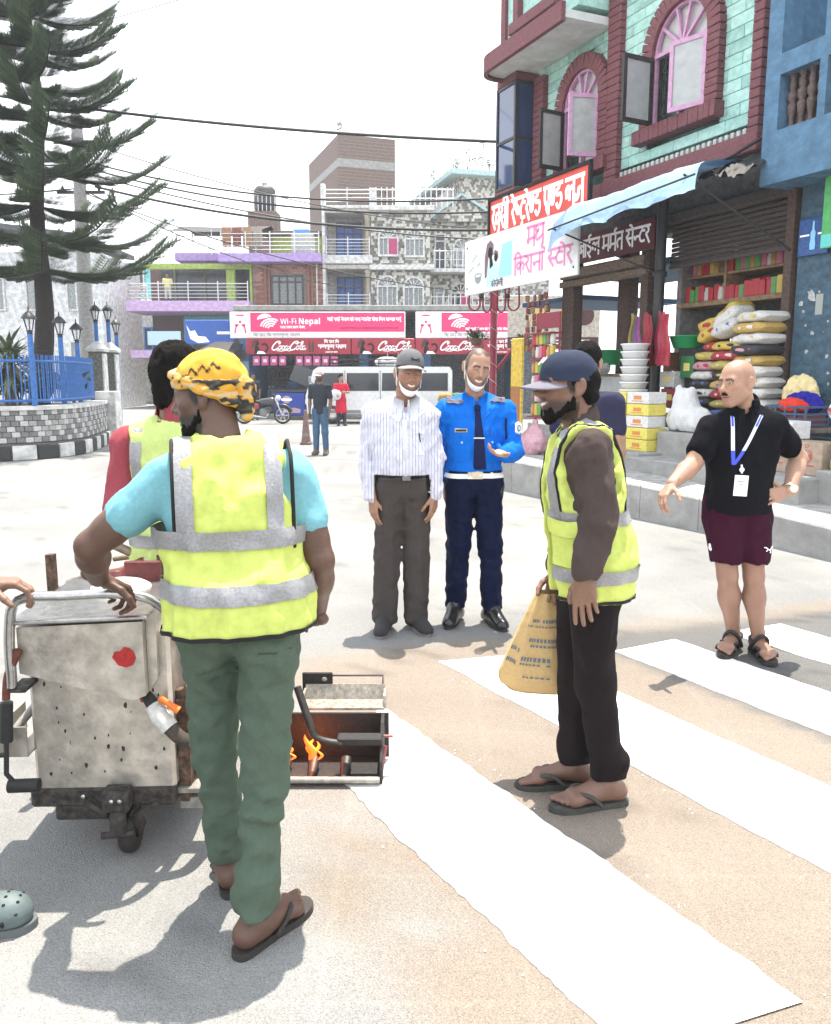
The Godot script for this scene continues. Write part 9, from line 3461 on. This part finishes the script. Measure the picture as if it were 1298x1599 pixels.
	for i in 9:
		o=thing("ware_bundle","%s bundle in the heap of wares before the far right shop" % ["blue chequered","pale","brown","red","white","amber","green","grey","pink"][i],"bundle",Vector3(1.+(i % 5)*.32,.5+.35*(i/5),-27.5-.1*i),.0,"wares before the far shop")
		put("bundle",cushion(.26,.22,.22,i % 4,.7),rough_mat("ware_%d" % i,[Color(.2,.28,.42),Color(.6,.55,.5),Color(.24,.14,.1),Color(.4,.06,.06),Color(.6,.6,.6),Color(.5,.3,.08),Color(.1,.2,.14),Color(.3,.3,.32),Color(.5,.25,.3)][i],.8,.3,.5,.4),o)
	o=thing("ware_table","low dark table under the heap of wares before the far right shop","table",Vector3(1.65,0,-27.8))
	m=MB.new()
	m.cbox(Vector3(0,.3,0),Vector3(2.,.06,.9),.01)
	for x in [-.9,.9]: m.box(Vector3(x,.135,.3),Vector3(.06,.27,.06))
	put("table",m,known("brown_post"),o)
	for i in 6:
		o=thing("dried_gourd","pale round gourd, %s in the bunch hanging over the microbus" % ["first","second","third","fourth","fifth","last"][i],"gourd",Vector3(-1.05+i*.2,2.2-.12*(i % 2),-31.8),.0,"gourds hanging over the microbus")
		m=MB.new()
		m.lathe([Vector2(0,-.14),Vector2(.1,-.1),Vector2(.13,.0),Vector2(.08,.1),Vector2(.03,.16),Vector2(.01,.3),Vector2(0,.3)],12)
		put("gourd",m,rough_mat("gourd_skin",Color(.35,.32,.2),.7,.2,.7,.2),o)
# ---------------------------------------------------------------- the line-painting machine
func build_machine() -> void:
	var steel:=rough_mat("stained_steel",Color(.60,.55,.485),.4,.9,.72,.12,.55)
	steel.roughness_texture=noise_tex("steel_wear",.015,5,.7,1.)
	var dark:=rough_mat("caked_iron",Color(.10,.085,.075),.8,.3,.35,.6,.2)
	var bright:=rough_mat("bright_tube",Color(.5,.49,.48),.25,.4,.8,.1,.85)
	var v:=thing("line_marking_machine","dented stainless steel road marking machine on castors with a push bar","machine",Vector3(-1.03,0,-2.6),.04)
	var m:=MB.new()
	m.cbox(Vector3(.0,.5,-.3),Vector3(.46,.56,.62),.012)
	var tank:=put("tank",m,steel,v)
	m=MB.new()
	m.cbox(Vector3(-.01,.2,-.3),Vector3(.475,.065,.64),.008)
	put("base_frame",m,dark,v)
	m=MB.new()
	m.cbox(Vector3(-.05,.145,-.02),Vector3(.24,.05,.08),.006)
	put("base_plate",m,dark,v)
	m=MB.new()
	var rng:=RandomNumberGenerator.new()
	rng.seed=19
	for i in 26:
		var c:=Vector2(rng.randf_range(-.2,.2),rng.randf_range(.26,.6))
		var r:=rng.randf_range(.0015,.006)
		var poly:=PackedVector2Array()
		for k in 7: poly.append(c+Vector2(cos(TAU*k/7.)*r,sin(TAU*k/7.)*r*rng.randf_range(.8,2.6)))
		m.prism(poly,.009,.0115)
	var sp:=put("tar_spot",m,mat("tar",Color(.02,.018,.016),.5),tank)
	sp.set_meta("kind","stuff")
	m=MB.new()
	var prof:=PackedVector2Array([Vector2(-.225,.805),Vector2(.165,.82),Vector2(.165,.575),Vector2(.125,.56),Vector2(-.225,.655)])
	m.prism(prof,-.42,.075)
	m.prism(PackedVector2Array([Vector2(.166,.82),Vector2(.2,.86),Vector2(.195,.62),Vector2(.166,.575)]),-.42,.04)
	var hop:=put("hopper",m,steel,v)
	m=MB.new()
	m.cbox(Vector3(-.025,.835,-.17),Vector3(.43,.014,.56),.004,Basis(Vector3(0,0,1),.035))
	put("lid",m,bright,hop)
	m=MB.new()
	m.ball(Vector3(.0,.84,-.26),Vector3(.11,.04,.1),16)
	put("lid_dome",m,rough_mat("white_enamel",Color(.62,.6,.58),.4,.5,.7,.1),hop)
	m=MB.new()
	m.cbox(Vector3(.05,.87,-.36),Vector3(.13,.1,.02),.004)
	put("red_plate",m,rough_mat("dull_red_metal",Color(.16,.02,.02),.5,.3,.6,.2),hop)
	m=MB.new()
	var blob:=PackedVector2Array()
	for q in [Vector2(-.038,.0),Vector2(-.03,.018),Vector2(-.012,.02),Vector2(.0,.033),Vector2(.016,.03),Vector2(.03,.018),Vector2(.036,-.004),Vector2(.026,-.026),Vector2(.004,-.034),Vector2(-.02,-.026)]: blob.append(q+Vector2(.105,.705))
	m.prism(blob,.074,.0785)
	put("red_paint_mark",m,rough_mat("red_paint",Color(.5,.008,.01),.35,.2,.7,.1),hop)
	m=MB.new()
	m.prism(PackedVector2Array([Vector2(.125,.548),Vector2(.145,.55),Vector2(.15,.53),Vector2(.13,.528)]),.009,.014)
	put("red_paint_mark",m,rough_mat("red_paint",Color(.5,.008,.01),.35,.2,.7,.1),hop)
	m=MB.new()
	m.tube([Vector3(.14,.56,.0),Vector3(.175,.52,.03)],.02,10)
	put("outlet_hose",m,rough_mat("black_hose",Color(.02,.02,.02),.6,.3,.7,.2),v)
	m=MB.new()
	m.tube([Vector3(.172,.523,.028),Vector3(.2,.49,.045),Vector3(.225,.465,.055)],[.026,.032,.026],12)
	m.tube([Vector3(.19,.5,.04),Vector3(.21,.53,.045)],.016,8)
	m.tube([Vector3(.218,.472,.053),Vector3(.232,.457,.058)],.03,8)
	put("valve",m,rough_mat("white_valve",Color(.68,.67,.64),.45,.2,.8,.1),v)
	m=MB.new()
	m.tube([Vector3(.2,.555,.045),Vector3(.225,.54,.05),Vector3(.262,.515,.055)],[.012,.01,.014],8)
	put("valve_lever",m,mat("orange_plastic",Color(.75,.16,.01),.4),v)
	m=MB.new()
	m.tube(curve([Vector3(.228,.46,.056),Vector3(.27,.42,.06),Vector3(.32,.395,.03),Vector3(.36,.38,-.1)],4),.024,10)
	put("hose",m,rough_mat("tarred_hose",Color(.09,.065,.045),.7,.2,.5,.4),v)
	m=MB.new()
	m.tube(curve([Vector3(-.24,.62,.1),Vector3(-.235,.8,.1),Vector3(-.2,.9,.1),Vector3(-.05,.912,.1),Vector3(.1,.918,.1),Vector3(.2,.895,.09),Vector3(.255,.82,.03),Vector3(.28,.72,-.08),Vector3(.29,.64,-.2)],5),.0165,10)
	put("push_bar",m,bright,v)
	m=MB.new()
	m.box(Vector3(-.222,.61,.06),Vector3(.05,.012,.1))
	put("bar_bracket",m,dark,v)
	m=MB.new()
	m.tube(curve([Vector3(-.21,.74,.1),Vector3(-.25,.66,.1),Vector3(-.262,.58,.1)],4),.013,8)
	put("red_hose",m,rough_mat("red_hose",Color(.17,.045,.025),.6,.2,.7,.2),v)
	m=MB.new()
	m.tube([Vector3(-.262,.57,.1),Vector3(-.272,.44,.1)],.02,10)
	m.tube([Vector3(-.272,.44,.1),Vector3(-.28,.33,.1),Vector3(-.25,.29,.1)],.008,6)
	m.tube([Vector3(-.275,.288,.1),Vector3(-.18,.29,.1)],.022,10)
	m.tube([Vector3(-.33,.39,.1),Vector3(-.275,.395,.1)],.008,6)
	put("burner_lance",m,rough_mat("black_hose",Color.BLACK,.6,.3),v)
	m=MB.new()
	m.box(Vector3(-.275,.42,.06),Vector3(.1,.1,.01))
	m.box(Vector3(-.275,.372,-.05),Vector3(.1,.008,.22))
	m.box(Vector3(-.322,.42,-.05),Vector3(.008,.1,.22))
	put("side_tray",m,steel,v)
	m=MB.new()
	m.tube([Vector3(-.3,.42,.02),Vector3(-.24,.5,-.1)],.014,8)
	put("tray_rod",m,rough_mat("grey_tube",Color(.3,.28,.25),.5,.3,.7,.2),v)
	var c:=Node3D.new()
	c.name="castor"
	v.add_child(c)
	m=MB.new()
	m.cbox(Vector3(.05,.215,.055),Vector3(.085,.075,.06),.006)
	m.tube([Vector3(.055,.18,.07),Vector3(.055,.11,.085)],.026,10)
	m.tube([Vector3(.0,.1,.085),Vector3(.1,.1,.07)],.012,8)
	for s in [-1.,1.]: m.bar(Vector3(.06+s*.036,.17,.04),Vector3(.07+s*.036,.075,.0),.01,.05)
	m.bar(Vector3(.02,.16,.06),Vector3(-.06,.19,.02),.02,.02)
	m.bar(Vector3(.1,.15,.05),Vector3(.17,.18,.02),.02,.02)
	put("fork",m,dark,c)
	m=MB.new()
	m.lathe([Vector2(.03,-.024),Vector2(.07,-.024),Vector2(.078,-.012),Vector2(.078,.012),Vector2(.07,.024),Vector2(.03,.024)],22,Transform3D(Basis(Vector3(0,0,1),PI/2),Vector3(.07,.0785,.0)))
	put("tyre",m,rubber(),c)
	m=MB.new()
	for k in [[.04,.19,.087],[.066,.19,.087],[-.07,.18,.03]]: m.ball(Vector3(k[0],k[1]+.03,k[2]),Vector3(.009,.009,.006),8)
	put("bolt",m,bright,c)
	for x in [-.2,.2]:
		m=MB.new()
		m.lathe([Vector2(.02,-.03),Vector2(.1,-.03),Vector2(.11,-.015),Vector2(.11,.015),Vector2(.1,.03),Vector2(.02,.03)],22,Transform3D(Basis(Vector3(0,0,1),PI/2),Vector3(x,.111,-.5)))
		put("rear_wheel",m,rubber(),v)
	m=MB.new()
	for y in [.18,.34,.5]: m.bar(Vector3(.25,y,-.02),Vector3(.25,y,-.75),.03,.04)
	for z in [-.05,-.3,-.6]: m.bar(Vector3(.25,.14,z),Vector3(.25,.55,z),.04,.035)
	put("chassis",m,rough_mat("rusted_frame",Color(.2,.12,.08),.8,.3,.45,.5,.2),v)
	m=MB.new()
	m.cbox(Vector3(.29,.2,-.05),Vector3(.13,.02,.07),.003)
	m.cbox(Vector3(.29,.15,-.05),Vector3(.12,.04,.05),.003)
	put("foot_plate",m,rough_mat("grey_tube",Color.BLACK,.5,.3),v)
	m=MB.new()
	for k in 4: m.tube(curve([Vector3(.22+k*.015,.74-k*.04,-.1),Vector3(.26+k*.012,.66-k*.05,-.16),Vector3(.28,.5-k*.06,-.2-k*.05),Vector3(.3,.36-k*.05,-.4)],4),.01,6)
	put("pipe",m,rough_mat("copper_pipe",Color(.22,.1,.05),.5,.2,.6,.2,.3),v)
	m=MB.new()
	m.tube([Vector3(-.1,.84,-.5),Vector3(-.02,.87,-.62),Vector3(.0,.9,-.75)],.012,6)
	put("red_hose",m,known("red_hose"),v)
	var t:=thing("gas_trolley","second trolley with a hooped tube rail and a red gas bottle behind the steel tank","machine",Vector3(-1.18,0,-3.35))
	m=MB.new()
	m.cbox(Vector3(.02,.5,.0),Vector3(.5,.5,.5),.015)
	put("body",m,rough_mat("caked_brown_steel",Color(.24,.16,.12),.7,.3,.4,.5,.3),t)
	m=MB.new()
	m.lathe([Vector2(.0,.45),Vector2(.13,.45),Vector2(.14,.5),Vector2(.14,.72),Vector2(.1,.78),Vector2(.03,.8),Vector2(.03,.86),Vector2(0,.86)],20,Transform3D(Basis.IDENTITY,Vector3(.05,.0,.28)))
	put("gas_bottle",m,rough_mat("dull_red_metal",Color.BLACK,.5,.3),t)
	m=MB.new()
	var hoop:=[]
	for i in 25:
		var a:=TAU*i/24.
		hoop.append(Vector3(-.02+cos(a)*.2,.79+.02*cos(a),.12+sin(a)*.16))
	m.tube(hoop,.017,8)
	put("hoop_rail",m,rough_mat("grey_tube",Color.BLACK,.5,.3),t)
	m=MB.new()
	m.tube([Vector3(-.12,.93,.0),Vector3(.05,.87,.05),Vector3(.12,.84,.05)],.02,8)
	m.tube([Vector3(-.1,.82,-.1),Vector3(.2,.86,-.1)],.012,8)
	put("cross_tube",m,rough_mat("tan_tube",Color(.3,.23,.15),.5,.3,.7,.2),t)
	m=MB.new()
	for z in [-.15,.0,.12]: m.cbox(Vector3(.2,.86,z),Vector3(.2,.03,.05),.004)
	m.tube([Vector3(.1,.93,-.12),Vector3(.3,.93,-.12)],.009,6)
	m.tube([Vector3(.1,.93,-.12),Vector3(.1,.84,-.12)],.009,6)
	put("top_plate",m,rough_mat("white_enamel",Color.BLACK,.4,.5),t)
	for x in [-.2,.22]:
		m=MB.new()
		m.bar(Vector3(x,.5,.27),Vector3(x,.92,.27),.03,.03)
		put("upright",m,rough_mat("rusted_frame",Color.BLACK,.8,.3),t)
		m=MB.new()
		m.lathe([Vector2(.02,-.03),Vector2(.12,-.03),Vector2(.13,.0),Vector2(.12,.03),Vector2(.02,.03)],20,Transform3D(Basis(Vector3(0,0,1),PI/2),Vector3(x,.13,.0)))
		put("wheel",m,rubber(),t)
	var a:=thing("paint_applicator","blackened applicator box with open burners at the head of the wet stripe","machine",Vector3(-.32,0,-3.25))
	a.scale=Vector3(1,.8,1)
	var soot:=rough_mat("sooty_iron",Color(.018,.016,.015),.7,.2,.5,.5)
	m=MB.new()
	m.box(Vector3(.0,.14,-.02),Vector3(.42,.24,.012))
	for x in [-.21,.18]: m.prism(PackedVector2Array([Vector2(0,.01),Vector2(-.22,.02),Vector2(-.22,.12),Vector2(-.1,.26),Vector2(.0,.26)]),0,.012,Transform3D(Basis(Vector3(0,0,-1),Vector3.UP,Vector3(1,0,0)),Vector3(x,0,-.02)))
	m.box(Vector3(-.015,.012,.09),Vector3(.41,.012,.22))
	put("shoe_box",m,soot,a)
	m=MB.new()
	m.cbox(Vector3(.1,.2,.13),Vector3(.18,.04,.06),.006)
	put("top_bar",m,soot,a)
	m=MB.new()
	m.tube([Vector3(-.26,.035,.21),Vector3(.18,.035,.21)],.016,10)
	put("front_roller",m,rough_mat("grey_tube",Color.BLACK,.5,.3),a)
	m=MB.new()
	m.box(Vector3(.02,.275,-.08),Vector3(.34,.012,.1))
	m.box(Vector3(.02,.31,-.14),Vector3(.34,.09,.01),Basis(Vector3.RIGHT,-.3))
	for x in [-.15,.19]: m.box(Vector3(x,.3,-.1),Vector3(.01,.07,.1))
	put("paint_tray",m,rough_mat("tray_steel",Color(.5,.45,.38),.45,.25,.6,.3,.4),a)
	m=MB.new()
	m.cbox(Vector3(-.1,.35,-.16),Vector3(.13,.13,.012),.004)
	var pl:=put("hinge_plate",m,soot,a)
	m=MB.new()
	for q in [[-.07,.38],[-.13,.31],[-.07,.31]]: m.ball(Vector3(q[0],q[1],-.152),Vector3(.013,.013,.006),8)
	put("bolt",m,rough_mat("grey_tube",Color.BLACK,.5,.3),pl)
	m=MB.new()
	m.tube([Vector3(-.04,.39,-.18),Vector3(.18,.39,-.18),Vector3(.18,.3,-.16)],.007,6)
	put("tray_rail",m,mat("dark_rod",Color(.1,.07,.07),.5),a)
	m=MB.new()
	m.tube(curve([Vector3(-.15,.46,.1),Vector3(-.1,.3,.14),Vector3(-.07,.22,.15),Vector3(.03,.19,.15)],4),.016,8)
	put("steering_rod",m,rough_mat("iron_rod",Color(.06,.055,.05),.5,.3,.7,.2,.5),a)
	m=MB.new()
	m.tube([Vector3(.18,.2,.1),Vector3(.23,.2,.1)],.008,6)
	m.tube([Vector3(.185,.05,.15),Vector3(.2,.16,.12)],.01,6)
	put("side_pin",m,mat("red_pin",Color(.2,.05,.05),.5),a)
	for x in [-.2,-.09,.04]:
		m=MB.new()
		m.tube([Vector3(x,.035,.2),Vector3(x,.04,.14),Vector3(x,.07,.08)],[.014,.02,.024],8)
		put("burner",m,rough_mat("iron_rod",Color.BLACK,.5,.3),a)
	var fm:=mat("flame",Color(1.,.35,.05),.9)
	fm.emission_enabled=true
	fm.emission=Color(1.,.3,.06)
	fm.emission_energy_multiplier=.7
	for q in [[-.2,.08],[-.09,.11]]:
		var fl:=thing("flame","orange flame licking from the %s burner of the applicator" % ["left" if q[0]<-.15 else "middle"],"flame",Vector3(-.32+q[0],.055,-3.16))
		m=MB.new()
		for k in 4:
			var rows:=[]
			for i in 9:
				var s:=i/8.
				var w: float=.017*sin(PI*pow(s,.7)*.95+.1)*(1.-.2*k)
				var cx:=(k-1.5)*.012+.016*sin(s*5.+k*2.)
				var row:=[]
				for j in 8:
					var an:=TAU*j/8.
					row.append(Vector3(cx+cos(an)*w,s*(q[1] as float)*(1.-.16*k),sin(an)*w*.7+.01*cos(k*2.)))
				rows.append(row)
			m.grid(rows,true,true)
		put("tongue",m,fm,fl)
		var om:=OmniLight3D.new()
		om.name="flame_light"
		om.light_color=Color(1.,.5,.2)
		om.light_energy=.012
		om.light_size=.03
		om.omni_range=30.
		om.omni_attenuation=2.
		om.shadow_enabled=true
		om.position=Vector3(.0,.06,.0)
		fl.add_child(om)
# ---------------------------------------------------------------- people farther off
func figure_far_man() -> void:
	far_person("slim young man in pale cap, dark shirt and blue jeans standing in the open square",Vector3(-1.95,0,-17.15),-.15,{"height": 1.68,"skin": Color(.17,.09,.06),"shirt": cloth_mat("dark_check_shirt",Color(.035,.04,.05)),"trousers": cloth_mat("blue_denim",Color(.06,.12,.2)),"cap": cloth_mat("pale_cap",Color(.5,.42,.4)),"shoes": mat("brown_shoe",Color(.12,.075,.05),.6),"look": Vector3(-.35,-.05,1),"stubble": .6,"w": .85,"cell": .017})
func figure_woman() -> void:
	far_person("woman in a long red tunic carrying a white sack by the microbus",Vector3(-2.45,0,-27.6),.25,{"height": 1.6,"skin": Color(.35,.2,.14),"shirt": cloth_mat("red_tunic",Color(.55,.02,.05)),"trousers": cloth_mat("dark_trousers",Color(.04,.045,.05)),"long": true,"bun": true,"look": Vector3(.4,-.05,1),"w": .85,"cell": .022,"J": {"el": Vector3(.25,1.08,.05),"wl": Vector3(.1,1.1,.25),"er": Vector3(-.25,1.06,.05),"wr": Vector3(-.2,1.,.27)}})
func figure_shopper() -> void:
	far_person("dark haired man in a navy t-shirt, half hidden behind the man with the sack",Vector3(1.03,0,-5.05),-.75,{"height": 1.73,"skin": Color(.34,.2,.13),"shirt": cloth_mat("navy_tee",Color(.03,.03,.06)),"trousers": cloth_mat("dark_trousers",Color(.04,.045,.05)),"sleeve": .55,"look": Vector3(.25,-.3,1),"cell": .013})
func figure_seated() -> void:
	var at:=facade()*Vector3(-5.75,.62,-1.3)
	far_person("person seated with their back turned in the left shop, seen dark against the street",at,2.6,{"height": 1.66,"sit": .42,"skin": Color(.2,.11,.08),"shirt": cloth_mat("navy_tee",Color.BLACK),"trousers": cloth_mat("dark_trousers",Color.BLACK),"cell": .026,"J": {"hl": Vector3(.1,.5,.02),"hr": Vector3(-.1,.5,.02),"kl": Vector3(.13,.5,.42),"kr": Vector3(-.13,.5,.42),"al": Vector3(.13,.09,.42),"ar": Vector3(-.13,.09,.42)}})
func figure_counter_a() -> void:
	far_person("man in dark clothes standing at the left end of the first shop",Vector3(-6.,.0,-31.2),.1,{"skin": Color(.2,.11,.07),"shirt": cloth_mat("black_jacket",Color(.03,.03,.035)),"trousers": cloth_mat("dark_trousers",Color.BLACK),"cell": .03})
func figure_counter_b() -> void:
	far_person("shopkeeper in a pale shirt leaning behind the counter of the first shop",Vector3(-4.25,.0,-35.4),-.5,{"skin": Color(.24,.14,.09),"shirt": cloth_mat("pale_olive_shirt",Color(.3,.28,.15)),"trousers": cloth_mat("dark_trousers",Color.BLACK),"cell": .03})
func figure_counter_c() -> void:
	far_person("man in a blue shirt inside the first shop, left of the shopkeeper",Vector3(-5.1,.0,-35.2),.4,{"skin": Color(.2,.11,.07),"shirt": cloth_mat("slate_blue_shirt",Color(.08,.14,.24)),"trousers": cloth_mat("dark_trousers",Color.BLACK),"cell": .03})
func figure_balcony() -> void:
	far_person("person in pale yellow standing at the lilac balcony railing",Vector3(-12.6,5.4,-43.6),.2,{"height": 1.3,"skin": Color(.24,.14,.09),"shirt": cloth_mat("pale_yellow_shirt",Color(.6,.55,.25)),"trousers": cloth_mat("pale_trousers",Color(.5,.48,.38)),"cell": .03})
func build_extras() -> void:
	var o:=fthing("office_chair","dark high-backed chair under the seated person in the left shop","chair",Vector3(-5.75,.62,-1.1),"",2.6)
	var m:=MB.new()
	m.cbox(Vector3(0,.38,.1),Vector3(.48,.08,.46),.03)
	put("seat",m,mat("chair_black",Color(.012,.013,.025),.6),o)
	m=MB.new()
	m.cbox(Vector3(0,.78,-.2),Vector3(.5,.66,.07),.03,Basis(Vector3.RIGHT,-.1))
	put("backrest",m,mat("chair_black",Color.BLACK),o)
	m=MB.new()
	for q in [[-.2,.3],[.2,.3],[-.2,-.1],[.2,-.1]]: m.tube([Vector3(q[0],0,q[1]),Vector3(q[0],.36,q[1])],.02,6)
	put("frame",m,known("black_iron"),o)
	o=thing("white_sack","white sack held against the hip of the woman in red","sack",Vector3(-2.72,.98,-27.35))
	put("sack",cushion(.32,.17,.14,2,.7),cloth_mat("white_sackcloth",Color.BLACK),o)
	o.rotation.z=.25
func build_all() -> void:
	build_ground()
	build_pavement()
	build_mint_building()
	build_blue_building()
	build_row()
	build_shopfronts()
	build_left()
	build_signs()
	build_vehicles()
	build_goods()
	build_machine()
	crew([figure_roller_worker,figure_bag_worker,figure_bald_man,figure_cap_man,figure_officer,figure_red_shirt_worker,figure_edge_worker,figure_shopper,figure_far_man,figure_woman,figure_seated,figure_counter_a,figure_counter_b,figure_counter_c,figure_balcony])
	build_extras()
